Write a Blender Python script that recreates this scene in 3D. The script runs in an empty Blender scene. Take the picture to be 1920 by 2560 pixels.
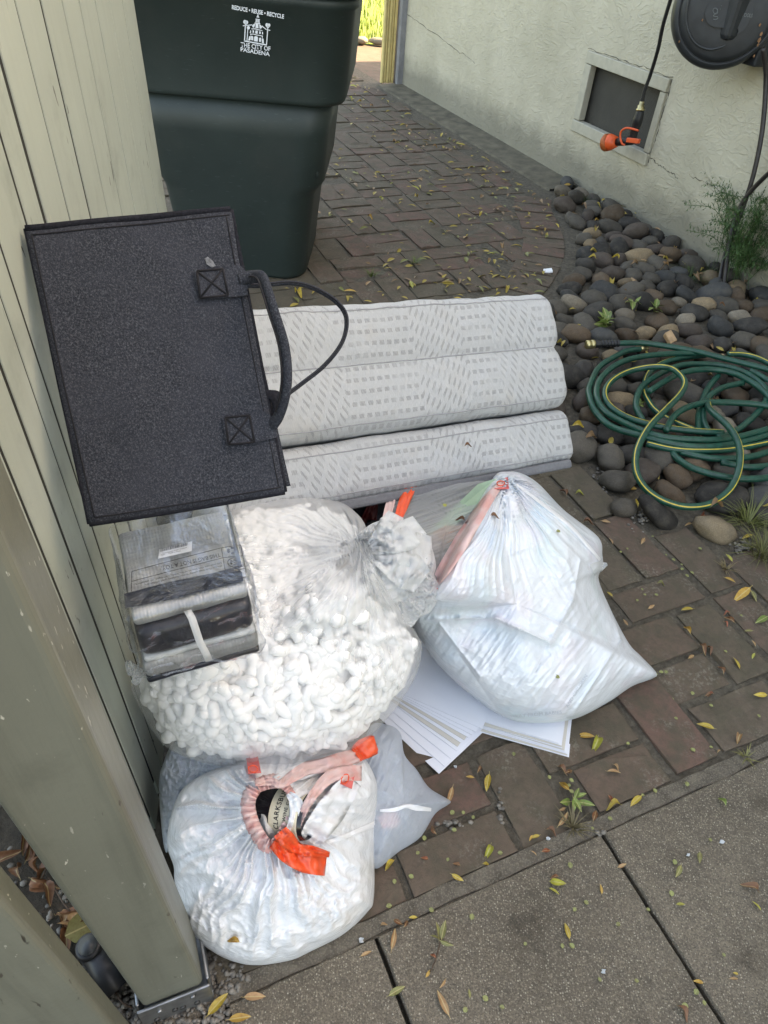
import bpy, bmesh, math, random
import numpy as np
from mathutils import Vector, Matrix

random.seed(7)
RNG = np.random.default_rng(11)
SC = bpy.context.scene
COL = SC.collection

# ------------------------------------------------------------------ camera
HC = 1.4                                   # the phone is held 1.4 m above the paving
F_PX = 1785.0                              # focal length for a 1920 x 2560 picture
NV = np.array([-175.0, 1975.0, F_PX]); NV /= np.linalg.norm(NV)      # straight down, in camera axes
FW = np.array([0, 0, 1.0]) - NV * NV[2]; FW /= np.linalg.norm(FW)
RT = np.cross(FW, -NV)
if RT[0] < 0: RT = -RT
O3 = np.array([0.0, 0.0, HC])
cam_data = bpy.data.cameras.new('camera'); cam = bpy.data.objects.new('camera', cam_data); COL.objects.link(cam)
Rm = np.array([RT, FW, -NV]) @ np.diag([1, -1, -1])
M4 = Matrix([list(Rm[i]) + [O3[i]] for i in range(3)] + [[0, 0, 0, 1]])
cam.matrix_world = M4
cam_data.sensor_fit = 'VERTICAL'; cam_data.sensor_height = 24.0; cam_data.lens = 24.0 * F_PX / 2560.0
cam_data.clip_start = 0.02; cam_data.clip_end = 300.0
SC.camera = cam
SC.render.resolution_x = 768; SC.render.resolution_y = 1024

# directions of the house wall (W, away from the camera) and across the path (E)
W = np.array([-.45, .893, 0.0]); W /= np.linalg.norm(W)
E = np.array([W[1], -W[0], 0.0])
UP = np.array([0, 0, 1.0])

# ------------------------------------------------------------------ sky and sun
SUN_EL = math.radians(38)
sun_h = E * math.cos(math.radians(11)) - W * math.sin(math.radians(11))      # horizontal direction towards the sun
sun_dir = sun_h * math.cos(SUN_EL) + UP * math.sin(SUN_EL)
world = bpy.data.worlds.new('World'); SC.world = world; world.use_nodes = True
wn = world.node_tree.nodes; wl = world.node_tree.links
sky = wn.new('ShaderNodeTexSky'); sky.sky_type = 'NISHITA'; sky.sun_disc = False
sky.sun_elevation = SUN_EL; sky.sun_rotation = math.atan2(sun_h[0], sun_h[1])
sky.air_density = 1.0; sky.dust_density = 3.0; sky.ozone_density = 0.6
wl.new(sky.outputs[0], wn['Background'].inputs[0]); wn['Background'].inputs[1].default_value = 0.15
sd = bpy.data.lights.new('sun', 'SUN'); sd.energy = 5.0; sd.angle = math.radians(0.5); sd.color = (1.0, 0.90, 0.72)
sun = bpy.data.objects.new('sun', sd); COL.objects.link(sun)
sun.rotation_euler = Vector(sun_dir).to_track_quat('Z', 'Y').to_euler(); sun.location = (4, 3, 12)
vs = SC.view_settings
vs.view_transform = 'Standard'; vs.look = 'None'; vs.gamma = 1.0; vs.use_curve_mapping = False
vs.exposure = 2.6
try:
    vs.use_white_balance = True; vs.white_balance_temperature = 9000; vs.white_balance_tint = 10
except Exception:
    pass
SC.cycles.use_denoising = True
SC.cycles.max_bounces = 10; SC.cycles.transparent_max_bounces = 16; SC.cycles.diffuse_bounces = 4
SC.cycles.caustics_reflective = False; SC.cycles.caustics_refractive = False

# ------------------------------------------------------------------ measuring helpers
def ray(u, v):
    d = np.array([u - 960.0, v - 1280.0, F_PX]); return np.array([d @ RT, d @ FW, -(d @ NV)])
def rayn(u, v):
    r = ray(u, v); return r / np.linalg.norm(r)
def P(u, v, z=0.0):
    r = ray(u, v); return O3 + r * ((z - HC) / r[2])
def onplane(u, v, p0, nn):
    r = ray(u, v); return O3 + r * (((p0 - O3) @ nn) / (r @ nn))
def PD(u, v, D): return O3 + rayn(u, v) * D
def proj(p):
    d = np.asarray(p, float) - O3; c = d[..., 0:1] * RT + d[..., 1:2] * FW - d[..., 2:3] * NV
    return np.stack([960 + F_PX * c[..., 0] / c[..., 2], 1280 + F_PX * c[..., 1] / c[..., 2]], -1)
def EW(e, w, z=0.0): return E * e + W * w + UP * z
def unit(v): v = np.asarray(v, float); return v / np.linalg.norm(v)

# numpy gradient noise
_perm = RNG.permutation(256); _perm = np.concatenate([_perm, _perm, _perm])
_grad = RNG.normal(size=(256, 3)); _grad /= np.linalg.norm(_grad, axis=1)[:, None]
def noise3(p):
    p = np.asarray(p, float); i = np.floor(p).astype(int); f = p - i; i &= 255
    u = f * f * f * (f * (f * 6 - 15) + 10); out = 0
    for dx in (0, 1):
        for dy in (0, 1):
            for dz in (0, 1):
                h = _perm[_perm[_perm[(i[..., 0] + dx) & 255] + ((i[..., 1] + dy) & 255)] + ((i[..., 2] + dz) & 255)]
                g = _grad[h]; d = f - np.array([dx, dy, dz])
                wgt = (u[..., 0] if dx else 1 - u[..., 0]) * (u[..., 1] if dy else 1 - u[..., 1]) * (u[..., 2] if dz else 1 - u[..., 2])
                out = out + wgt * (g * d).sum(-1)
    return out * 1.6
def fbm(p, oct=4):
    a, s, o = 1.0, 0.0, 0.0
    p = np.asarray(p, float)
    for k in range(oct):
        o = o + a * noise3(p * 2 ** k + 17.3 * k); s += a; a *= .5
    return o / s
def ridge(p, oct=3):
    a, s, o = 1.0, 0.0, 0.0
    p = np.asarray(p, float)
    for k in range(oct):
        o = o + a * (1 - np.minimum(1, np.abs(noise3(p * 2 ** k + 9.1 * k)) * 2.2)); s += a; a *= .55
    return o / s

# ------------------------------------------------------------------ object helpers
def tag(o, label=None, cat=None, group=None, kind=None):
    if label: o['label'] = label
    if cat: o['category'] = cat
    if group: o['group'] = group
    if kind: o['kind'] = kind
    return o
def link(o, parent=None):
    COL.objects.link(o)
    if parent is not None:
        o.parent = parent; o.matrix_parent_inverse = parent.matrix_world.inverted()
    return o
def empty(name, loc=(0, 0, 0), label=None, cat=None, group=None):
    o = bpy.data.objects.new(name, None); o.location = Vector(loc); COL.objects.link(o)
    o.matrix_world = Matrix.Translation(Vector(loc)); o.empty_display_size = .05
    return tag(o, label, cat, group)
def mesh_data(name, verts, faces, mats=None, smooth=True, midx=None):
    me = bpy.data.meshes.new(name)
    me.from_pydata([tuple(map(float, v)) for v in verts], [], [tuple(int(i) for i in f) for f in faces]); 
    if mats is not None:
        for m in (mats if isinstance(mats, (list, tuple)) else [mats]): me.materials.append(m)
    if midx is not None: me.polygons.foreach_set('material_index', np.asarray(midx, np.int32))
    if smooth: me.polygons.foreach_set('use_smooth', np.ones(len(me.polygons), bool))
    me.update(); return me
def mobj(name, verts, faces, mats=None, parent=None, smooth=True, midx=None):
    return link(bpy.data.objects.new(name, mesh_data(name, verts, faces, mats, smooth, midx)), parent)
def fast_mesh(name, V, Q, mats, parent=None, smooth=True, midx=None):
    """V (n,3), Q (m,4) arrays"""
    me = bpy.data.meshes.new(name); V = np.asarray(V, np.float32); Q = np.asarray(Q, np.int32); k = Q.shape[1]
    me.vertices.add(len(V)); me.vertices.foreach_set('co', V.ravel())
    me.loops.add(Q.size); me.loops.foreach_set('vertex_index', Q.ravel())
    me.polygons.add(len(Q)); me.polygons.foreach_set('loop_start', np.arange(len(Q), dtype=np.int32) * k)
    try: me.polygons.foreach_set('loop_total', np.full(len(Q), k, np.int32))
    except Exception: pass
    for m in (mats if isinstance(mats, (list, tuple)) else [mats]): me.materials.append(m)
    if midx is not None: me.polygons.foreach_set('material_index', np.asarray(midx, np.int32))
    me.polygons.foreach_set('use_smooth', np.full(len(Q), smooth, bool))
    me.update(calc_edges=True); me.validate()
    return link(bpy.data.objects.new(name, me), parent)
def bm_mesh(name, bm, mats, smooth=False):
    me = bpy.data.meshes.new(name); bm.to_mesh(me); bm.free()
    for m in (mats if isinstance(mats, (list, tuple)) else [mats]): me.materials.append(m)
    if smooth: me.polygons.foreach_set('use_smooth', np.ones(len(me.polygons), bool))
    return me
def box_bm(bm, c, ax, ay, az, hx, hy, hz, bevel=0.0, seg=2):
    """an oriented box: centre, three unit axes, half sizes"""
    c, ax, ay, az = (np.asarray(q, float) for q in (c, ax, ay, az))
    vs_ = [bm.verts.new(c + ax * hx * sx + ay * hy * sy + az * hz * sz) for sx in (-1, 1) for sy in (-1, 1) for sz in (-1, 1)]
    idx = [(0, 1, 3, 2), (4, 6, 7, 5), (0, 4, 5, 1), (2, 3, 7, 6), (0, 2, 6, 4), (1, 5, 7, 3)]
    fs = [bm.faces.new([vs_[i] for i in f]) for f in idx]
    bmesh.ops.recalc_face_normals(bm, faces=fs)
    if bevel > 0:
        es = list({e for f in fs for e in f.edges})
        bmesh.ops.bevel(bm, geom=es, offset=bevel, segments=seg, affect='EDGES', profile=.5)
def box(name, c, ax, ay, az, hx, hy, hz, mat, parent=None, bevel=0.0, seg=2, smooth=False):
    bm = bmesh.new(); box_bm(bm, c, ax, ay, az, hx, hy, hz, bevel, seg)
    return link(bpy.data.objects.new(name, bm_mesh(name, bm, mat, smooth)), parent)
def catmull(pts, n=8):
    pts = [np.asarray(p, float) for p in pts]; q = [2 * pts[0] - pts[1]] + pts + [2 * pts[-1] - pts[-2]]; out = []
    for i in range(1, len(q) - 2):
        a, b, c, d = q[i - 1], q[i], q[i + 1], q[i + 2]
        for k in range(n):
            t = k / n
            out.append(.5 * ((2 * b) + (-a + c) * t + (2 * a - 5 * b + 4 * c - d) * t * t + (-a + 3 * b - 3 * c + d) * t ** 3))
    out.append(pts[-1]); return np.array(out)
def tube_geo(path, r, ns=10, cap=True, up0=None, flat=None):
    """returns V, Q(list), ring index per face side; r scalar or array; flat=(a,b) makes an elliptic section"""
    path = np.asarray(path, float); n = len(path); rr = np.full(n, r) if np.isscalar(r) else np.asarray(r)
    T = np.gradient(path, axis=0); T /= np.linalg.norm(T, axis=1)[:, None] + 1e-9
    u = np.asarray(up0 if up0 is not None else (0.01, 0.02, 1.0), float)
    V = []
    for i in range(n):
        u = u - T[i] * (u @ T[i]); nu = np.linalg.norm(u)
        if nu < 1e-6: u = np.array([1., 0, 0]) - T[i] * T[i][0]; nu = np.linalg.norm(u)
        u = u / nu; b = np.cross(T[i], u)
        for k in range(ns):
            a = 2 * math.pi * k / ns
            ca, sa = (math.cos(a), math.sin(a)) if flat is None else (math.cos(a) * flat[0], math.sin(a) * flat[1])
            V.append(path[i] + (u * ca + b * sa) * rr[i])
    F, side = [], []
    for i in range(n - 1):
        for k in range(ns):
            F.append((i * ns + k, i * ns + (k + 1) % ns, (i + 1) * ns + (k + 1) % ns, (i + 1) * ns + k)); side.append(k)
    if cap:
        F.append(tuple(range(ns))[::-1]); side.append(-1); F.append(tuple((n - 1) * ns + k for k in range(ns))); side.append(-1)
    return V, F, side
def tube(name, path, r, mat, parent=None, ns=10, **k):
    V, F, s = tube_geo(path, r, ns, **k); return mobj(name, V, F, mat, parent)
def strip_geo(A, B):
    """a quad strip between two polylines"""
    n = len(A); V = [*A, *B]; return V, [(i, i + 1, n + i + 1, n + i) for i in range(n - 1)]
def solid(o, t, off=0):
    m = o.modifiers.new('thickness', 'SOLIDIFY'); m.thickness = t; m.offset = off; return o

# ------------------------------------------------------------------ material helpers
class NT:
    def __init__(s, name):
        s.m = bpy.data.materials.new(name); s.m.use_nodes = True; s.t = s.m.node_tree; s.n = s.t.nodes; s.l = s.t.links
        s.b = s.n['Principled BSDF']; s.out = s.n['Material Output']
    def add(s, typ, **kw):
        x = s.n.new(typ)
        for k, v in kw.items():
            if k.startswith('i_'):
                key = k[2:]; key = int(key) if key.isdigit() else key.replace('_', ' ')
                sock = x.inputs[key]
                if hasattr(v, 'is_output') or isinstance(v, bpy.types.NodeSocket): s.l.new(v, sock)
                else: sock.default_value = v
            else: setattr(x, k, v)
        return x
    def coord(s, which='Object'): return s.add('ShaderNodeTexCoord').outputs[which]
    def pos(s): return s.add('ShaderNodeNewGeometry').outputs['Position']
    def noise(s, vec, scale, detail=4, rough=.55, dist=0.0):
        x = s.add('ShaderNodeTexNoise', i_Scale=scale, i_Detail=detail, i_Roughness=rough, i_Distortion=dist); s.l.new(vec, x.inputs['Vector']); return x.outputs['Fac']
    def voro(s, vec, scale, feature='F1', out='Distance', rnd=1.0):
        x = s.add('ShaderNodeTexVoronoi', feature=feature, i_Scale=scale, i_Randomness=rnd); s.l.new(vec, x.inputs['Vector']); return x.outputs[out]
    def ramp(s, fac, stops):
        x = s.add('ShaderNodeValToRGB'); s.l.new(fac, x.inputs[0]); e = x.color_ramp.elements
        while len(e) < len(stops): e.new(.5)
        for q, (p, c) in zip(e, stops): q.position = p; q.color = (*c, 1) if len(c) == 3 else c
        return x.outputs[0]
    def mix(s, fac, a, b, blend='MIX'):
        x = s.add('ShaderNodeMix', data_type='RGBA', blend_type=blend)
        for sock, v in ((x.inputs[0], fac), (x.inputs[6], a), (x.inputs[7], b)):
            if isinstance(v, bpy.types.NodeSocket): s.l.new(v, sock)
            elif isinstance(v, (int, float)): sock.default_value = v if sock.type == 'VALUE' else (v, v, v, 1)
            else: sock.default_value = (*v, 1)
        return x.outputs[2]
    def math(s, op, a, b=None, c=None, clamp=False):
        x = s.add('ShaderNodeMath', operation=op, use_clamp=clamp)
        for i, v in enumerate((a, b, c)):
            if v is None: continue
            if isinstance(v, bpy.types.NodeSocket): s.l.new(v, x.inputs[i])
            else: x.inputs[i].default_value = v
        return x.outputs[0]
    def map(s, vec, scale=(1, 1, 1), rot=(0, 0, 0), loc=(0, 0, 0)):
        x = s.add('ShaderNodeMapping'); s.l.new(vec, x.inputs[0]); x.inputs['Scale'].default_value = scale; x.inputs['Rotation'].default_value = rot; x.inputs['Location'].default_value = loc
        return x.outputs[0]
    def sep(s, vec):
        x = s.add('ShaderNodeSeparateXYZ'); s.l.new(vec, x.inputs[0]); return x.outputs
    def bump(s, h, strength=.4, dist=.004, normal=None):
        x = s.add('ShaderNodeBump', i_Strength=strength, i_Distance=dist); s.l.new(h, x.inputs['Height'])
        if normal is not None: s.l.new(normal, x.inputs['Normal'])
        return x.outputs[0]
    def set(s, **kw):
        for k, v in kw.items():
            sock = s.b.inputs[k.replace('_', ' ')]
            if isinstance(v, bpy.types.NodeSocket): s.l.new(v, sock)
            elif isinstance(v, tuple) and len(v) == 3 and sock.type == 'RGBA': sock.default_value = (*v, 1)
            else: sock.default_value = v
        return s
    def objcol(s): return s.add('ShaderNodeObjectInfo').outputs['Color']
    def objrnd(s): return s.add('ShaderNodeObjectInfo').outputs['Random']

MAT = {}
def m_plain(name, col, rough=.5, var=.15, scale=30, bumpd=0.0, metal=0.0, spec=.5):
    t = NT(name); p = t.pos(); n = t.noise(p, scale)
    dark = tuple(c * (1 - var) for c in col); lite = tuple(min(1, c * (1 + var)) for c in col)
    t.set(Base_Color=t.ramp(n, [(.3, dark), (.7, lite)]), Roughness=rough, Metallic=metal, Specular_IOR_Level=spec)
    if bumpd: t.set(Normal=t.bump(t.noise(p, scale * 3), .5, bumpd))
    MAT[name] = t.m; return t.m

def build_materials():
    # speckled concrete slabs: small pale stones in a brown grey matrix
    t = NT('exposed_aggregate'); p = t.pos()
    v1 = t.voro(p, 250); v2 = t.voro(p, 120); cell = t.add('ShaderNodeTexVoronoi', feature='F1', i_Scale=250); t.l.new(p, cell.inputs['Vector'])
    stone = t.ramp(v1, [(.22, (1, 1, 1)), (.40, (0, 0, 0))])
    pick = t.ramp(t.sep(cell.outputs['Color'])[0], [(.5, (0, 0, 0)), (.75, (1, 1, 1))])
    big = t.noise(p, 3.2, 5, .6); mid = t.noise(p, 26, 5, .65)
    base = t.mix(t.ramp(big, [(.35, (0, 0, 0)), (.68, (1, 1, 1))]), (.110, .090, .066), (.186, .154, .115))
    base = t.mix(t.ramp(mid, [(.4, (0, 0, 0)), (.7, (.6, .6, .6))]), base, (.062, .054, .043))
    base = t.mix(t.ramp(t.noise(p, 330, 3, .7), [(.35, (.75, .75, .75)), (.55, (0, 0, 0))]), base, (.052, .044, .032))
    base = t.mix(t.ramp(t.noise(p, 280, 2, .6), [(.52, (0, 0, 0)), (.7, (.7, .7, .7))]), base, (.26, .220, .168))
    col = t.mix(t.mix(1.0, stone, pick, 'MULTIPLY'), base, t.mix(t.sep(cell.outputs['Color'])[1], (.24, .205, .15), (.40, .36, .285)))
    stain = t.ramp(t.noise(p, 7.5, 3, .5), [(.26, (.45, .43, .40)), (.40, (1, 1, 1))])
    col = t.mix(.75, col, t.mix(1.0, col, stain, 'MULTIPLY'))
    t.set(Base_Color=col, Roughness=.85, Normal=t.bump(t.mix(.5, stone, t.noise(p, 400, 2)), .7, .003)); MAT['aggregate'] = t.m
    # bricks: every brick its own tone, moss and pale mortar smears
    t = NT('old_brick'); p = t.pos(); r = t.objrnd()
    tone = t.ramp(r, [(0, (.114, .083, .060)), (.3, (.134, .090, .066)), (.5, (.104, .083, .057)), (.7, (.146, .080, .062)), (.86, (.120, .094, .068)), (1, (.134, .074, .058))])
    n1 = t.noise(p, 14, 6, .65); n2 = t.noise(p, 70, 5, .7)
    col = t.mix(t.ramp(n1, [(.42, (0, 0, 0)), (.62, (.8, .8, .8))]), tone, (.078, .068, .045))
    col = t.mix(t.ramp(n2, [(.45, (0, 0, 0)), (.8, (.7, .7, .7))]), col, (.060, .048, .037))
    smear = t.math('MULTIPLY', t.ramp(t.noise(p, 9, 3, .5), [(.52, (0, 0, 0)), (.66, (1, 1, 1))]), t.ramp(t.noise(p, 120, 4, .75), [(.5, (0, 0, 0)), (.64, (1, 1, 1))]))
    col = t.mix(t.math('MULTIPLY', smear, .6), col, (.24, .22, .18))
    t.set(Base_Color=col, Roughness=.9, Normal=t.bump(t.mix(.4, n2, t.noise(p, 260, 3, .7)), .8, .005)); MAT['brick'] = t.m
    # joint mortar and dirt
    t = NT('joint_dirt'); p = t.pos(); n = t.noise(p, 60, 6, .7)
    t.set(Base_Color=t.ramp(n, [(.3, (.054, .045, .033)), (.5, (.098, .083, .062)), (.75, (.17, .148, .115))]), Roughness=.95, Normal=t.bump(t.noise(p, 220, 4, .7), 1, .006)); MAT['joint'] = t.m
    t = NT('mortar_strip'); p = t.pos(); n = t.noise(p, 30, 6, .7); g = t.voro(p, 260)
    t.set(Base_Color=t.mix(t.ramp(g, [(.2, (.5, .5, .5)), (.5, (0, 0, 0))]), t.ramp(n, [(.3, (.062, .052, .040)), (.7, (.17, .145, .112))]), (.25, .22, .175)), Roughness=.95, Normal=t.bump(t.mix(.5, n, t.noise(p, 300, 3)), 1, .008)); MAT['mortar'] = t.m
    t = NT('garden_soil'); p = t.pos(); n = t.noise(p, 40, 6, .7)
    t.set(Base_Color=t.ramp(n, [(.3, (.024, .019, .013)), (.55, (.066, .051, .036)), (.8, (.13, .105, .075))]), Roughness=.95, Normal=t.bump(t.noise(p, 160, 5, .7), 1, .012)); MAT['soil'] = t.m
    # stucco: cream paint, trowel relief, grey dirt splashed along the base
    t = NT('painted_stucco'); p = t.pos(); z = t.sep(p)[2]
    big = t.noise(p, 5, 5, .55, .6); mid = t.noise(p, 22, 5, .6, .4); fin = t.noise(p, 120, 3, .6)
    col = t.mix(t.ramp(t.noise(p, 2.2, 4), [(.35, (0, 0, 0)), (.7, (1, 1, 1))]), (.44, .405, .310), (.56, .518, .41))
    col = t.mix(t.ramp(mid, [(.28, (.8, .8, .8)), (.42, (0, 0, 0))]), col, (.45, .415, .325))
    low = t.math('SUBTRACT', 1.0, t.math('DIVIDE', t.math('ADD', z, t.math('MULTIPLY', t.noise(p, 6, 5, .6), -.22)), .16), clamp=True)
    col = t.mix(t.math('MULTIPLY', low, .75), col, (.17, .16, .125))
    sp = t.math('MULTIPLY', t.ramp(t.noise(p, 46, 4, .7), [(.63, (0, 0, 0)), (.70, (1, 1, 1))]), t.ramp(z, [(.0, (1, 1, 1)), (.5, (0, 0, 0))]))
    col = t.mix(t.math('MULTIPLY', sp, .7), col, (.14, .13, .12))
    tro = t.ramp(t.noise(t.map(p, (1, 1, 1.5)), 11, 3, .5, 1.6), [(.44, (0, 0, 0)), (.50, (1, 1, 1)), (.58, (.35, .35, .35))])
    h = t.math('ADD', t.math('MULTIPLY', big, .8), t.math('ADD', t.math('MULTIPLY', tro, .13), t.math('MULTIPLY', t.mix(.3, mid, fin), .30)))
    t.set(Base_Color=col, Roughness=.75, Normal=t.bump(h, .65, .024)); MAT['stucco'] = t.m
    # painted timber (grey green), worn with chips and scuffs
    for nm, c in (('fence_paint', (.405, .445, .395)), ('post_paint', (.165, .17, .137))):
        t = NT(nm); p = t.pos(); g = t.noise(t.map(p, (60, 60, 3)), 1.0, 4, .6)
        n = t.noise(p, 6, 4); col = t.mix(n, tuple(x * .88 for x in c), tuple(x * 1.12 for x in c))
        col = t.mix(t.ramp(t.noise(p, 9, 5, .65), [(.55, (0, 0, 0)), (.72, (.55, .55, .55))]), col, tuple(x * .62 for x in c))
        chip = t.math('MULTIPLY', t.ramp(t.noise(t.map(p, (1, 1, .35)), 160, 2, .5), [(.70, (0, 0, 0)), (.73, (1, 1, 1))]), t.ramp(t.noise(p, 5, 2), [(.48, (0, 0, 0)), (.6, (1, 1, 1))]))
        col = t.mix(chip, col, (.62, .60, .52) if nm == 'post_paint' else (.5, .49, .42))
        dk = t.math('MULTIPLY', t.ramp(t.noise(t.map(p, (1, 1, .25)), 90, 2, .5, .5), [(.69, (0, 0, 0)), (.72, (1, 1, 1))]), t.ramp(t.noise(p, 7, 2), [(.5, (0, 0, 0)), (.6, (1, 1, 1))]))
        col = t.mix(dk, col, (.05, .045, .035))
        strk = t.ramp(t.noise(t.map(p, (24, 24, 1.3)), 1.0, 5, .7), [(.5, (0, 0, 0)), (.72, (1, 1, 1))])
        col = t.mix(t.math('MULTIPLY', strk, .45 if nm == 'post_paint' else .18), col, tuple(x * .5 for x in c))
        t.set(Base_Color=col, Roughness=.42, Normal=t.bump(t.mix(.4, g, t.noise(p, 45, 4, .6)), .45, .003)); MAT[nm] = t.m
    m_plain('groove_shade', (.022, .022, .018), .9, .3)  # near black, the shade inside board gaps put into a colour
    m_plain('galvanised', (.27, .28, .29), .42, .25, 40, .001, .85)
    m_plain('dark_steel', (.06, .06, .06), .5, .3, 40, 0, .6)
    # river stones: colour per stone
    t = NT('river_stone'); p = t.coord(); oc = t.objcol(); n = t.noise(t.pos(), 60, 5, .65)
    sp = t.ramp(t.noise(t.pos(), 420, 2, .6), [(.45, (.75, .75, .75)), (.62, (1.25, 1.25, 1.25))])
    col = t.mix(t.ramp(n, [(.35, (0, 0, 0)), (.7, (.5, .5, .5))]), oc, t.mix(1.0, oc, (.62, .60, .58), 'MULTIPLY'))
    col = t.mix(.6, col, t.mix(1.0, col, sp, 'MULTIPLY'))
    dst = t.math('MULTIPLY', t.ramp(t.noise(t.pos(), 28, 5, .65), [(.45, (0, 0, 0)), (.7, (1, 1, 1))]), .45)
    col = t.mix(dst, col, (.115, .102, .083))
    t.set(Base_Color=col, Roughness=.8, Specular_IOR_Level=.25, Normal=t.bump(t.mix(.5, n, t.noise(t.pos(), 320, 3)), .35, .004)); MAT['stone'] = t.m
    # leaves: colour per leaf, paler mid rib
    t = NT('fallen_leaf'); oc = t.objcol(); n = t.noise(t.pos(), 130, 4, .6); x = t.sep(t.coord())[1]
    rib = t.math('LESS_THAN', t.math('ABSOLUTE', x), .02)
    col = t.mix(t.ramp(n, [(.45, (0, 0, 0)), (.75, (.8, .8, .8))]), oc, t.mix(1.0, oc, (.6, .42, .25), 'MULTIPLY'))
    col = t.mix(t.math('MULTIPLY', rib, .5), col, (.5, .42, .2))
    t.set(Base_Color=col, Roughness=.5, Normal=t.bump(n, .2, .002)); MAT['leaf'] = t.m
    t = NT('green_foliage'); n = t.noise(t.pos(), 40, 3); oc = t.objcol()
    t.set(Base_Color=t.mix(n, t.mix(1.0, oc, (.6, .6, .5), 'MULTIPLY'), oc), Roughness=.55); MAT['foliage'] = t.m
    t = NT('sunny_grass'); n = t.noise(t.pos(), 14, 4)
    t.set(Base_Color=t.ramp(n, [(.3, (.09, .14, .010)), (.7, (.17, .22, .02))]), Roughness=.6); MAT['grass'] = t.m
    # felt: flecked dark wool
    t = NT('grey_felt'); p = t.coord('Object'); n = t.noise(p, 420, 3, .8); n2 = t.noise(p, 14, 4); f = t.noise(t.map(p, (900, 900, 160)), 1, 2, .6)
    col = t.ramp(t.mix(.35, n, f), [(.36, (.016, .018, .025)), (.5, (.032, .036, .046)), (.64, (.092, .098, .118))])
    col = t.mix(t.ramp(n2, [(.4, (0, 0, 0)), (.7, (.45, .45, .45))]), col, (.05, .054, .07))
    t.set(Base_Color=col, Roughness=.95, Specular_IOR_Level=.15, Normal=t.bump(n, .6, .002)); MAT['felt'] = t.m
    m_plain('felt_edge', (.017, .018, .024), .95, .4, 300, .001, 0, .1)
    m_plain('thread', (.006, .006, .010), .9, .2, 100)
    m_plain('chalk_smudge', (.16, .17, .19), .95, .6, 200)
    # plastic of the wheeled cart
    t = NT('dark_green_plastic'); p = t.pos(); n = t.noise(p, 5, 5, .6); s = t.noise(t.map(p, (30, 30, 160), (0, .5, .3)), 1, 2, .5)
    col = t.ramp(n, [(.3, (.0175, .029, .028)), (.7, (.025, .039, .037))])
    col = t.mix(t.math('MULTIPLY', t.ramp(s, [(.66, (0, 0, 0)), (.76, (1, 1, 1))]), .35), col, (.08, .11, .11))
    col = t.mix(t.math('MULTIPLY', t.ramp(t.noise(p, 3.5, 6, .7), [(.5, (0, 0, 0)), (.75, (1, 1, 1))]), .35), col, (.055, .06, .055))
    t.set(Base_Color=col, Roughness=.48, Normal=t.bump(t.noise(p, 300, 2), .12, .001)); MAT['cart'] = t.m
    m_plain('white_print', (.72, .76, .80), .6, .06, 60)
    m_plain('black_rubber', (.012, .012, .014), .45, .3, 60)
    m_plain('reel_plastic', (.018, .021, .024), .5, .3, 20, .0006)
    m_plain('reel_raised', (.030, .034, .037), .4, .2, 20)
    m_plain('reel_print', (.13, .14, .14), .6, .1, 20)
    m_plain('hose_green', (.006, .062, .042), .34, .3, 60, .0006)
    m_plain('hose_stripe', (.62, .46, .06), .4, .12, 60)
    m_plain('brass', (.55, .47, .25), .3, .15, 60, 0, .9)
    m_plain('orange_plastic', (.80, .11, .03), .4, .08, 40)
    m_plain('vent_paint', (.44, .415, .335), .6, .10, 25, .001)
    t = NT('wire_screen'); p = t.pos(); c = t.coord('Object'); sx = t.sep(c)
    gx = t.math('LESS_THAN', t.math('FRACT', t.math('MULTIPLY', sx[0], 190)), .28); gz = t.math('LESS_THAN', t.math('FRACT', t.math('MULTIPLY', sx[2], 190)), .28)
    g = t.math('MAXIMUM', gx, gz)
    t.set(Base_Color=t.mix(g, (.010, .010, .009), t.mix(t.noise(p, 8, 3), (.045, .042, .036), (.13, .12, .10))), Roughness=.7, Normal=t.bump(g, .5, .001)); MAT['screen'] = t.m
    m_plain('footing', (.112, .098, .070), .9, .4, 12, .004)
    m_plain('pea_gravel', (.16, .145, .125), .7, .55, 45, .001)
    m_plain('bounce_lit_yellow', (.62, .50, .22), .5, .15, 14)  # yellow of the jamb, with warm light bounced off the lawn mixed in
    m_plain('trim_grey', (.22, .22, .23), .6, .2, 14)
    m_plain('twig', (.07, .045, .03), .85, .4, 80)
    m_plain('cut_wood', (.42, .27, .15), .8, .25, 60, .001)
    m_plain('paper', (.78, .80, .86), .7, .02, 10)
    m_plain('paper_cream', (.62, .59, .53), .7, .04, 10)
    m_plain('white_card', (.80, .81, .84), .5, .03, 20)
    m_plain('orange_ribbon', (.82, .10, .035), .30, .10, 20)
    m_plain('pink_mark', (.70, .15, .14), .4, .1, 30)
    m_plain('black_ink', (.008, .008, .012), .5, .2, 30)
    m_plain('cream_label', (.66, .60, .45), .6, .05, 30)
    m_plain('soft_tissue', (.62, .62, .60), .9, .1, 120, .003)
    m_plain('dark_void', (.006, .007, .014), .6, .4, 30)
    m_plain('red_thing', (.10, .008, .008), .5, .3, 20)
    m_plain('piping', (.33, .335, .35), .8, .1, 100); m_plain('grey_fabric', (.15, .155, .17), .9, .12, 150, .001)
    t = NT('bottle_glass'); t.set(Base_Color=(.010, .008, .010), Roughness=.08, Specular_IOR_Level=.6); MAT['bottle'] = t.m
    # peanuts
    t = NT('white_foam'); p = t.pos(); t.set(Base_Color=(.82, .825, .825), Roughness=.6, Normal=t.bump(t.noise(p, 500, 2), .15, .001), Subsurface_Weight=.2, Subsurface_Radius=(.01, .01, .01)); MAT['foam'] = t.m
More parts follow.
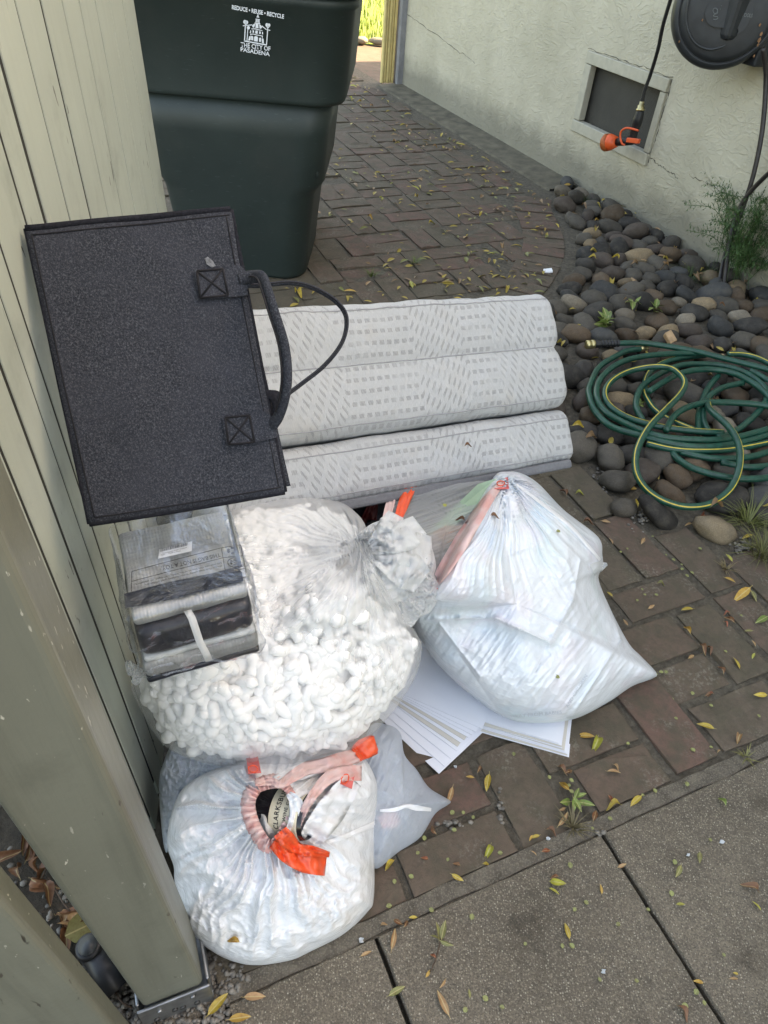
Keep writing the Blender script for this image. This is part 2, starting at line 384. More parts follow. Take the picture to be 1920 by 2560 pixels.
    # films and white bags
    def film(name, opac, graz, col, rough, bdist=.003, scale=(30, 30, 30), bs=.5):
        t = NT(name); p = t.pos(); n = t.noise(t.map(p, scale), 1, 5, .6, 1.2)
        t.set(Base_Color=col, Roughness=rough, Specular_IOR_Level=.7, Normal=t.bump(n, bs, bdist))
        tl_ = t.add('ShaderNodeBsdfTranslucent'); tl_.inputs[0].default_value = (*col, 1); mt_ = t.add('ShaderNodeMixShader', i_0=.4); t.l.new(t.b.outputs[0], mt_.inputs[1]); t.l.new(tl_.outputs[0], mt_.inputs[2])
        tr = t.add('ShaderNodeBsdfTransparent'); lw = t.add('ShaderNodeLayerWeight', i_Blend=.35)
        t.l.new(t.bump(n, bs, bdist), lw.inputs['Normal'])
        f = t.math('ADD', t.math('MULTIPLY', lw.outputs['Facing'], graz), opac, clamp=True)
        mx = t.add('ShaderNodeMixShader'); t.l.new(f, mx.inputs[0]); t.l.new(tr.outputs[0], mx.inputs[1]); t.l.new(mt_.outputs[0], mx.inputs[2]); t.l.new(mx.outputs[0], t.out.inputs[0])
        MAT[name] = t.m; return t
    tcf = film('clear_film', .19, .18, (.90, .91, .915), .14, .0025, (45, 45, 45))
    mxn = [l_.from_node for l_ in tcf.l if l_.to_node == tcf.out][0]; prev = mxn.inputs[0].links[0].from_socket
    ga = tcf.add('ShaderNodeAttribute', attribute_name='gather'); tcf.l.new(tcf.math('ADD', prev, tcf.math('MULTIPLY', ga.outputs['Fac'], .30), clamp=True), mxn.inputs[0])
    film('neck_film', .60, .35, (.88, .895, .90), .2, .004, (40, 40, 40))
    t = NT('wrap_film'); p = t.pos(); n = t.noise(t.map(p, (34, 34, 26)), 1, 5, .6, 1.4); nb_ = t.bump(n, .55, .004)
    t.n.remove(t.b); g_ = t.add('ShaderNodeBsdfGlossy', i_Roughness=.06); g_.inputs[0].default_value = (.9, .93, 1, 1); t.l.new(nb_, g_.inputs['Normal'])
    tr_ = t.add('ShaderNodeBsdfTransparent'); fr_ = t.add('ShaderNodeLayerWeight', i_Blend=.5); t.l.new(nb_, fr_.inputs['Normal'])
    mx_ = t.add('ShaderNodeMixShader'); t.l.new(t.math('ADD', t.math('MULTIPLY', t.math('POWER', fr_.outputs['Facing'], 2.6), .8), .085, clamp=True), mx_.inputs[0]); t.l.new(tr_.outputs[0], mx_.inputs[1]); t.l.new(g_.outputs[0], mx_.inputs[2]); t.l.new(mx_.outputs[0], t.out.inputs[0]); MAT['wrap_film'] = t.m
    film('thin_white_film', .55, .4, (.66, .71, .78), .25, .004, (25, 25, 25))
    film('mouth_film', .30, .45, (.72, .75, .76), .22, .002, (30, 30, 30))
    def bagmat(name, col, tints, bscale=36, bdist=.005, trans=.12, rough=.24):
        t = NT(name); p = t.pos(); n = t.noise(p, bscale, 6, .6, 1.5); n2 = t.noise(p, bscale * 3.5, 4, .6, .8)
        c = t.mix(t.noise(p, 12, 3), tuple(x * .96 for x in col), col)
        for (tc, sc, lo, hi, am, off) in tints:
            c = t.mix(t.math('MULTIPLY', t.ramp(t.noise(t.map(p, (1, 1, 1), (0, 0, 0), off), sc, 2, .5), [(lo, (0, 0, 0)), (hi, (1, 1, 1))]), am), c, tc)
        wp = t.add('ShaderNodeVectorMath', operation='ADD'); t.l.new(p, wp.inputs[0]); nv = t.add('ShaderNodeTexNoise', i_Scale=bscale * .6); t.l.new(p, nv.inputs['Vector']); sv = t.add('ShaderNodeVectorMath', operation='SCALE', i_Scale=.03); t.l.new(nv.outputs['Color'], sv.inputs[0]); t.l.new(sv.outputs[0], wp.inputs[1])
        f1 = t.voro(wp.outputs[0], bscale * .7); f2 = t.voro(wp.outputs[0], bscale * 1.9)
        stk = t.noise(t.map(p, (16, 16, 95), (.5, .35, .6)), 1.0, 3, .6, .8)
        hh_ = t.math('ADD', t.math('MULTIPLY', stk, .8), t.math('ADD', t.math('ADD', t.math('MULTIPLY', f1, 1.0), t.math('MULTIPLY', f2, .14)), t.math('MULTIPLY', t.mix(.4, n, n2), .8)))
        nor = t.bump(hh_, .42, bdist * 1.2)
        t.set(Base_Color=c, Roughness=rough, Specular_IOR_Level=.5, Normal=nor)
        tl = t.add('ShaderNodeBsdfTranslucent'); t.l.new(c, tl.inputs[0]); t.l.new(nor, tl.inputs['Normal'])
        mx = t.add('ShaderNodeMixShader', i_0=trans); t.l.new(t.b.outputs[0], mx.inputs[1]); t.l.new(tl.outputs[0], mx.inputs[2]); t.l.new(mx.outputs[0], t.out.inputs[0])
        MAT[name] = t.m
    bagmat('white_bag', (.84, .86, .89), [((.60, .70, .78), 9, .56, .66, .22, (0, 0, 0)), ((.80, .72, .62), 8, .58, .7, .3, (3, 1, 0))])
    bagmat('printed_bag', (.81, .85, .895), [((.48, .66, .80), 7, .52, .62, .28, (1, 0, 2)), ((.80, .62, .70), 8, .55, .65, .22, (5, 2, 0)), ((.62, .78, .76), 9, .58, .66, .25, (2, 7, 1))], 30, .003, .12)
    bagmat('pink_hem', (.88, .66, .64), [((.86, .38, .34), 22, .45, .65, .6, (0, 0, 0))], 60, .003, .25)
    bagmat('grey_bag', (.60, .66, .73), [((.40, .48, .58), 12, .5, .62, .6, (0, 0, 0))], 40, .004, .2)
    # mattress cover
    t = NT('quilted_cover'); uv = t.sep(t.coord('UV')); u, v = uv[0], uv[1]
    pp = t.math('PINGPONG', t.math('ADD', u, .05), .26)
    sl = t.math('MINIMUM', t.math('MAXIMUM', t.math('SUBTRACT', pp, .09), 0.0), .13)
    flat = t.math('MULTIPLY', t.math('GREATER_THAN', pp, .085), t.math('LESS_THAN', pp, .225))
    vv = t.math('ADD', v, t.math('MULTIPLY', sl, 1.5))
    row = t.math('DIVIDE', vv, .0255); rowm = t.math('LESS_THAN', t.math('FRACT', row), .36)
    dash = t.math('FRACT', t.math('ADD', t.math('DIVIDE', u, .0185), t.math('MULTIPLY', t.math('FLOOR', row), .37)))
    dm = t.math('LESS_THAN', dash, .62)
    hat = t.math('LESS_THAN', t.math('FRACT', t.math('DIVIDE', t.math('ADD', u, t.math('MULTIPLY', v, .5)), .0034)), .62)
    mask = t.math('MULTIPLY', t.math('MULTIPLY', rowm, dm), t.math('MULTIPLY', hat, t.ramp(t.noise(t.coord('UV'), 9, 2), [(.36, (.15, .15, .15)), (.5, (1, 1, 1))])))
    th = t.noise(t.map(t.coord('UV'), (1200, 90, 1)), 1, 3, .7)
    base = t.mix(t.ramp(th, [(.35, (0, 0, 0)), (.7, (1, 1, 1))]), (.49, .505, .52), (.61, .625, .635))
    base = t.mix(t.ramp(t.noise(t.pos(), 9, 3), [(.58, (0, 0, 0)), (.75, (.4, .4, .4))]), base, (.52, .49, .45))
    t.set(Base_Color=t.mix(mask, base, (.375, .38, .395)), Roughness=.75, Normal=t.bump(t.math('ADD', t.math('MULTIPLY', mask, -.6), t.math('MULTIPLY', th, .4)), .9, .008)); MAT['mattress'] = t.m
    # folded woven sheet in the package
    t = NT('woven_silver'); c = t.sep(t.coord('UV')); w1 = t.math('SINE', t.math('MULTIPLY', c[0], 1500)); w2 = t.math('SINE', t.math('MULTIPLY', c[1], 900))
    g = t.math('ADD', t.math('MULTIPLY', w1, .5), t.math('MULTIPLY', w2, .5)); n = t.noise(t.pos(), 18, 4)
    t.set(Base_Color=t.mix(t.ramp(n, [(.3, (0, 0, 0)), (.7, (1, 1, 1))]), (.20, .21, .215), (.36, .375, .38)), Roughness=.38, Normal=t.bump(g, .3, .001)); MAT['silver'] = t.m
    m_plain('light_fold', (.50, .53, .55), .4, .15, 60, .001)
    m_plain('black_fold', (.012, .015, .026), .35, .4, 50, .001)
build_materials()

# ================================================================== THE SETTING
def poly_sheet(name, pts, mat, kind='structure', parent=None):
    o = mobj(name, pts, [tuple(range(len(pts)))], mat, parent, smooth=False)
    if parent is None: tag(o, kind=kind)
    return o
# one ground sheet out to the horizon
poly_sheet('ground', [EW(-80, -60, -.05), EW(80, -60, -.05), EW(80, 120, -.05), EW(-80, 120, -.05)], MAT['soil'])

WALL_E, WALL_END = 3.03, 6.42
# -------- brick path
def spline_at(tab, w):
    return np.interp(w, [q[1] for q in tab], [q[0] for q in tab])
CURB_OUT = [(2.3, .86), (1.56, .90), (1.55, 1.04), (1.41, 1.16), (1.40, 1.5), (1.42, 1.95), (1.60, 2.25), (2.0, 2.52), (2.33, 2.85), (2.52, 3.15), (2.654, 3.46), (2.82, 3.7), (2.80, 4.0), (2.76, 7.6)]
CURB_IN = [(9, 1.9), (1.9, 1.95), (2.03, 2.70), (2.346, 3.1), (2.512, 3.441), (2.581, 3.80), (2.76, 4.2), (2.76, 7.6)]
def path_limit(w): return spline_at(CURB_OUT, w)
path = poly_sheet('brick_path', [EW(-.06, .365, -.0055), EW(2.9, .365, -.0055), EW(2.9, 8.0, -.0055), EW(-2.6, 8.0, -.0055), EW(-2.6, 1.9, -.0055), EW(.25, 1.75, -.0055)], MAT['joint'])
tag(path, 'old brown brick path laid in a weave with dark dirty joints')
def brick_mesh(i):
    bm = bmesh.new(); box_bm(bm, (0, 0, 0), (1, 0, 0), (0, 1, 0), (0, 0, 1), .5, .5, .5)
    r = np.random.default_rng(100 + i)
    top = [e for e in bm.edges if all(v.co.z > 0 for v in e.verts)]
    bmesh.ops.subdivide_edges(bm, edges=top, cuts=2)
    for v in bm.verts:
        if v.co.z > 0: v.co.x *= 1 + r.normal(0, .012); v.co.y *= 1 + r.normal(0, .02); v.co.z += r.normal(0, .03)
    es = [e for e in bm.edges if all(v.co.z > .3 for v in e.verts) and len(e.link_faces) == 2 and min(f.normal.z for f in e.link_faces) < .5]
    bmesh.ops.bevel(bm, geom=es, offset=.022, segments=1, affect='EDGES')
    bmesh.ops.triangulate(bm, faces=[f for f in bm.faces if len(f.verts) > 4])
    me = bm_mesh('brick_shape', bm, MAT['brick'])
    return me
BRICK = [brick_mesh(i) for i in range(8)]
bricks = []           # (e, w, half length, half width, angle from E)
def br(e0, e1, w0, w1, jit=.0, ang=0.0):
    bricks.append([(e0 + e1) / 2, (w0 + w1) / 2, abs(e1 - e0) / 2, abs(w1 - w0) / 2, ang])
near = [(1.275, 1.388, 1.152, 1.385), (1.150, 1.262, 1.152, 1.385), (1.275, 1.388, .902, 1.140), (1.150, 1.262, .900, 1.140),
        (1.142, 1.385, .788, .886), (1.008, 1.250, .660, .772), (1.266, 1.378, .542, .766), (1.008, 1.248, .550, .645),
        (1.412, 1.528, .795, 1.028), (1.405, 1.515, .545, .778), (1.402, 1.52, 1.045, 1.145), (1.540, 1.655, .640, .885), (1.53, 1.64, .40, .625), (1.67, 1.785, .645, .880),
        (1.67, 1.785, .40, .63), (1.80, 1.915, .645, .88), (1.80, 1.915, .40, .63), (1.93, 2.05, .645, .88), (1.93, 2.05, .40, .63),
        (.574, .690, .398, .606), (.335, .555, .400, .486), (.335, .555, .503, .602), (.757, .943, .405, .500), (.705, .940, .512, .606), (.963, 1.080, .412, .638),
        (1.100, 1.330, .412, .530), (1.345, 1.51, .412, .528), (.100, .320, .40, .49), (.100, .320, .503, .60), (-.03, .085, .40, .60)]
for q in near: br(*q)
NEARBOX = (-.03, 2.05, .39, 1.02)
# soldier course along the curved edge of the stone bed
def resample(pts, step):
    pts = np.array(pts); d = np.r_[0, np.cumsum(np.linalg.norm(np.diff(pts, axis=0), axis=1))]
    s = np.arange(0, d[-1], step); return np.c_[np.interp(s, d, pts[:, 0]), np.interp(s, d, pts[:, 1])]
co = resample(catmull([(a, b, 0) for a, b in CURB_OUT[5:12]], 10)[:, :2], .128)
for i in range(len(co) - 1):
    tn = co[i + 1] - co[i]; tn /= np.linalg.norm(tn); nn_ = np.array([-tn[1], tn[0]]); c = (co[i] + co[i + 1]) / 2 + nn_ * .115
    bricks.append([c[0], c[1], .055, .108, math.atan2(tn[1], tn[0])])
soldier_zone = co
# the rest: pairs laid crosswise
cell = .250
gi = 0
for i in range(-10, 13):
    for j in range(-1, 35):
        e0 = .008 + i * cell + 1.142 % cell; w0 = 1.368 + (j - 4) * cell + (.006 if i % 2 else 0)
        for k in range(2):
            if (i + j) % 2: q = [e0 + .0625 + k * .125, w0 + .125, .0565, .1175, 0]
            else: q = [e0 + .125, w0 + .0625 + k * .125, .1175, .0565, 0]
            if q[1] - q[3] < .392 or q[1] > 7.9: continue
            if q[1] < 1.8 and q[0] - q[2] < -.07 + .2 * (q[1] - .4): continue
            lim = path_limit(q[1])
            if 1.95 < q[1] < 3.9 and np.min(np.linalg.norm(soldier_zone - np.array(q[:2]), axis=1)) < .27 : continue
            if q[0] + q[2] > lim + .03 or (q[0] > lim - .27 and 2.2 < q[1] < 3.6): continue
            if any(abs(q[0] - b[0]) < q[2] + b[2] - .012 and abs(q[1] - b[1]) < q[3] + b[3] - .012 for b in bricks[:len(near)]): continue
            q[4] = RNG.normal(0, .018); q[0] += RNG.normal(0, .003); q[1] += RNG.normal(0, .003)
            bricks.append(q)
bricks = np.array(bricks)
pc = np.array([EW(b[0], b[1], 0) for b in bricks]); pp_ = proj(pc); dist = np.linalg.norm(pc - O3, axis=1)
fwd = (pc - O3) @ (FW[2] * 0 + np.array([0, 1.0, 0]))
inframe = (pp_[:, 0] > -80) & (pp_[:, 0] < 2000) & (pp_[:, 1] > -60) & (pp_[:, 1] < 2640) & (fwd > .1)
HID = [(330, 1180), (820, 1180), (840, 690), (560, 560), (0, 560), (0, 1600), (420, 2200), (700, 2300), (900, 2150), (1000, 1800), (1350, 1790), (1560, 1650), (1480, 1400), (1360, 1200), (1400, 900), (1330, 780), (700, 800), (620, 700)]
def inside(p, poly):
    x, y = p; c = False; n = len(poly)
    for i in range(n):
        x1, y1 = poly[i]; x2, y2 = poly[i - 1]
        if (y1 > y) != (y2 > y) and x < (x2 - x1) * (y - y1) / (y2 - y1) + x1: c = not c
    return c
HIDPOLY = [(0, 0), (905, 0), (865, 262), (770, 690), (870, 740), (1390, 725), (1455, 1165), (1500, 1400), (1620, 1680), (1380, 1800), (1060, 1800), (930, 1960), (920, 2200), (600, 2390), (480, 2320), (0, 2330)]
order = sorted([i for i in range(len(bricks)) if inframe[i] and not inside(pp_[i], HIDPOLY)], key=lambda i: dist[i])
single = set(order[:296])
stuffV, stuffF = [], []
for i, (e, w, hl, hw, ang) in enumerate(bricks):
    z = RNG.normal(0, .0022) + (.0 if w > 2 else 0); tilt = RNG.normal(0, .008, 2)
    if len(near) > i: pass
    M = Matrix.Translation(Vector(EW(e, w, -.03 + z))) @ Matrix(((E[0], W[0], 0), (E[1], W[1], 0), (0, 0, 1))).to_4x4() @ Matrix.Rotation(ang, 4, 'Z') @ Matrix.Rotation(tilt[0], 4, 'X') @ Matrix.Rotation(tilt[1], 4, 'Y')
    rot = hl < hw
    S = Matrix.Rotation(math.pi / 2, 4, 'Z') if rot else Matrix.Identity(4)
    a, b = (hw, hl) if rot else (hl, hw)
    M = M @ S @ Matrix.Diagonal((2 * a, 2 * b, .06, 1))
    if i in single:
        o = bpy.data.objects.new('brick', BRICK[i % 8]); link(o, path); o.matrix_world = M
    else:
        k = len(stuffV)
        for v in BRICK[i % 8].vertices: stuffV.append(M @ v.co)
        stuffF += [tuple(q + k for q in p.vertices) for p in BRICK[i % 8].polygons]
if stuffV: tag(mobj('brick_field', stuffV, stuffF, MAT['brick'], path, smooth=False), kind='stuff')

# mortar strip between bricks and slabs, ragged on the slab side
ee = np.arange(-.32, 2.6, .02)
wav = .372 + .006 * np.array([noise3(np.array([x * 9, 0, 0])) for x in ee]) - .004
inn = .398 + .004 * np.array([noise3(np.array([x * 14, 5, 0])) for x in ee])
V = [EW(x, a, -.002) for x, a in zip(ee, wav)] + [EW(x, b, .0005) for x, b in zip(ee, inn)] + [EW(x, a, -.03) for x, a in zip(ee, wav)]
n = len(ee); F = [(i, i + 1, n + i + 1, n + i) for i in range(n - 1)] + [(2 * n + i, 2 * n + i + 1, i + 1, i) for i in range(n - 1)]
tag(mobj('mortar_strip', V, F, MAT['mortar'], smooth=False), kind='structure')

# -------- speckled concrete walk of square slabs
walk = poly_sheet('concrete_walk', [EW(-1.5, -2.2, -.03), EW(3.2, -2.2, -.03), EW(3.2, .371, -.03), EW(-1.5, .371, -.03)], MAT['joint'])
for i in range(-1, 5):
    for j in range(4):
        e0 = .2428 + (i) * .4905 + .0035; e1 = e0 + .4905 - .007; w1 = .3665 - j * .4905; w0 = w1 - .4905 + .007
        if i == -1: e0 = -.02 if j == 0 else -.2
        bm = bmesh.new()
        # outline with a chipped edge
        pts = []
        for (a, b) in (((e0, w0), (e1, w0)), ((e1, w0), (e1, w1)), ((e1, w1), (e0, w1)), ((e0, w1), (e0, w0))):
            L = 16
            for k in range(L):
                t = k / L; x = a[0] + (b[0] - a[0]) * t; y = a[1] + (b[1] - a[1]) * t
                nz = .0028 * noise3(np.array([x * 38, y * 38, 3.0])); pts.append((x + nz * (abs(a[0] - b[0]) < .01), y + nz * (abs(a[1] - b[1]) < .01)))
        ce, cw = (e0 + e1) / 2, (w0 + w1) / 2
        loops = [[bm.verts.new(EW(ce + (x - ce) * s, cw + (y - cw) * s, z)) for x, y in pts] for s, z in ((1.0, -.03), (1.0, -.004), (.988, .001))]
        for A, B in zip(loops, loops[1:]):
            for k in range(len(A)): bm.faces.new((A[k], A[(k + 1) % len(A)], B[(k + 1) % len(A)], B[k]))
        bm.faces.new(loops[2])
        link(bpy.data.objects.new('slab', bm_mesh('slab', bm, MAT['aggregate'])), walk)

# -------- garden bed under the river stones and the strip of fine gravel by the post
poly_sheet('stone_bed', [EW(1.39, .93, -.012), EW(1.60, .90, -.012), EW(3.03, .85, -.012), EW(3.03, 4.0, -.012), EW(2.8, 3.8, -.012), EW(2.5, 3.1, -.012), EW(2.0, 2.5, -.012), EW(1.55, 2.2, -.012), EW(1.40, 1.9, -.012)], MAT['soil'])
poly_sheet('planting_strip', [EW(-2.0, -1.5, -.010), EW(-.02, -1.5, -.010), EW(-.02, .372, -.010), EW(.1, .40, -.010), EW(-.05, .6, -.010), EW(-.5, 3.0, -.010), EW(-2.5, 3.0, -.010)], MAT['soil'])

# -------- house wall with its vent opening (cut as real depth)
V0, V1, Z0, Z1 = 3.215, 3.925, .285, .700         # outer edge of the vent frame along W and Z
def wall_pt(w, z, d=0.0): return EW(WALL_E + d, w, z)
gw = sorted(set([-6, -3, 0, 1, 2, 2.6, V0, V1, 4.4, 5.2, WALL_END])); gz = sorted(set([-.06, Z0, Z1, 1.6, 3, 4.2]))
V = [wall_pt(a, b) for a in gw for b in gz]; F = []
for i in range(len(gw) - 1):
    for j in range(len(gz) - 1):
        if gw[i] >= V0 and gw[i + 1] <= V1 and gz[j] >= Z0 and gz[j + 1] <= Z1: continue
        a = i * len(gz) + j; F.append((a, a + 1, a + 1 + len(gz), a + len(gz)))
k = len(V)
V += [EW(WALL_E, WALL_END, -.06), EW(WALL_E, WALL_END, 4.2), EW(9, WALL_END, 4.2), EW(9, WALL_END, -.06), EW(9, -6, 4.2), EW(9, -6, -.06), EW(WALL_E, -6, 4.2), EW(WALL_E, -6, -.06)]
F += [(k, k + 1, k + 2, k + 3), (k + 3, k + 2, k + 4, k + 5), (k + 5, k + 4, k + 6, k + 7), (k + 1, k + 6, k + 4, k + 2)]
house = empty('house', EW(WALL_E, 3, 0), 'cream painted stucco house along the right side of the brick path', 'house')
mobj('wall', V, F, MAT['stucco'], house, smooth=False)
fr = empty('window', wall_pt((V0 + V1) / 2, (Z0 + Z1) / 2)); link_done = fr; fr.name = 'crawl_space_vent'
fr.parent = house; fr.matrix_parent_inverse = house.matrix_world.inverted()
tag(fr, 'pale wooden framed vent with a dark mesh screen')
fw_ = .062
for nm, (a0, a1, b0, b1) in {'top': (V0, V1, Z1 - fw_, Z1), 'bottom': (V0, V1, Z0, Z0 + fw_), 'l': (V0, V0 + fw_ * .75, Z0 + fw_ + .002, Z1 - fw_ - .002), 'r': (V1 - fw_, V1, Z0 + fw_ + .002, Z1 - fw_ - .002)}.items():
    box('frame_rail' if nm in ('top', 'bottom') else 'frame_stile', wall_pt((a0 + a1) / 2, (b0 + b1) / 2, .012 - .004), E, W, UP, .022 if nm in 'lr' else .024, (a1 - a0) / 2 - .002, (b1 - b0) / 2 - .001, MAT['vent_paint'], fr, .003, 1)
scr = mobj('wire_screen', [(-.4, 0, -.3), (.4, 0, -.3), (.4, 0, .3), (-.4, 0, .3)], [(0, 1, 2, 3)], MAT['screen'], None, smooth=False)
scr.matrix_world = Matrix.Translation(Vector(wall_pt((V0 + V1) / 2, (Z0 + Z1) / 2, .045))) @ Matrix(((W[0], E[0], 0), (W[1], E[1], 0), (0, 0, 1))).to_4x4()
scr.parent = fr; scr.matrix_parent_inverse = fr.matrix_world.inverted()
rc_ = np.random.default_rng(44); m_plain('crack_dark', (.07, .065, .055), .9, .3, 60)
for (w0_, z0_, w1_, z1_) in ((V1 + .02, Z1 + .005, V0 - .005, Z1 + .006), (V0 - .006, Z1, V0 - .006, Z0 + .02), (WALL_END - .02, .52, 5.2, .40), (V0 - .01, .33, V0 - .25, .30), (2.9, .34, 2.6, .33)):
    n_c = 26; pth_ = [wall_pt(w0_ + (w1_ - w0_) * t_ + (abs(z1_ - z0_) > .2) * rc_.normal(0, .003), z0_ + (z1_ - z0_) * t_ + (abs(w1_ - w0_) > .2) * rc_.normal(0, .004), -.0006) for t_ in np.linspace(0, 1, n_c)]
    Vc, Fc, _ = tube_geo(pth_, np.abs(rc_.normal(.0010, .0006, n_c)) + .0003, 5); mobj('wall_crack', Vc, Fc, MAT['crack_dark'], house)
# concrete footing along the far part of the wall
V = []; F = []
for i, w_ in enumerate(np.arange(3.75, 6.5, .15)):
    x = 2.815 + .012 * noise3(np.array([w_ * 4, 0, 1.])) ; V += [EW(x, w_, -.02), EW(x + .012, w_, .006), EW(WALL_E + .02, w_, .020)]
    if i: k = 3 * i; F += [(k - 3, k, k + 1, k - 2), (k - 2, k + 1, k + 2, k - 1)]
tag(mobj('footing', V, F, MAT['footing'], smooth=False), kind='structure')

# -------- beyond the house: sunlit lawn, stone edging, the fluted gate jamb
poly_sheet('back_path', [EW(2.55, 6.46, -.012), EW(7, 6.46, -.012), EW(7, 8.3, -.012), EW(2.55, 8.3, -.012)], MAT['brick'])
lawn = poly_sheet('lawn', [EW(-8, 8.25, -.008), EW(20, 8.25, -.008), EW(20, 34, -.008), EW(-8, 34, -.008)], MAT['grass'])
r2 = np.random.default_rng(5); N = 9000
b0 = np.c_[r2.uniform(2.6, 8.2, N), 8.3 + r2.uniform(0, 1, N) ** 1.4 * 8]; hgt = r2.uniform(.05, .13, N); az = r2.uniform(0, 6.28, N); lean = r2.uniform(.01, .05, N)
base = b0[:, :1] * E + b0[:, 1:] * W; dirv = np.c_[np.cos(az), np.sin(az), 0 * az]; side = np.c_[-np.sin(az), np.cos(az), 0 * az] * .006
V = np.concatenate([base - side, base + side, base + dirv * lean[:, None] + UP * hgt[:, None]]); ii = np.arange(N)
tag(fast_mesh('lawn_grass', V, np.c_[ii, ii + N, ii + 2 * N], MAT['grass'], None, False), kind='stuff')

# -------- fence boards (leaning very slightly with the post)
LEAN = np.array([-.020, -.016, 1.0])
post_a = P(506, 2453, .08) - LEAN * .08                     # foot of the post's front right edge
fpost_b = post_a + W * .09
FO = fpost_b - E * .09; fa = math.radians(-11); FD = np.array([math.sin(fa), math.cos(fa), 0]); FN = np.cross(FD, LEAN); FN /= np.linalg.norm(FN)   # FN points to the path
if FN[0] < 0: FN = -FN
def fence_d(u, v):
    q = onplane(u, v, FO, FN); return ((q - LEAN * q[2]) - FO) @ FD
S_ = 3.607
gx = [fence_d(126.4, 1250), fence_d(600 / 3.402, 1250), fence_d(790 / 3.402, 1320), fence_d(0, 327)] + [fence_d(x / S_, 300) for x in (160, 405, 615, 790, 930, 1060, 1175, 1285, 1380)]
gx = [gx[0] - .16, gx[0] - .07] + gx
fence = empty('board_fence', FO, 'sage green painted fence of narrow vertical boards ending beside the cart', 'fence')
wide = {6: .013, 8: .012, 7: .008, 2: .009, 3: .006}
for i in range(len(gx) - 1):
    gap = wide.get(i, .0080); gap2 = wide.get(i + 1, .0080)
    a, b = gx[i] + gap / 2, gx[i + 1] - gap2 / 2; c = FO + FD * (a + b) / 2 + LEAN * 1.15
    lz = unit(LEAN); box('board', c - FN * (.010 + RNG.normal(0, .0004)), FD, FN, lz, (b - a) / 2, .010, 1.145, MAT['fence_paint'], fence, .0008, 1)
for zz in (.35, 1.15, 1.95):
    box('rail', FO + FD * (gx[0] + gx[-1]) / 2 - FN * .041 + LEAN * zz, FD, FN, unit(LEAN), (gx[-1] - gx[0]) / 2, .019, .045, MAT['post_paint'], fence, .002, 1)
bk = box('back_panel', FO + FD * (gx[0] + gx[-1]) / 2 - FN * .0030 + LEAN * 1.15, FD, FN, unit(LEAN), (gx[-1] - gx[0]) / 2 - .003, .0016, 1.09, MAT['groove_shade'], fence)  # dark sheet close behind the board faces, painting shade into the grooves

# -------- front post in its steel shoe
pl = P(351, 2514, .08) - LEAN * .08; pw = np.linalg.norm(post_a - pl); PX = unit(post_a - pl); PY = np.array([-PX[1], PX[0], 0])
post = empty('fence_post', (post_a + pl) / 2 + PY * .045, 'thick rounded sage green post standing in a galvanised steel shoe', 'post')
pc_ = (post_a + pl) / 2 + PY * .045
bm = bmesh.new(); box_bm(bm, pc_ + LEAN * 1.05, PX, PY, unit(LEAN), pw / 2, .045, .99, .009, 4)
link(bpy.data.objects.new('timber', bm_mesh('timber', bm, MAT['post_paint'])), post)
shoe = mobj('steel_shoe', [], [], MAT['galvanised'], post)
bm = bmesh.new(); g = .0065
box_bm(bm, pc_ - PY * (.045 + g) + LEAN * .033, PX, PY, UP, pw / 2 + g + .002, .0025, .041, .002, 2)
box_bm(bm, pc_ + PX * (pw / 2 + g) + PY * .004 + LEAN * .033, PX, PY, UP, .0025, .047, .041, .002, 2)
box_bm(bm, pc_ - PX * (pw / 2 + g) + PY * .004 + LEAN * .033, PX, PY, UP, .0025, .047, .041, .002, 2)
box_bm(bm, pc_ + LEAN * .004, PX, PY, UP, pw / 2 + g + .002, .05, .004, .001, 1)
bm.to_mesh(shoe.data); bm.free(); shoe.data.materials.append(MAT['galvanised']) if not shoe.data.materials else None
for u_, z_ in ((-.024, .052), (.028, .058), (-.004, .030), (.030, .022), (-.034, .018), (.008, .026)):
    c = pc_ - PY * (.045 + g + .0035) + PX * u_ + LEAN * z_
    V, F, s = tube_geo([c + PY * .002, c - PY * .0018], .0048, 10); mobj('screw', V, F, MAT['dark_steel'] if z_ < .045 else MAT['galvanised'], post)

# -------- near post at the left edge of the picture
s0 = np.array([-.316, .270, 0]); NL = np.array([-.015, -.02, 1.0])
near_post = empty('gate_stile', s0, 'broad sage green gate stile filling the lower left corner', 'gate')
for k, (wd, off) in enumerate(((.118, 0.0), (.135, .123))):
    c = s0 - PX * (wd / 2 + off) - PY * .018 + NL * .95
    bm = bmesh.new(); box_bm(bm, c, PX, PY, unit(NL), wd / 2, .018, .93, .007, 3)
    link(bpy.data.objects.new('stile_board', bm_mesh('stile_board', bm, MAT['post_paint'])), near_post)
box('stile_groove', s0 - PX * .1205 - PY * .012 + NL * .95, PX, PY, unit(NL), .0028, .02, .92, MAT['groove_shade'], near_post)  # dark strip set in the gap to paint its shade

# ================================================================== THINGS
def rrect(w, d, r, n=8):
    out = []
    for cx, cy, a0 in ((w / 2 - r, d / 2 - r, 0), (-w / 2 + r, d / 2 - r, 90), (-w / 2 + r, -d / 2 + r, 180), (w / 2 - r, -d / 2 + r, 270)):
        for k in range(n + 1):
            a = math.radians(a0 + 90 * k / n); out.append((cx + r * math.cos(a), cy + r * math.sin(a)))
    return out
def loft(secs, M, cap=(True, True)):
    """secs: list of (list of xy, z) or (list of xyz)"""
    V, F = [], []; n = len(secs[0])
    for s in secs: V += [M @ Vector(p) for p in s]
    for i in range(len(secs) - 1):
        for k in range(n): F.append((i * n + k, i * n + (k + 1) % n, (i + 1) * n + (k + 1) % n, (i + 1) * n + k))
    if cap[0]: F.append(tuple(range(n))[::-1])
    if cap[1]: F.append(tuple((len(secs) - 1) * n + k for k in range(n)))
    return V, F

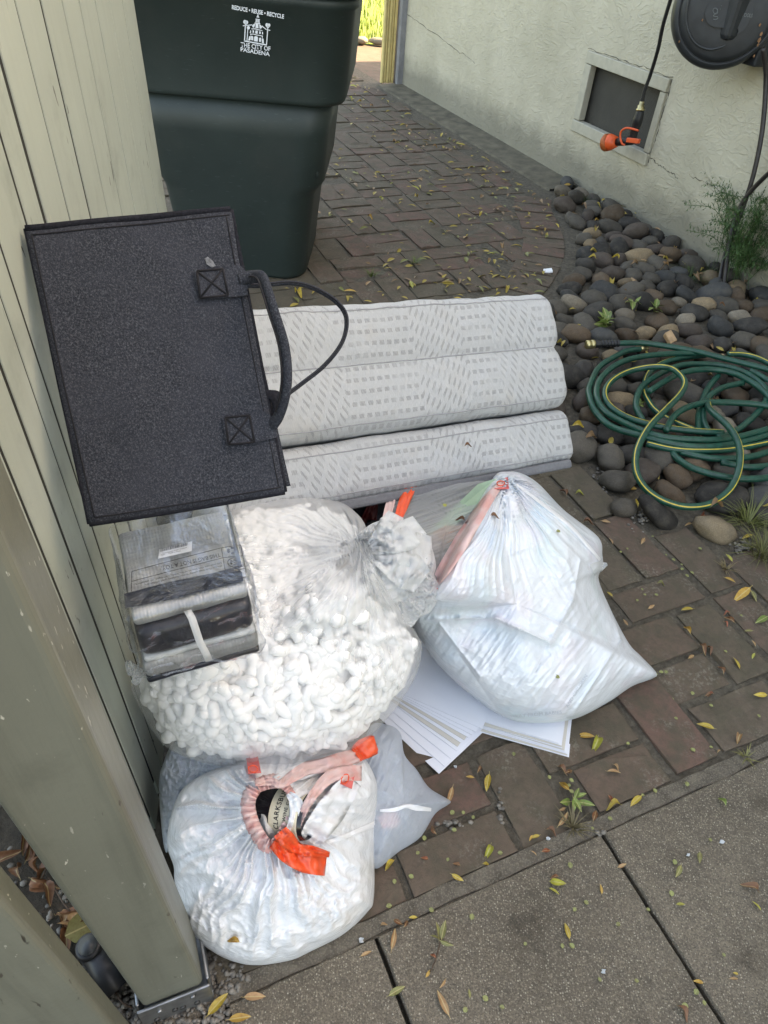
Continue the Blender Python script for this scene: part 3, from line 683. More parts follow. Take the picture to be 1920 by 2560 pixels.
# -------- wheeled recycling cart
ba = math.radians(0.5)
BX = np.array([math.cos(ba), math.sin(ba), 0]); BY = np.array([-math.sin(ba), math.cos(ba), 0])
BC = np.array([-.700, 3.36, 0])
bin_ = empty('recycling_cart', BC, 'dark green wheeled recycling cart with white city logo behind the fence', 'bin')
BM = Matrix((tuple(BX) + (BC[0],), tuple(BY) + (BC[1],), (0, 0, 1, BC[2])), ) if False else Matrix(((BX[0], BY[0], 0, BC[0]), (BX[1], BY[1], 0, BC[1]), (0, 0, 1, 0), (0, 0, 0, 1)))
def sec(w, d, r, z, dx=0, dy=0): return [(x + dx, y + dy, z) for x, y in rrect(w, d, r)]
def sec(w, d, r, z, dx=0, dy=0):
    yf = -.305 - .100 * min(z, .74) / .74; yb = .30 + .09 * min(z, .74) / .74
    return [((x + dx) * (1 - .05 * max(0, y / (yb - yf) + .5)), y + (yf + yb) / 2, z) for x, y in rrect(w, yb - yf, min(r * 1.55, w * .3), 10)]
secs = [sec(0.540, .62, .06, .0, -0.032), sec(0.565, .645, .07, .012, -0.032), sec(0.575, .66, .07, .10, -0.030), sec(0.630, .70, .07, .365, -0.024), sec(0.650, .715, .07, .385, -0.022), sec(0.700, .73, .07, .42, -0.018), sec(0.735, .76, .07, .60, -0.018), sec(0.780, .79, .07, .735, -0.016)]
V, F = loft(secs, BM); mobj('body', V, F, MAT['cart'], bin_)
def sec(w, d, r, z, dx=0, dy=0): return [((x + dx) * (1 - .05 * max(0, y / d + .5)), y + dy, z) for x, y in rrect(w, d, r * 1.45, 10)]
# the wide collar: its lower edge rolls under
cs = [sec(0.790, .79, .07, .745, -0.016), sec(0.820, .828, .08, .726, -0.010), sec(0.835, .845, .085, .726, -0.008), sec(0.843, .853, .085, .733, -0.007), sec(0.850, .858, .085, .745, -0.005), sec(0.885, .872, .085, 1.02, 0.002), sec(0.910, .90, .09, 1.03, 0.003), sec(0.910, .90, .09, 1.06, 0.003)]
V, F = loft(cs, BM, (False, True)); mobj('collar', V, F, MAT['cart'], bin_)
ls = [sec(0.935, .93, .09, 1.062, 0.003), sec(0.935, .93, .09, 1.085, 0.003), sec(0.890, .88, .09, 1.11, 0.003), sec(0.600, .6, .09, 1.125, 0.003)]
V, F = loft(ls, BM); mobj('lid', V, F, MAT['cart'], bin_)
for sx in (-1, 1):
    c = BM @ Vector((sx * .15, .34, .13)); V, F, _ = tube_geo([np.array(c) - BX * .03, np.array(c) + BX * .03], .13, 28); wv = mobj('wheel', V, F, MAT['black_rubber'], bin_)
    V, F, _ = tube_geo([np.array(c) - BX * .033, np.array(c) + BX * .033], .06, 16); mobj('hub', V, F, MAT['dark_steel'], wv)
hb = np.array(BM @ Vector((.292, -.318, .462))); V, F, _ = tube_geo([hb - BY * -.0 , hb - BY * .016], .022, 18); rg = mobj('bolt_boss', V, F, MAT['cart'], bin_)
V, F, _ = tube_geo([hb, hb - BY * .018], .0145, 16); mobj('bolt_hole', V, F, MAT['black_rubber'], rg)

# lettering and logo on the collar
cz0, cz1, cy0, cy1 = .745, 1.02, -.429, -.436
tl = unit(np.array([0, cy1 - cy0, cz1 - cz0])); TB = unit(BX); TUP = BY * tl[1] + UP * tl[2]; TN = unit(np.cross(TB, TUP)); TP0 = np.array(BM @ Vector((0, cy0 - .002, cz0)))
def text_mesh(body, size=1.0, bold=0.0, space=1.0):
    cu = bpy.data.curves.new('lettering', 'FONT'); cu.body = body; cu.size = size; cu.offset = bold; cu.space_character = space; cu.resolution_u = 3
    o = bpy.data.objects.new('lettering', cu); COL.objects.link(o); dg = bpy.context.evaluated_depsgraph_get(); dg.update()
    me = bpy.data.meshes.new_from_object(o.evaluated_get(dg)); bpy.data.objects.remove(o); bpy.data.curves.remove(cu)
    return me
def put_text(body, p0, p1, upv, mat, parent, name='lettering', h=None, bold=0.0, lift=0.0, space=1.0):
    """lays a line of text from p0 to p1 (3D), letters rising along upv, capital height h"""
    me = text_mesh(body, 1.0, bold, space); xs = [v.co.x for v in me.vertices]; ys = [v.co.y for v in me.vertices]
    if not xs: return None
    x0, x1, y1 = min(xs), max(xs), max(ys); p0, p1 = np.asarray(p0, float), np.asarray(p1, float); X = p1 - p0; L = np.linalg.norm(X); X = X / L
    U = unit(upv - X * (upv @ X)); N = np.cross(X, U); sx = L / (x1 - x0); sy = (h / y1) if h else sx
    for v in me.vertices:
        q = p0 + X * ((v.co.x - x0) * sx) + U * (v.co.y * sy) + N * lift; v.co = Vector(q)
    me.materials.clear(); me.materials.append(mat); me.update()
    return link(bpy.data.objects.new(name, me), parent)
Zp = 1659 / 170
def bp(x, y): return onplane(560 + x / Zp, y / Zp, TP0, TN)
put_text('REDUCE \u2022 REUSE \u2022 RECYCLE', bp(195, 218), bp(1465, 452), TUP, MAT['white_print'], bin_, h=np.linalg.norm(bp(195, 218) - bp(203, 115)), bold=.035, lift=.002)
put_text('THE CITY OF', bp(410, 1135), bp(1135, 1245), TUP, MAT['white_print'], bin_, h=np.linalg.norm(bp(410, 1135) - bp(416, 1015)) * .93, bold=.02, lift=.002)
put_text('PASADENA', bp(408, 1245), bp(1118, 1368), TUP, MAT['white_print'], bin_, h=np.linalg.norm(bp(408, 1245) - bp(414, 1145)), bold=.02, lift=.002)
polys = []
def seg(x0, y0, x1, y1, wd):
    dx, dy = x1 - x0, y1 - y0; L = math.hypot(dx, dy); nx, ny = -dy / L * wd / 2, dx / L * wd / 2
    polys.append([(x0 + nx, y0 + ny), (x1 + nx, y1 + ny), (x1 - nx, y1 - ny), (x0 - nx, y0 - ny)])
def disc(x, y, rx, ry, n=14): polys.append([(x + rx * math.cos(6.283 * k / n), y + ry * math.sin(6.283 * k / n)) for k in range(n)])
for a in ((490, 995, 1050, 1095, 30), (525, 600, 503, 1000, 24), (585, 700, 563, 1000, 20), (1070, 680, 1040, 1095, 24), (462, 625, 690, 605, 20), (925, 630, 1030, 715, 22), (1030, 712, 1130, 740, 20)): seg(*a)
for a in ((512, 530, 42, 48), (555, 545, 38, 48), (535, 575, 30, 30), (598, 675, 40, 42), (1048, 605, 36, 46), (1098, 615, 36, 46), (1075, 655, 32, 30)): disc(*a)
polys += [[(822, 345), (842, 345), (846, 385), (866, 430), (792, 420), (812, 385)], [(768, 450), (882, 468), (876, 490), (770, 470)], [(780, 478), (806, 482), (800, 545), (772, 540)], [(836, 486), (868, 490), (872, 560), (838, 552)], [(812, 486), (830, 488), (828, 548), (808, 545)],
          [(752, 545), (884, 566), (890, 590), (748, 570)], [(690, 620), (725, 585), (760, 572), (765, 600), (735, 670), (700, 665)], [(775, 575), (840, 583), (845, 690), (770, 680)], [(860, 590), (900, 610), (935, 660), (900, 700), (868, 690)],
          [(672, 690), (760, 690), (850, 715), (940, 735), (938, 752), (845, 735), (760, 712), (670, 712)], [(700, 735), (738, 740), (735, 800), (700, 795)], [(770, 738), (830, 745), (825, 825), (765, 815)], [(862, 760), (900, 765), (898, 828), (858, 822)],
          [(645, 735), (665, 735), (660, 805), (630, 805)], [(930, 775), (952, 775), (958, 840), (930, 835)], [(640, 822), (720, 818), (800, 840), (860, 850), (955, 870), (950, 892), (860, 868), (800, 862), (720, 840), (645, 842)],
          [(664, 880), (690, 872), (714, 885), (712, 985), (662, 975)], [(735, 900), (760, 878), (810, 885), (832, 910), (826, 1015), (732, 1000)], [(860, 925), (885, 912), (905, 930), (902, 1022), (856, 1012)], [(615, 880), (645, 880), (640, 985), (595, 985)], [(945, 938), (968, 940), (975, 1060), (925, 1045)], [(655, 850), (668, 850), (650, 970), (640, 965)], [(930, 880), (945, 882), (935, 1010), (922, 1005)]]
V, F = [], []
for q in polys:
    k = len(V); V += [bp(*p) + TN * .002 for p in q]; F.append(tuple(range(k, k + len(q))))
mobj('city_logo', V, F, MAT['white_print'], bin_, smooth=False)

# -------- folded three part mattress, tilted up at the front
mp = [PD(620, 765, 1.50), PD(1390, 725, 1.879), PD(1455, 1110, 1.822), PD(700, 1240, 1.433)]
MX = unit(mp[1] - mp[0] + mp[2] - mp[3]); MD = (mp[3] - mp[0] + mp[2] - mp[1]); MD -= MX * (MD @ MX); MD = unit(MD); MN = np.cross(MX, MD)
if MN[1] > 0: MN = -MN                                     # towards the camera
MTR = onplane(1402, 722, mp[1], MN); MBR = onplane(1452, 1160, mp[1], MN)
Hm = (MBR - MTR) @ MD; Lm = .93
ctr = (MTR + MBR) / 2
matt = empty('folding_mattress', ctr - MN * .2, 'white quilted mattress folded in three behind the bags', 'mattress')
def cushion(name, c, ax, ay, az, lx, ly, lz, r, parent, seed, crease=None):
    """a soft box: ax along, ay down the front, az towards the camera"""
    nu_, nv_, rn = 70, 26, 6
    prof = rrect(ly, lz, r, rn)
    ex_ = [(y, lz / 2) for y in np.linspace(ly / 2 - r, -ly / 2 + r, 26)[1:-1]]; prof = prof[:rn + 1] + ex_ + prof[rn + 1:]; npf = len(prof); per = [0]
    for k in range(npf): per.append(per[-1] + math.dist(prof[k], prof[(k + 1) % npf]))
    V, F, UVv = [], [], []
    st = [(-lx / 2 + r * (1 - math.cos(a)), 1 - (r / min(ly, lz)) * 2 * (1 - math.sin(a)) * .8) for a in np.linspace(0.05, math.pi / 2, 7)]
    us = st + [(x, 1.0) for x in np.linspace(-lx / 2 + r, lx / 2 - r, nu_)[1:-1]] + [(-x, s) for x, s in st[::-1]]
    for x, s in us:
        for k, (py, pz) in enumerate(prof):
            q = c + ax * x + ay * py * s + az * pz * s
            V.append(q); UVv.append((x, py + (0 if pz > 0 else pz)))
    V = np.array(V); nr = np.array([ay * p[0] + az * p[1] for p in prof]); nr /= np.linalg.norm(nr, axis=1)[:, None]; nr = np.tile(nr, (len(us), 1))
    V = V + nr * (fbm(V * 7 + seed, 3)[:, None] * .010 + fbm(V * 24 + seed, 2)[:, None] * .0035)
    if crease is not None:
        hh = np.array([p[0] for p in prof] * len(us)); fr = np.array([p[1] for p in prof] * len(us)) > 0; V = V - az * (np.exp(-np.abs(hh - crease) / .009) * .007 * fr)[:, None] + az * (np.exp(-((np.abs(hh - crease) - .06) / .05) ** 2) * .006 * fr)[:, None]
        V = V - ax * (np.exp(-np.abs(hh - crease) / .014) * .012 * (np.array([u_[0] for u_ in us for _ in prof]) > lx / 2 - .05))[:, None]
    m = len(us)
    for i in range(m - 1):
        for k in range(npf): F.append((i * npf + k, i * npf + (k + 1) % npf, (i + 1) * npf + (k + 1) % npf, (i + 1) * npf + k))
    F.append(tuple(range(npf))[::-1]); F.append(tuple((m - 1) * npf + k for k in range(npf)))
    o = mobj(name, V, F, MAT['mattress'], parent); uvl = o.data.uv_layers.new(name='UVMap')
    for lp in o.data.loops: uvl.data[lp.index].uv = UVv[lp.vertex_index]
    return o, prof, V, npf, m
frac = [(.0, .655), (.668, .972)]
for k, (f0, f1) in enumerate(frac):
    y0, y1 = f0 * Hm, f1 * Hm; ro = (.0, .03)[k]
    base = MTR + MD * (y0 + y1) / 2 + MX * ((MBR - MTR) @ MX * (y0 + y1) / 2 / Hm) * (1.0)
    cx = base - MX * (Lm / 2) - MN * (.245 + (.004, .012)[k])
    if k == 1: cx = cx + MX * .020
    o, prof, V, npf, m = cushion('mattress_panel', cx, MX, MD, MN, Lm, (y1 - y0) * 1.01, .49, .040 if k == 0 else .036, matt, 3.1 * k, crease=-.002 if k == 0 else None)
    # stitched seams along the front edges
    for sy, off in ((-1, .022), (1, .016)) + (((0, .002),) if k == 0 else ()):
        tgt = sy * ((y1 - y0) / 2 - off) - (.002 if sy == 0 else 0); kk = min((abs(p_[0] - tgt) + (9 if p_[1] <= .1 else 0), q_) for q_, p_ in enumerate(prof))[1]
        ln = [V[i_ * npf + kk] + MN * .0006 for i_ in range(5, m - 5)]
        Vt, Ft, _ = tube_geo(ln, .0015, 5); mobj('seam', Vt, Ft, MAT['piping'], o)
base = MTR + MD * (.985 * Hm) + MX * ((MBR - MTR) @ MX) - MX * Lm / 2 - MN * .25
box('base_cloth', base, MX, MD, MN, Lm / 2 - .012, .011, .235, MAT['grey_fabric'], matt, .006, 2)

# -------- flat felt tote lying against the fence
fs = 1.31 * .75
q4 = [PD(65, 573, .75 * 1.31), PD(575, 525, .732 * 1.31), PD(712, 1232, .69 * 1.31), PD(225, 1310, .707 * 1.31)]
FX = unit(q4[1] - q4[0] + q4[2] - q4[3]); FY = q4[3] - q4[0] + q4[2] - q4[1]; FY -= FX * (FY @ FX); FY = unit(FY); FNn = np.cross(FX, FY)
if FNn[1] > 0: FNn = -FNn
fc = sum(q4) / 4
felt = empty('felt_tote', fc, 'dark grey felt tote bag propped flat on its side against the fence', 'bag')
def fp(u, v, lift=0.0): return onplane(u, v, fc, FNn) + FNn * lift
def panel(name, corners, lift, th, mat, parent, amp=.003, nx=26, ny=36, seed=0):
    V, F = [], []
    for j in range(ny + 1):
        for i in range(nx + 1):
            a, b = i / nx, j / ny; u = (corners[0][0] * (1 - a) + corners[1][0] * a) * (1 - b) + (corners[3][0] * (1 - a) + corners[2][0] * a) * b
            v = (corners[0][1] * (1 - a) + corners[1][1] * a) * (1 - b) + (corners[3][1] * (1 - a) + corners[2][1] * a) * b
            p = fp(u, v, lift); p = p + FNn * (amp * fbm(p * 9 + seed, 2) + .0004 * noise3(p * 190)); V.append(p)
    for j in range(ny):
        for i in range(nx): k = j * (nx + 1) + i; F.append((k, k + 1, k + nx + 2, k + nx + 1))
    return solid(mobj(name, V, F, mat, parent), th, -1)
C = [(65, 573), (577, 526), (712, 1230), (224, 1310)]
panel('front_panel', C, .0, .004, MAT['felt'], felt, .0045)
panel('back_panel', [(80, 585), (573, 530), (728, 1215), (236, 1300)], -.022, .004, MAT['felt'], felt, .003, seed=4)
# gusset between the two panels, seen dark along the open side
def gusset(name, a, b, mat):
    A = [fp(a[0] + (b[0] - a[0]) * t, a[1] + (b[1] - a[1]) * t, -.003) for t in np.linspace(0, 1, 20)]
    B = [fp(a[0] + (b[0] - a[0]) * t + 3, a[1] + (b[1] - a[1]) * t - 2, -.022) for t in np.linspace(0, 1, 20)]
    V, F = strip_geo(A, B); return solid(mobj(name, V, F, mat, felt), .003)
gusset('gusset', (224, 1308), (712, 1229), MAT['felt_edge']); gusset('gusset', (66, 575), (577, 528), MAT['felt_edge'])
gusset('gusset', (66, 575), (225, 1308), MAT['felt_edge'])
# bound edges and stitch lines
def line3(pts, lift, r, mat, name, n=10):
    path = [fp(u, v, lift) + FNn * .003 * 0 for u, v in catmull([(a, b, 0) for a, b in pts], n)[:, :2]]
    path = [p + FNn * (.003 * fbm(p * 9, 2)) for p in path]
    V, F, _ = tube_geo(path, r, 6); return mobj(name, V, F, mat, felt)
line3([(65, 573), (320, 549), (577, 526)], .002, .0042, MAT['felt_edge'], 'binding'); line3([(577, 526), (645, 878), (712, 1230)], .001, .0034, MAT['felt_edge'], 'binding')
line3([(712, 1230), (470, 1272), (224, 1310)], .001, .0036, MAT['felt_edge'], 'binding'); line3([(224, 1310), (145, 940), (65, 573)], .001, .0030, MAT['felt_edge'], 'binding')
for a in ([(80, 590), (330, 566), (574, 541)], [(240, 1294), (470, 1258), (702, 1218)], [(82, 590), (160, 950), (238, 1294)]): line3(a, .0042, .0010, MAT['thread'], 'stitching')
line3([(566, 545), (620, 830), (696, 1215)], .0042, .0009, MAT['thread'], 'stitching')
# handle tabs with a crossed square of stitches
def tab(cs, sq, neck):
    V = [fp(u, v, .0085) for u, v in cs]; o = solid(mobj('handle_tab', V, [tuple(range(len(cs)))], MAT['felt'], felt, smooth=False), .003, 0)
    for a, b in ((0, 1), (1, 2), (2, 3), (3, 0), (0, 2), (1, 3)):
        V, F, _ = tube_geo([fp(*sq[a], .0102), fp(*sq[b], .0102)], .0014, 5); mobj('stitching', V, F, MAT['thread'], o)
tab([(487, 682), (560, 678), (588, 668), (604, 672), (622, 690), (632, 712), (618, 728), (620, 742), (610, 745), (500, 753)], [(494, 684), (558, 678), (571, 743), (502, 750)], None)
tab([(556, 1046), (626, 1038), (662, 1030), (690, 1052), (700, 1062), (690, 1076), (692, 1094), (640, 1106), (568, 1116)], [(564, 1046), (624, 1040), (636, 1106), (572, 1112)], None)
def strap(pts, r, name, flat=(1, .55)):
    pa = catmull([fp(u, v, l) for u, v, l in pts], 10); V, F, _ = tube_geo(pa, r, 12, up0=FNn, flat=flat); o = mobj(name, V, F, MAT['felt'], felt); return o, pa
o1, pa1 = strap([(600, 702, .008), (632, 700, .014), (655, 712, .030), (668, 750, .042), (685, 810, .050), (706, 880, .052), (714, 950, .048), (708, 1005, .036), (694, 1046, .018), (680, 1062, .008)], .0078, 'handle', (.6, 1.0))
V, F, _ = tube_geo([p - FX * .0068 + FNn * .0035 for p in pa1[12:-14]], .0012, 5); mobj('stitching', V, F, MAT['thread'], o1)
o2, pa2 = strap([(590, 700, -.024), (650, 698, -.030), (730, 686, -.040), (790, 694, -.050), (850, 726, -.055), (879, 770, -.055), (868, 835, -.05), (820, 900, -.04), (760, 950, -.03), (716, 985, -.02), (690, 1010, -.022)], .0052, 'handle', (1.0, .55))
V, F, _ = tube_geo([p + FNn * .0050 for p in pa2[6:-6]], .0009, 5); mobj('stitching', V, F, MAT['thread'], o2)
loopV = [fp(u, v, l) for u, v, l in catmull([(668, 985, -.004), (688, 990, .0), (698, 1015, .0), (690, 1035, -.004), (672, 1045, -.008)], 6)]
V, F, _ = tube_geo(loopV, .010, 10, flat=(.4, 1)); mobj('closing_flap', V, F, MAT['felt_edge'], felt)
V = [fp(*p) for p in ((512, 650), (520, 645), (532, 655), (540, 668), (530, 672), (518, 664))]
mobj('chalk_mark', [p + FNn * .0052 for p in V], [(0, 1, 2, 3, 4, 5)], MAT['chalk_smudge'], felt, smooth=False)

# -------- bags: soft closed skins, blown out from an outline
def blob(out, cen, bulge, back, nth=300, ns=90, pw=2.2, wr=None, cz=None, hole=None, closed=True, smooth_n=12, name=None):
    """out: [(u, v, z)] where the outline stands; returns vertex array and faces of a closed skin.
    The skin swells by `bulge` on the near side and `back` on the far side and never sinks under the ground."""
    o = np.array(out, float); cl = np.vstack([o, o[:1]])
    sp = catmull(np.vstack([o[-1:], o, o[:2]]), smooth_n)[smooth_n:-smooth_n]
    d = np.r_[0, np.cumsum(np.linalg.norm(np.diff(sp[:, :2], axis=0), axis=1))]; t = np.linspace(0, d[-1], nth + 1)[:-1]
    ou, ov, oz = (np.interp(t, d, sp[:, k]) for k in range(3))
    De = np.array([np.linalg.norm(P(u, v, z) - O3) for u, v, z in zip(ou, ov, oz)])
    D0 = np.mean(De) if cz is None else np.linalg.norm(P(cen[0], cen[1], cz) - O3)
    s = np.sin(np.linspace(0, 1, ns) * math.pi / 2) ** .92; s[0] = 0.004
    S, TH = np.meshgrid(s, np.arange(nth), indexing='ij')
    U_ = cen[0] + S * (ou[TH] - cen[0]); V_ = cen[1] + S * (ov[TH] - cen[1]); D = S * De[TH] + (1 - S) * D0
    prof = np.sqrt(np.maximum(0, 1 - S ** pw))
    dr = np.stack([U_ - 960, V_ - 1280, np.full_like(U_, F_PX)], -1); dr /= np.linalg.norm(dr, axis=-1)[..., None]
    R = np.stack([dr @ RT, dr @ FW, -(dr @ NV)], -1)
    Dn = D - bulge * prof
    if wr is not None:
        p0 = O3 + R * Dn[..., None]; Dn = Dn - wr(U_, V_, S, TH / nth, p0) * np.clip((1 - S) * 14, 0, 1) ** .7
    lim = (HC - .004) / -R[..., 2]; Dn = np.minimum(Dn, lim)
    A = O3 + R * Dn[..., None]
    k2 = max(10, ns // 4); sb = np.linspace(1, 0.01, k2)[1:]
    Sb, Tb = np.meshgrid(sb, np.arange(nth), indexing='ij'); Ub = cen[0] + Sb * (ou[Tb] - cen[0]); Vb = cen[1] + Sb * (ov[Tb] - cen[1])
    drb = np.stack([Ub - 960, Vb - 1280, np.full_like(Ub, F_PX)], -1); drb /= np.linalg.norm(drb, axis=-1)[..., None]; Rb = np.stack([drb @ RT, drb @ FW, -(drb @ NV)], -1)
    Db = Sb * De[Tb] + (1 - Sb) * D0 + back * np.sqrt(np.maximum(0, 1 - Sb ** 2)); Db = np.minimum(Db, (HC - .0025) / -Rb[..., 2])
    B = O3 + Rb * Db[..., None]
    allv = np.concatenate([A, B], 0); m = allv.shape[0]
    i, j = np.meshgrid(np.arange(m - 1), np.arange(nth), indexing='ij'); jn = (j + 1) % nth
    Q = np.stack([i * nth + j, i * nth + jn, (i + 1) * nth + jn, (i + 1) * nth + j], -1).reshape(-1, 4)
    if hole is not None:
        uu = (U_[:-1] + U_[1:]) / 2; vv_ = (V_[:-1] + V_[1:]) / 2
        keep = np.ones((m - 1, nth), bool)
        for a in range(ns - 1):
            for b in range(nth):
                if inside((uu[a, b], vv_[a, b]), hole): keep[a, b] = False
        Q = Q[keep.reshape(-1)]
    info = dict(A=A, U=U_, V=V_, S=S, TH=TH)
    return allv.reshape(-1, 3), Q, info
def surf_at(info, u, v, lift=0.0):
    """the point on a bag's near skin seen at a picture position"""
    d = (info['U'] - u) ** 2 + (info['V'] - v) ** 2; f = np.argpartition(d.ravel(), 6)[:6]; wgt = 1 / (d.ravel()[f] + .5)
    Dd = np.linalg.norm(info['A'].reshape(-1, 3)[f] - O3, axis=1); return PD(u, v, (Dd * wgt).sum() / wgt.sum() - lift)
def pleat(t, k, seed, sharp=2.0):
    return (1 - np.abs(noise3(np.stack([t * k, 0 * t + seed, 0 * t], -1)) * 1.8).clip(0, 1)) ** sharp
def rib(name, info, pts, wd, mat, parent, lift=.003, fold=.003, n=10, thick=.0006):
    """a ribbon lying on a bag: pts = [(u, v, lift)], wd in picture pixels"""
    c = catmull([(a[0], a[1], a[2] if len(a) > 2 else lift) for a in pts], n); tg = np.gradient(c[:, :2], axis=0); tg /= np.linalg.norm(tg, axis=1)[:, None] + 1e-9; nm = np.stack([-tg[:, 1], tg[:, 0]], 1)
    w_ = np.interp(np.linspace(0, 1, len(c)), np.linspace(0, 1, len(wd)), wd) if hasattr(wd, '__len__') else np.full(len(c), wd)
    m = 6; V = []
    for i in range(len(c)):
        for k in range(m + 1):
            a = (k / m - .5) * w_[i]; p = c[i, :2] + nm[i] * a; V.append(surf_at(info, p[0], p[1], c[i, 2] + fold * math.sin(k * 2.1 + i * .25)))
    F = [(i * (m + 1) + k, i * (m + 1) + k + 1, (i + 1) * (m + 1) + k + 1, (i + 1) * (m + 1) + k) for i in range(len(c) - 1) for k in range(m)]
    return solid(mobj(name, V, F, mat, parent), thick)

def pxl(pts, ox, oy, sc): return [(ox + p[0] / sc, oy + p[1] / sc, *p[2:]) for p in pts]
def creases(U_, V_, segs):
    out = 0 * U_
    for (x0, y0, x1, y1, w_, a) in segs:
        dx, dy = x1 - x0, y1 - y0; L2 = dx * dx + dy * dy; t = (((U_ - x0) * dx + (V_ - y0) * dy) / L2).clip(0, 1)
        d2 = (U_ - x0 - t * dx) ** 2 + (V_ - y0 - t * dy) ** 2; out = out + a * np.exp(-np.sqrt(d2) / w_)
    return out
def n2(a, b, s=0.0): return np.stack([a, b, 0 * a + s], -1)

# -------- white kitchen bag with the bottle, at the foot of the post
k3 = lambda pts: pxl(pts, 400, 1800, 2.183)
wine_out = [(469, 1960, .22), (533, 1924, .24), (606, 1905, .26), (647, 1878, .24), (766, 1869, .22), (858, 1864, .2), (908, 1892, .18), (940, 1951, .14), (943, 2006, .10), (936, 2093, .05), (935, 2240, .010), (918, 2281, .006), (858, 2336, .005), (780, 2377, .005), (721, 2402, .005), (620, 2412, .006), (528, 2377, .03), (464, 2308, .07), (438, 2212, .12), (434, 2166, .14), (418, 2116, .16), (423, 2056, .18), (441, 1997, .2)]
hole = [(q[0], q[1]) for q in k3([(540, 385), (600, 366), (665, 366), (708, 415), (712, 500), (665, 585), (640, 635), (600, 660), (556, 605), (518, 515), (512, 440)])]
hc = (680, 2022)
def wr_wine(U_, V_, S, t, p0):
    a = np.arctan2(V_ - hc[1], U_ - hc[0]); r = np.hypot(U_ - hc[0], V_ - hc[1])
    left = .35 + .65 * np.clip((np.cos(a - 2.6) + .55) / 1.2, 0, 1)
    pl_ = (pleat(a / 6.283 + .02 * noise3(n2(U_ / 90, V_ / 90)), 34, 3.3, 1.4) - .5) * .034 * np.exp(-(np.maximum(0, r - 110) / 230) ** 2) * np.clip((r - 55) / 40, 0, 1) * left
    pl_ += (pleat(a / 6.283, 120, 7.7, 2) - .4) * .004 * np.exp(-((r - 80) / 90) ** 2)
    cr = (ridge(n2(U_ / 75, V_ / 95, 2.) + .5 * fbm(n2(U_ / 60, V_ / 60, 5.), 2)[..., None], 4) ** 1.6 - .3) * .015 * (.55 + .45 * left)
    ln = (ridge(n2((U_ * .95 + V_ * .3) / 26, (V_ * .95 - U_ * .3) / 260, 1.), 2) - .4) * .005 * np.clip((V_ - 2080) / 120, 0, 1) * np.clip((760 - U_) / 120, 0, 1)
    soft = fbm(n2(U_ / 120, V_ / 120, 9.), 2) * .030
    st = creases(U_, V_, [(705, 2110, 690, 2180, 12, .012), (690, 2180, 640, 2290, 12, .016), (640, 2290, 632, 2405, 10, .012), (760, 2090, 730, 2200, 10, .006), (560, 2010, 500, 2110, 12, .010), (500, 2110, 455, 2150, 14, -.012), (560, 2200, 640, 2210, 12, .007), (455, 2150, 440, 2190, 10, .008)])
    tissue = (ridge(n2(U_ / 24, V_ / 24, 4.), 3) - .4) * .009 * np.exp(-(((U_ - 790) / 80) ** 2 + ((V_ - 2260) / 75) ** 2) ** 2)
    lip = .028 * np.exp(-((r - 62) / 45) ** 2)
    return pl_ + cr + ln + soft + st + tissue + lip
V, Q, wi = blob(wine_out, (690, 2120), .150, .02, 420, 150, 2.4, wr_wine, hole=hole)
wine = empty('trash_bag', P(690, 2200, 0), 'open white drawstring trash bag with a wine bottle in its mouth, beside the post', 'trash bag')
fast_mesh('bag_skin', V, Q, MAT['white_bag'], wine)
# pale box seen through the right hand side of the bag
def patch(name, info, poly, lift, mat, parent, n=14, th=.0008):
    """a four cornered sheet following the bag"""
    V, F = [], []
    for j in range(n + 1):
        for i in range(n + 1):
            a, b = i / n, j / n; u = (poly[0][0] * (1 - a) + poly[1][0] * a) * (1 - b) + (poly[3][0] * (1 - a) + poly[2][0] * a) * b; v = (poly[0][1] * (1 - a) + poly[1][1] * a) * (1 - b) + (poly[3][1] * (1 - a) + poly[2][1] * a) * b
            V.append(surf_at(info, u, v, lift))
    for j in range(n):
        for i in range(n): k = j * (n + 1) + i; F.append((k, k + 1, k + n + 2, k + n + 1))
    return solid(mobj(name, V, F, mat, parent), th)
# ruffled pink hem round the mouth
hp = catmull([(a, b, 0) for a, b in hole + hole[:1]], 14)[:, :2]; V = []; m_ = 7; nh = len(hp)
tg = np.gradient(hp, axis=0); tg /= np.linalg.norm(tg, axis=1)[:, None]; nm = np.stack([tg[:, 1], -tg[:, 0]], 1)
if ((hp - np.array(hc)) * nm).sum() < 0: nm = -nm
for i in range(nh):
    wd = 32 * (.65 + .5 * (nm[i, 0] < .2)) + 5 * noise3(np.array([i * .35, 2., 0]))
    for k in range(m_ + 1):
        q = hp[i] + nm[i] * (k / m_ * wd - 5); rf = .0042 * math.sin(i * 1.15 + 1.3 * noise3(np.array([i * .2, 0, 0]))) + .003 * noise3(np.array([i * .9, k * .8, 1]))
        V.append(surf_at(wi, q[0], q[1],   .004 + .0035 * math.sin(k / m_ * math.pi) + rf))
F = [(i * (m_ + 1) + k, i * (m_ + 1) + k + 1, ((i + 1) % nh) * (m_ + 1) + k + 1, ((i + 1) % nh) * (m_ + 1) + k) for i in range(nh - 1) for k in range(m_)]
solid(mobj('gathered_hem', V, F, MAT['pink_hem'], wine), .0006)
rib('hem_band', wi, k3([(520, 345, .016), (600, 335, .018), (655, 350, .020), (720, 310, .024), (800, 265, .026), (900, 245, .028), (1000, 215, .03), (1085, 190, .03)]), [14, 20, 22, 28, 34, 38, 40, 36], MAT['pink_hem'], wine, fold=.005)
rib('hem_band', wi, k3([(745, 640, .020), (760, 560, .022), (800, 470, .026), (850, 390, .03), (930, 310, .034), (1010, 290, .036), (1100, 290, .034)]), [10, 16, 22, 24, 34, 40, 38], MAT['pink_hem'], wine, fold=.004)
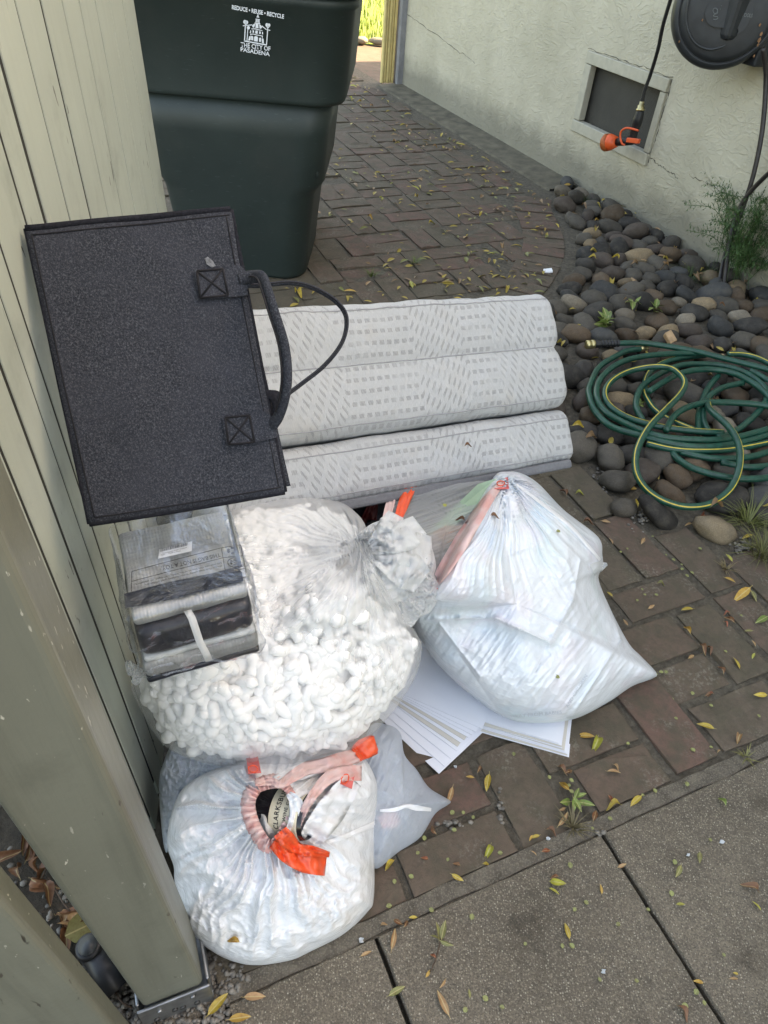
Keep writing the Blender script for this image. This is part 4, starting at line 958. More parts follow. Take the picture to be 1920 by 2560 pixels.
rib('bag_flap', wi, k3([(1060, 330, .030), (1000, 400, .034), (930, 500, .034), (850, 610, .026), (790, 690, .016), (740, 760, .006)]), [44, 62, 74, 66, 44, 20], MAT['white_bag'], wine, fold=.006)
rib('bag_flap', wi, k3([(700, 400, .012), (740, 450, .020), (740, 540, .022), (700, 620, .016)]), [14, 34, 36, 18], MAT['white_bag'], wine, fold=.004)
rib('bag_flap', wi, k3([(620, 330, .010), (760, 285, .014), (900, 235, .018), (1060, 200, .02)]), [20, 40, 46, 40], MAT['white_bag'], wine, fold=.006)
def rquad(name, info, poly, lifts, mat, parent, th=.0009):
    V = [surf_at(info, p[0], p[1], l) for p, l in zip(poly, lifts)]
    return solid(mobj(name, V, [tuple(range(len(V)))], mat, parent, smooth=False), th)
dr_ = rib('drawstring', wi, k3([(612, 675, .020), (690, 730, .032), (790, 775, .036), (905, 790, .030)]), [22, 44, 54, 56], MAT['orange_ribbon'], wine, fold=.003)
rib('drawstring', wi, k3([(655, 608, .022), (690, 650, .034), (750, 700, .044), (830, 715, .046), (925, 735, .038)]), [38, 44, 30, 26, 14], MAT['orange_ribbon'], wine, fold=.004)
rib('drawstring', wi, k3([(1070, 190, .034), (1110, 160, .040), (1165, 135, .036), (1180, 130, .03)]), [40, 52, 50, 34], MAT['orange_ribbon'], wine, fold=.003)
for poly, cx, cy, rx, ry, an in (([(470, 208), (532, 186), (552, 288), (482, 292)], 508, 267, 26, 18, .1), ([(988, 278), (1062, 300), (1046, 376), (984, 348)], 1010, 322, 18, 28, .5)):
    tb = rquad('hem_tab', wi, [(q[0], q[1]) for q in k3(poly)], [.034, .034, .036, .036], MAT['pink_mark'], wine)
    ringp = [(cx + rx * math.cos(a) * math.cos(an) - ry * math.sin(a) * math.sin(an), cy + rx * math.cos(a) * math.sin(an) + ry * math.sin(a) * math.cos(an)) for a in np.linspace(0, 6.283, 24)]
    V, F, _ = tube_geo([surf_at(wi, q[0], q[1], .0375) for q in k3(ringp)], .0011, 5); mobj('oval_mark', V, F, MAT['orange_ribbon'], tb)
rib('white_seam', wi, k3([(905, 670, .003), (1000, 640, .003), (1080, 605, .003), (1180, 565, .003)]), [8, 12, 12, 14], MAT['white_card'], wine, fold=.001)
# dark inside and its contents
b0_ = surf_at(wi, *k3([(560, 470)])[0][:2], 0); 
ra = ray(690, 2010); 
bot = empty('wine_bottle', PD(680, 2030, 1.30), 'dark wine bottle with cream label lying inside the open white bag', 'bottle')
c0 = PD(*k3([(612, 478)])[0][:2], 1.268); ax_ = unit(PD(*k3([(720, 500)])[0][:2], 1.245) - PD(*k3([(560, 462)])[0][:2], 1.27)); vd = unit(O3 - c0); vd = unit(vd - ax_ * (vd @ ax_)); sd_ = np.cross(ax_, vd)
prof = [(-.150, .012), (-.148, .018), (-.12, .032), (-.10, .0375), (.006, .0375), (.012, .034)]
V, F = [], []; nb = 28
for x, r_ in prof:
    for k in range(nb): a = 6.283 * k / nb; V.append(c0 + ax_ * (x + .06) + (vd * math.cos(a) + sd_ * math.sin(a)) * r_)
for i in range(len(prof) - 1):
    for k in range(nb): F.append((i * nb + k, i * nb + (k + 1) % nb, (i + 1) * nb + (k + 1) % nb, (i + 1) * nb + k))
mobj('glass', V, F, MAT['bottle'], bot)
V, F = [], []; lx0, lx1 = .016, .066
for x in np.linspace(lx0, lx1, 5):
    for a in np.linspace(-1.45, 1.45, 25): V.append(c0 + ax_ * x + (vd * math.cos(a) + sd_ * math.sin(a)) * .0381)
for i in range(4):
    for k in range(24): F.append((i * 25 + k, i * 25 + k + 1, (i + 1) * 25 + k + 1, (i + 1) * 25 + k))
lb = mobj('paper_label', V, F, MAT['cream_label'], bot)
def on_bottle(x, s): a = s / .0385; return c0 + ax_ * x + (vd * math.cos(a) + sd_ * math.sin(a)) * .0386
sg = -1 if (proj(c0 + sd_ * .03) - proj(c0))[1] > 0 else 1       # text climbs upwards in the picture
for body, x, s0, s1, hh in (('CLARKSBURG', .034, -.032, .042, .0085), ('WINE CO.', .047, -.016, .022, .0058)):
    me = text_mesh(body, 1.0, .012, 1.1); xs = [v.co.x for v in me.vertices]; x0, x1 = min(xs), max(xs); ym = max(v.co.y for v in me.vertices)
    for v in me.vertices: v.co = Vector(on_bottle(x - v.co.y / ym * hh, sg * (s0 + (s1 - s0) * (v.co.x - x0) / (x1 - x0))))
    me.materials.clear(); me.materials.append(MAT['black_ink']); o = link(bpy.data.objects.new('label_lettering', me), lb)
# a crumpled paper towel beside the bottle
tw = [(q[0], q[1]) for q in k3([(545, 455), (580, 500), (600, 560), (640, 625), (600, 670), (555, 610), (530, 540)])]
tc = np.mean(tw, 0); V = [PD(tc[0], tc[1], 1.226)]; ntw = 36
tp = catmull([(a, b, 0) for a, b in tw + tw[:1]], 8)[:, :2]
for s_ in (.35, .7, 1.0):
    for q in tp: p = tc + (q - tc) * s_; V.append(PD(p[0], p[1], 1.226 + .03 * s_ * s_ + .006 * noise3(np.array([p[0] / 12, p[1] / 12, 0]))))
L_ = len(tp); F = [(0, 1 + k, 1 + (k + 1) % L_) for k in range(L_)] + [(1 + r_ * L_ + k, 1 + (r_ + 1) * L_ + k, 1 + (r_ + 1) * L_ + (k + 1) % L_, 1 + r_ * L_ + (k + 1) % L_) for r_ in range(2) for k in range(L_)]
tag(mobj('paper_towel', V, F, MAT['soft_tissue']), 'white crumpled paper towel tucked beside the bottle in the open bag', 'paper towel')

# -------- thin grey white bag squeezed behind, its corner pointing to the right
gb_out = k3([(1150, 30, .14), (1240, 25, .13), (1310, 70, .11), (1335, 190, .08), (1400, 270, .05), (1470, 370, .02), (1580, 438, .008), (1572, 462, .006), (1500, 515, .006), (1420, 640, .006), (1300, 722, .006), (1175, 812, .006), (1120, 700, .03), (1090, 400, .10), (1105, 180, .13)])
def wr_grey(U_, V_, S, t, p0):
    st = (ridge(n2((U_ * .9 + V_ * .42) / 24, (V_ * .9 - U_ * .42) / 220, 3.), 3) - .4) * .007
    return st + (ridge(n2(U_ / 60, V_ / 60, 2.), 3) - .4) * .007 + creases(U_, V_, [(940, 2025, 1060, 2010, 7, .008), (1060, 2010, 1120, 2003, 7, .008)]) + fbm(n2(U_ / 70, V_ / 70, 1.), 2) * .010
V, Q, gi_ = blob(gb_out, (1010, 2010), .055, .02, 220, 60, 2.2, wr_grey)
gbag = empty('trash_bag', P(1010, 2010, 0), 'flat greyish thin plastic bag whose pointed corner lies on the bricks', 'trash bag')
fast_mesh('bag_skin', V, Q, MAT['thin_white_film'], gbag)
V, Q, _ = blob(pxl([(1165, 100, .09), (1290, 130, .07), (1310, 260, .04), (1390, 380, .02), (1360, 520, .01), (1260, 650, .01), (1180, 720, .01), (1150, 400, .06)], 400, 1800, 2.183), (1008, 1990), .028, .01, 60, 20, 2.4)
fast_mesh('bag_contents', V, Q, MAT['grey_bag'], gbag)
rib('white_seam', gi_, k3([(1200, 495, .002), (1280, 490, .002), (1340, 470, .002), (1400, 480, .002), (1480, 490, .002)]), [6, 10, 10, 14, 8], MAT['white_card'], gbag, fold=.001)
rib('pink_sheet', gi_, k3([(1200, 560, -.006), (1260, 540, -.006), (1300, 520, -.006)]), [30, 50, 30], MAT['pink_hem'], gbag, fold=.001)

# -------- crinkled bag at the back left, between post and bottle bag
cb_out = k3([(-5, 330, .17), (20, 230, .2), (70, 130, .22), (180, 90, .23), (330, 130, .24), (470, 215, .24), (430, 300, .21), (260, 360, .18), (150, 440, .15), (90, 560, .13), (60, 680, .11), (30, 720, .11), (5, 560, .14)])
def wr_cr(U_, V_, S, t, p0): return (ridge(n2(U_ / 34, V_ / 34, 2.), 4) - .4) * .016 + fbm(n2(U_ / 80, V_ / 80, 3.), 2) * .012
V, Q, _ = blob(cb_out, (500, 1925), .05, .12, 220, 70, 2.2, wr_cr)
cbag = fast_mesh('trash_bag', V, Q, MAT['grey_bag']); tag(cbag, 'crinkled pale bag wedged between fence post and peanut filled bag', 'trash bag')

# -------- bag of packing peanuts
k5 = lambda pts: pxl(pts, 240, 1150, 1.929)
pn_out = k5([(620, 250, .40), (640, 195, .40), (760, 175, .40), (930, 160, .40), (1090, 165, .39), (1190, 205, .40), (1270, 270, .42), (1310, 340, .44), (1350, 470, .46), (1420, 620, .42), (1500, 760, .34), (1560, 860, .30), (1572, 900, .28), (1560, 985, .26), (1530, 1065, .25), (1465, 1170, .23), (1385, 1270, .22), (1280, 1370, .22), (1130, 1440, .22), (900, 1488, .23), (640, 1480, .25), (450, 1440, .27), (320, 1368, .29), (240, 1250, .32), (185, 1140, .35), (172, 1085, .37), (260, 960, .38), (420, 760, .39), (540, 540, .40), (590, 380, .40)])
kn = k5([(1275, 430)])[0]
def wr_pn(U_, V_, S, t, p0):
    a = np.arctan2(V_ - kn[1], U_ - kn[0]); r = np.hypot(U_ - kn[0], V_ - kn[1])
    pl_ = (pleat(a / 6.283 + .012 * noise3(n2(U_ / 80, V_ / 80)), 64, 1.3, 1.5) - .45) * .022 * np.exp(-(r / 210) ** 1.5)
    pl_ += (pleat(a / 6.283, 150, 4.3, 2.2) - .4) * .005 * np.exp(-(r / 260) ** 2)
    bm_ = fbm(n2(U_ / 26, V_ / 26, 2.), 2) * .0045 + fbm(n2(U_ / 110, V_ / 110, 7.), 2) * .012
    dip = -.045 * np.exp(-(r / 62) ** 2)
    st = creases(U_, V_, [(kn[0], kn[1], 790, 1560, 8, .006), (kn[0], kn[1], 870, 1600, 8, .007), (kn[0], kn[1], 640, 1420, 8, .006), (kn[0], kn[1], 640, 1700, 7, .004), (kn[0], kn[1], 960, 1640, 8, .006), (600, 1690, 800, 1500, 8, .004)])
    return pl_ + bm_ + dip + st
V, Q, pi_ = blob(pn_out, (680, 1590), .235, .10, 420, 130, 2.3, wr_pn)
pbag = empty('clear_bag', P(680, 1590, .1), 'big clear plastic bag full of white packing peanuts, tied at its neck', 'bag')
sk = fast_mesh('bag_film', V, Q, MAT['clear_film'], pbag)
# how tightly the film is gathered, towards the neck
r_ = np.hypot(pi_['U'] - kn[0], pi_['V'] - kn[1]).ravel(); gat = np.zeros(len(V)); gat[:len(r_)] = np.exp(-(r_ / 190) ** 1.6)
at = sk.data.attributes.new('gather', 'FLOAT', 'POINT'); at.data.foreach_set('value', gat.astype(np.float32))
tl_out = k5([(1225, 400, .47), (1290, 335, .48), (1345, 300, .48), (1420, 285, .48), (1475, 300, .47), (1545, 328, .46), (1590, 395, .44), (1622, 430, .43), (1640, 510, .42), (1632, 560, .41), (1662, 620, .40), (1640, 690, .38), (1608, 735, .36), (1560, 760, .36), (1520, 805, .35), (1455, 770, .38), (1350, 700, .42), (1260, 560, .47), (1220, 470, .48)])
def wr_tl(U_, V_, S, t, p0):
    a = np.arctan2(V_ - kn[1], U_ - kn[0]); r = np.hypot(U_ - kn[0], V_ - kn[1])
    return (pleat(a / 6.283, 70, 2.3, 1.6) - .4) * .013 * np.exp(-(r / 150) ** 2) + (ridge(n2(U_ / 46, V_ / 40, 2.) + .6 * fbm(n2(U_ / 40, V_ / 40, 5.), 2)[..., None], 4) ** 1.4 - .3) * .030 - .03 * np.exp(-(r / 40) ** 2)
V, Q, tli = blob(tl_out, k5([(1430, 520)])[0][:2], .038, .05, 300, 90, 1.6, wr_tl)
fast_mesh('gathered_neck', V, Q, MAT['neck_film'], pbag)
rq = np.random.default_rng(17)
for k, (ang_, ln_, wd_) in enumerate(((-52, 120, 60), (-22, 150, 80), (4, 165, 95), (30, 160, 95), (55, 150, 80), (82, 120, 60))):
    a_ = math.radians(ang_); pts_ = []
    for t_ in (0, .25, .5, .75, 1.0):
        bend = .25 * math.sin(3 * t_ + k); pts_.append((kn[0] + 14 + ln_ * t_ * math.cos(a_ + bend * .4), kn[1] + 6 + ln_ * t_ * math.sin(a_ + bend * .4), .004 + .020 * math.sin(math.pi * t_) + .006 * (k % 2)))
    rib('film_fold', tli, pts_, [10, wd_ * .45, wd_ * .8, wd_, wd_ * .7], MAT['neck_film'], pbag, fold=.007, n=9, thick=.0004)

def peanut_mesh(i):
    r = np.random.default_rng(40 + i); n = 13; t = np.linspace(-1, 1, n); kind = i % 3
    if kind == 0: x, y = t * .021, .0075 * np.sin(t * 2.6)
    elif kind == 1: x, y = .019 * np.sin(t * 1.5), .013 * (1 - np.cos(t * 1.5)) - .005
    else: x, y = t * .019, .002 * t * t
    z = r.normal(0, .0008, n); path = np.stack([x, y, z], 1); rr = .0094 * (1 + .07 * np.cos(np.arange(n) * 2.6) + r.normal(0, .02, n)); rr[0] *= .6; rr[-1] *= .6
    V, F, _ = tube_geo(path, rr, 9, flat=(1.0, .88)); return mesh_data('peanut_shape', V, F, MAT['foam'])
PN = [peanut_mesh(i) for i in range(6)]
rp = np.random.default_rng(3); pts = []
visp = [(q[0], q[1]) for q in k5([(640, 230), (760, 195), (930, 180), (1090, 185), (1190, 230), (1255, 300), (1290, 380), (1340, 560), (1480, 780), (1545, 900), (1530, 1000), (1450, 1150), (1350, 1260), (1260, 1350), (1120, 1415), (900, 1465), (650, 1455), (470, 1410), (340, 1340), (265, 1240), (215, 1140), (220, 1080), (330, 1040), (560, 960), (740, 800), (780, 700), (740, 480), (680, 330)])]
Ag = pi_['A']; gu = np.roll(Ag, -1, 1) - np.roll(Ag, 1, 1); gv = np.gradient(Ag, axis=0); Ng = np.cross(gu, gv); Ng /= np.linalg.norm(Ng, axis=-1)[..., None] + 1e-12
if (Ng[40:90] * (O3 - Ag[40:90])).sum() < 0: Ng = -Ng
def smooth_ring(a, k=7):
    return sum(np.roll(a, j, 1) for j in range(-k, k + 1)) / (2 * k + 1)
kc = int(np.searchsorted(pi_['S'][:, 0], .10)); mnn = unit(Ng[kc].mean(0)); Ng[:kc] = mnn
Ag_s = smooth_ring(Ag, 3); Ng_s = smooth_ring(Ng, 9); wS = np.clip(pi_['S'] / .5, 0, 1)[..., None]; mn2 = unit(Ng_s[pi_['S'] < .5].mean(0)); Ng_s = wS * Ng_s + (1 - wS) * mn2; Ng_s /= np.linalg.norm(Ng_s, axis=-1)[..., None]
flat_i = np.arange(Ag.shape[0] * Ag.shape[1]); rp.shuffle(flat_i)
U1, V1_ = pi_['U'], pi_['V']; tree = {}; items = []; H_ = .0205
def rand_rot(nrm, r):
    t_ = unit(np.cross(nrm, r.normal(size=3))); b = np.cross(nrm, t_); n_ = unit(nrm + r.normal(size=3) * .32); t_ = unit(t_ - n_ * (t_ @ n_)); b = np.cross(n_, t_)
    return Matrix(((t_[0], b[0], n_[0]), (t_[1], b[1], n_[1]), (t_[2], b[2], n_[2])))
for f in flat_i:
    a_, b_ = divmod(int(f), Ag.shape[1]); p = Ag_s[a_, b_]; n_ = Ng_s[a_, b_]
    rk_ = math.hypot(U1[a_, b_] - kn[0], V1_[a_, b_] - kn[1])
    if rk_ < 75: continue
    key = tuple((p // H_).astype(int)); bad = False
    for dx in (-1, 0, 1):
        for dy in (-1, 0, 1):
            for dz in (-1, 0, 1):
                for q in tree.get((key[0] + dx, key[1] + dy, key[2] + dz), ()):
                    if (q[0] - p[0]) ** 2 + (q[1] - p[1]) ** 2 + (q[2] - p[2]) ** 2 < H_ * H_: bad = True
    if bad: continue
    tree.setdefault(key, []).append(p); depth = .0145 + .008 * min(1, max(0, (pi_['S'][a_, b_] - .72) / .25)) + abs(rp.normal(0, .003)) + .030 * math.exp(-(rk_ / 130) ** 2)
    items.append((p - n_ * depth, n_, np.linalg.norm(p - O3)))
items.sort(key=lambda q: q[2])
SV, SF = [], []
def add_stuff(mesh, M):
    k = len(SV)
    SV.extend(M @ v.co for v in mesh.vertices); SF.extend(tuple(q + k for q in p.vertices) for p in mesh.polygons)
axes_ = []
for i, (p, n_, D) in enumerate(items):
    R3_ = rand_rot(n_, rp); axes_.append(R3_.col[0][:])
    M = Matrix.Translation(Vector(p)) @ R3_.to_4x4() @ Matrix.Scale(rp.uniform(.98, 1.18), 4)
    if i < 298:
        o = bpy.data.objects.new('packing_peanut', PN[i % 6]); link(o); o.matrix_world = M
        tag(o, 'white ribbed foam packing peanut pressed against the film inside the tied clear bag', 'packing peanut', 'packing peanuts in the clear bag')
    else: add_stuff(PN[i % 6], M)
for p, n_, D in items:                               # a second layer filling the gaps
    q = p - n_ * .020 + rp.normal(0, .008, 3)
    add_stuff(PN[rp.integers(6)], Matrix.Translation(Vector(q)) @ rand_rot(n_, rp).to_4x4() @ Matrix.Scale(1.45, 4))
cs_ = Ag_s[::3, ::3] - Ng_s[::3, ::3] * .024; kb_ = len(SV); SV += [Vector(q) for q in cs_.reshape(-1, 3)]; r0_, r1_ = cs_.shape[:2]  # unseen white core added behind the peanuts to keep the gaps from going dark
SF += [(kb_ + i * r1_ + j, kb_ + i * r1_ + (j + 1) % r1_, kb_ + (i + 1) * r1_ + (j + 1) % r1_, kb_ + (i + 1) * r1_ + j) for i in range(r0_ - 1) for j in range(r1_) if math.hypot(U1[3 * i, 3 * j] - kn[0], V1_[3 * i, 3 * j] - kn[1]) > 70]
from mathutils.kdtree import KDTree
kd = KDTree(len(items) * 3)
for i, (p, n_, D) in enumerate(items):
    ax0 = np.array(axes_[i]); 
    for j in range(3): kd.insert(Vector(p + ax0 * (j - 1) * .010), 3 * i + j)
kd.balance(); me_ = sk.data; nv_ = Ag.shape[0] * Ag.shape[1]; Nf = Ng_s.reshape(-1, 3); add_ = np.zeros(len(me_.vertices))
for vi in range(nv_):
    co1 = me_.vertices[vi].co; best = 0.0
    for c1, idx, dd in kd.find_n(co1, 4):
        n1 = Vector(Nf[vi]); rel = co1 - c1; hgt = rel.dot(n1); lat2 = max(0.0, dd * dd - hgt * hgt)
        if lat2 < .0130 ** 2: best = max(best, math.sqrt(.0130 ** 2 - lat2) - hgt + .0010)
    add_[vi] = min(best, .03)
ad = add_[:nv_].reshape(Ag.shape[:2]); base_ = np.maximum(ad, 0)
for _ in range(1): base_ = np.maximum(base_, .0) * .4 + .15 * (np.roll(base_, 1, 1) + np.roll(base_, -1, 1) + np.vstack([base_[:1], base_[:-1]]) + np.vstack([base_[1:], base_[-1:]]))
co_all = np.empty(len(me_.vertices) * 3, np.float32); me_.vertices.foreach_get('co', co_all); co_all = co_all.reshape(-1, 3); co_all[:nv_] += (Nf * np.maximum(base_, ad).reshape(-1, 1)).astype(np.float32); me_.vertices.foreach_set('co', co_all.ravel()); me_.update()
tag(mobj('packing_peanuts', SV, SF, MAT['foam']), 'mass of white foam peanuts and an added white core deeper in the clear bag', 'packing peanuts', kind='stuff')
# -------- sheets of paper fanned out on the bricks
rs = np.random.default_rng(9)
cA, cB, cC = P(1423, 1895), P(1201, 1832), P(1440, 1790)
ex = unit(cA - cB); 
def sheet(corner, ang, w_, h_, z, mat, label):
    """corner: the near right corner; the sheet runs left along -ex and away"""
    X = -np.array([math.cos(ang), math.sin(ang), 0]); Y = np.array([X[1], -X[0], 0])
    if Y[1] < 0: Y = -Y
    V = []; nx, ny = 6, 8
    for j in range(ny + 1):
        for i in range(nx + 1):
            p = corner + X * w_ * i / nx + Y * h_ * j / ny; p = p + UP * (z + .0012 * noise3(np.array([p[0] * 14, p[1] * 14, z * 90]))); V.append(p)
    F = [(j * (nx + 1) + i, j * (nx + 1) + i + 1, (j + 1) * (nx + 1) + i + 1, (j + 1) * (nx + 1) + i) for j in range(ny) for i in range(nx)]
    o = solid(mobj('paper_sheet', V, F, mat, None, smooth=False), .0007)
    return tag(o, label, 'paper', 'sheets of paper fanned under the white bag')
a0_ = math.atan2(ex[1], ex[0])
for k in range(9):
    off = -k * .0016; c = cA + np.array([-.0028, .0025, 0]) * k + ex * rs.normal(0, .0015)
    sheet(np.array([c[0], c[1], 0]), a0_ + rs.normal(0, .012) - .012 * k * .3, .30, .26, .003 + .0022 * k, MAT['paper_cream'] if k in (1, 4, 6) else MAT['paper'], f"{'cream' if k in (1, 4, 6) else 'white'} sheet, {['lowest', 'second lowest', 'third lowest', 'fourth lowest', 'fifth lowest', 'sixth lowest', 'seventh lowest', 'second highest'][k]} in the right hand stack of paper" if k < 8 else 'topmost white sheet of the right hand paper stack under the bag')
fan = [(1097, 1937, -.52, 'paper', 'lowest white sheet sticking out furthest left from the fanned paper'), (1112, 1921, -.485, 'paper', 'white sheet just above the lowest sheet of the fan'), (1126, 1902, -.45, 'paper', 'third white sheet from the bottom of the left fan'),
       (1140, 1884, -.41, 'paper', 'white sheet of the left fan directly under the wide cream sheet'), (1142, 1874, -.37, 'paper_cream', 'wide cream sheet showing in the left fan of paper'), (1150, 1866, -.34, 'paper', 'narrow white edge of a sheet above the wide cream one'), (1158, 1860, -.31, 'paper_cream', 'thin cream edge in the middle of the paper fan'),
       (1167, 1855, -.28, 'paper', 'white sheet of the left fan above the thin cream edge'), (1176, 1850, -.245, 'paper', 'white sheet of the left fan third from its top'), (1186, 1845, -.21, 'paper', 'white sheet of the left fan second from its top'), (1201, 1838, -.16, 'paper', 'topmost white sheet of the left fan of paper')]
for k, (u, v, da, m, lb_) in enumerate(fan):
    sheet(P(u, v), a0_ + da, .216, .279, .0035 + .0022 * k, MAT[m], lb_)

m_plain('faint_print', (.50, .54, .60), .5, .1, 30)
# -------- big white bag on the right, open at its upper left
rb_out = [(1240, 1186, .37), (1268, 1179, .37), (1300, 1182, .36), (1345, 1208, .33), (1410, 1275, .28), (1495, 1342, .22), (1506, 1388, .19), (1507, 1418, .17), (1497, 1450, .15), (1530, 1530, .10), (1572, 1608, .05), (1604, 1642, .02), (1641, 1682, .010), (1632, 1696, .010), (1580, 1716, .014), (1520, 1756, .022), (1440, 1796, .030), (1350, 1808, .034), (1270, 1797, .038), (1190, 1747, .045), (1110, 1677, .07), (1060, 1612, .11), (1030, 1552, .17), (1056, 1512, .27), (1083, 1470, .33), (1150, 1340, .38), (1205, 1240, .39)]
tip = (1268, 1195)
def wr_rb(U_, V_, S, t, p0):
    a = np.arctan2(V_ - tip[1], U_ - tip[0]); r = np.hypot(U_ - tip[0], V_ - tip[1])
    pl_ = (pleat(a / 6.283 + .01 * noise3(n2(U_ / 90, V_ / 90)), 70, 2.9, 1.6) - .4) * .020 * np.exp(-(r / 260) ** 1.6)
    cr = (ridge(n2(U_ / 95, V_ / 80, 6.) + .5 * fbm(n2(U_ / 90, V_ / 90, 5.), 2)[..., None], 4) ** 1.6 - .3) * .007
    fine = (ridge(n2((U_ * .8 + V_ * .6) / 22, (V_ * .8 - U_ * .6) / 200, 1.), 3) - .4) * .0045 * (1.5 * np.clip((V_ - 1400) / 150, 0, 1))
    soft = fbm(n2(U_ / 150, V_ / 150, 3.), 2) * .034
    st = creases(U_, V_, [(1040, 1550, 1150, 1545, 8.5, 0.0160), (1150, 1545, 1240, 1545, 7.6, 0.0192), (1240, 1545, 1372, 1606, 7.6, 0.0256), (1372, 1606, 1432, 1500, 7.6, 0.0160), (1432, 1500, 1450, 1400, 7.6, 0.0128), (1290, 1215, 1420, 1310, 6.8, 0.0128), (1420, 1310, 1500, 1400, 6.8, 0.0160), (1500, 1420, 1552, 1600, 7.6, 0.0224), (1552, 1600, 1430, 1790, 6.8, 0.0160), (1560, 1600, 1640, 1680, 8.5, 0.0128), (1100, 1560, 1200, 1690, 7.6, 0.0128), (1372, 1606, 1340, 1680, 8.5, -0.0128), (1150, 1640, 1240, 1770, 8.5, -0.0096)])
    edge_ = .03 * np.exp(-np.maximum(0, (U_ - 1083) * .874 + (V_ - 1470) * .486) / 40)
    box_ = .020 / (1 + np.exp(-np.clip((((U_ - 1240) * -.42 + (V_ - 1545) * .9)), -300, 300) / -10)) * np.clip((1480 - U_) / 60, 0, 1)
    return pl_ + cr + fine + soft + st + edge_ + box_
V, Q, ri = blob(rb_out, (1290, 1510), .215, .03, 420, 140, 2.5, wr_rb)
rbag = empty('trash_bag', P(1300, 1520, 0), 'largest white trash bag with pink hem, slumped over fanned paper right of the pile', 'trash bag')
fast_mesh('bag_skin', V, Q, MAT['printed_bag'], rbag)
rib('hem_band', ri, [(1256, 1204, .006), (1211, 1262, .010), (1155, 1352, .012), (1106, 1430, .010), (1084, 1466, .006)], [14, 30, 40, 32, 14], MAT['pink_hem'], rbag, fold=.0015)
rib('drawstring', ri, [(1078, 1446, .012), (1084, 1462, .014), (1090, 1474, .012)], [14, 17, 9], MAT['orange_ribbon'], rbag, fold=.002)
tb = rquad('hem_tab', ri, [(1232, 1196), (1270, 1194), (1272, 1222), (1236, 1222)], [.012] * 4, MAT['pink_mark'], rbag)
V, F, _ = tube_geo([surf_at(ri, 1252 + 10 * math.cos(a) , 1208 + 6 * math.sin(a), .0135) for a in np.linspace(0, 6.283, 18)], .0011, 5); mobj('oval_mark', V, F, MAT['orange_ribbon'], tb)
rib('side_seam', ri, [(1290, 1210, .002), (1350, 1255, .002), (1420, 1310, .002), (1470, 1365, .002), (1500, 1400, .002)], [5, 8, 9, 9, 6], MAT['white_card'], rbag, fold=.0008)
rib('corner_flap', ri, [(1480, 1425, .004), (1500, 1416, .008), (1518, 1410, .010)], [30, 26, 6], MAT['neck_film'], rbag, fold=.003)
def surf_text(body, info, p0, p1, hpx, mat, parent, lift=.0015, bold=0.0):
    me = text_mesh(body, 1.0, bold, 1.0); xs = [v.co.x for v in me.vertices]; x0, x1 = min(xs), max(xs); ym = max(v.co.y for v in me.vertices)
    d = np.array(p1, float) - p0; L = np.linalg.norm(d); d /= L; nn_ = np.array([d[1], -d[0]])
    for v in me.vertices:
        q = np.array(p0, float) + d * ((v.co.x - x0) / (x1 - x0) * L) + nn_ * (v.co.y / ym * hpx); v.co = Vector(surf_at(info, q[0], q[1], lift))
    me.materials.clear(); me.materials.append(mat); return link(bpy.data.objects.new('bag_print', me), parent)
surf_text('AND CHILDREN', ri, (1420, 1770), (1470, 1690), 8, MAT['faint_print'], rbag)
surf_text('AWAY FROM BABIES', ri, (1272, 1796), (1405, 1784), 8, MAT['faint_print'], rbag)
# the slack mouth of that bag and what shows through it
def wr_m(U_, V_, S, t, p0): return (ridge(n2((U_ * .35 + V_ * .93) / 14, (U_ * .93 - V_ * .35) / 260, 1.), 3) - .4) * .008
mo = [(1262, 1190, .36), (1200, 1188, .37), (1120, 1195, .38), (1040, 1205, .38), (990, 1232, .38), (965, 1290, .38), (972, 1330, .38), (1030, 1372, .38), (1075, 1440, .36), (1092, 1476, .34), (1150, 1370, .37), (1215, 1260, .38)]
V, Q, mi = blob(mo, (1120, 1300), .02, .05, 240, 60, 2.2, wr_m)
fast_mesh('slack_mouth', V, Q, MAT['mouth_film'], rbag)
rib('drawstring', mi, [(990, 1310, .010), (1005, 1270, .014), (1020, 1230, .016), (1032, 1208, .010)], [16, 26, 30, 22], MAT['orange_ribbon'], rbag, fold=.004)
rib('hem_band', mi, [(965, 1300, .006), (975, 1262, .008), (985, 1238, .010)], [20, 22, 14], MAT['pink_hem'], rbag, fold=.003)
def flatpoly(name, pts, D, mat, label, cat):
    V = [PD(u, v, D + dd) for u, v, dd in pts]
    return tag(solid(mobj(name, V, [tuple(range(len(V)))], mat, None, smooth=False), .002, 1), label, cat)
m_plain('green_card', (.36, .50, .36), .6, .15, 20); m_plain('peach_paper', (.62, .42, .32), .8, .12, 60, .002)
Dm = np.linalg.norm(P(1120, 1300, .37) - O3)
flatpoly('green_card', [(1030, 1350, .05), (1060, 1340, .05), (1195, 1210, .06), (1240, 1196, .07), (1230, 1230, .06), (1120, 1330, .04), (1075, 1375, .04)], Dm - .02, MAT['green_card'], 'pale green card showing through the slack bag mouth', 'card')
flatpoly('peach_paper', [(1040, 1390, .05), (1060, 1345, .04), (1110, 1315, .03), (1180, 1312, .04), (1140, 1390, .03), (1092, 1460, .04), (1065, 1430, .05)], Dm - .025, MAT['peach_paper'], 'crinkled peach paper inside the mouth of the large white bag', 'paper')
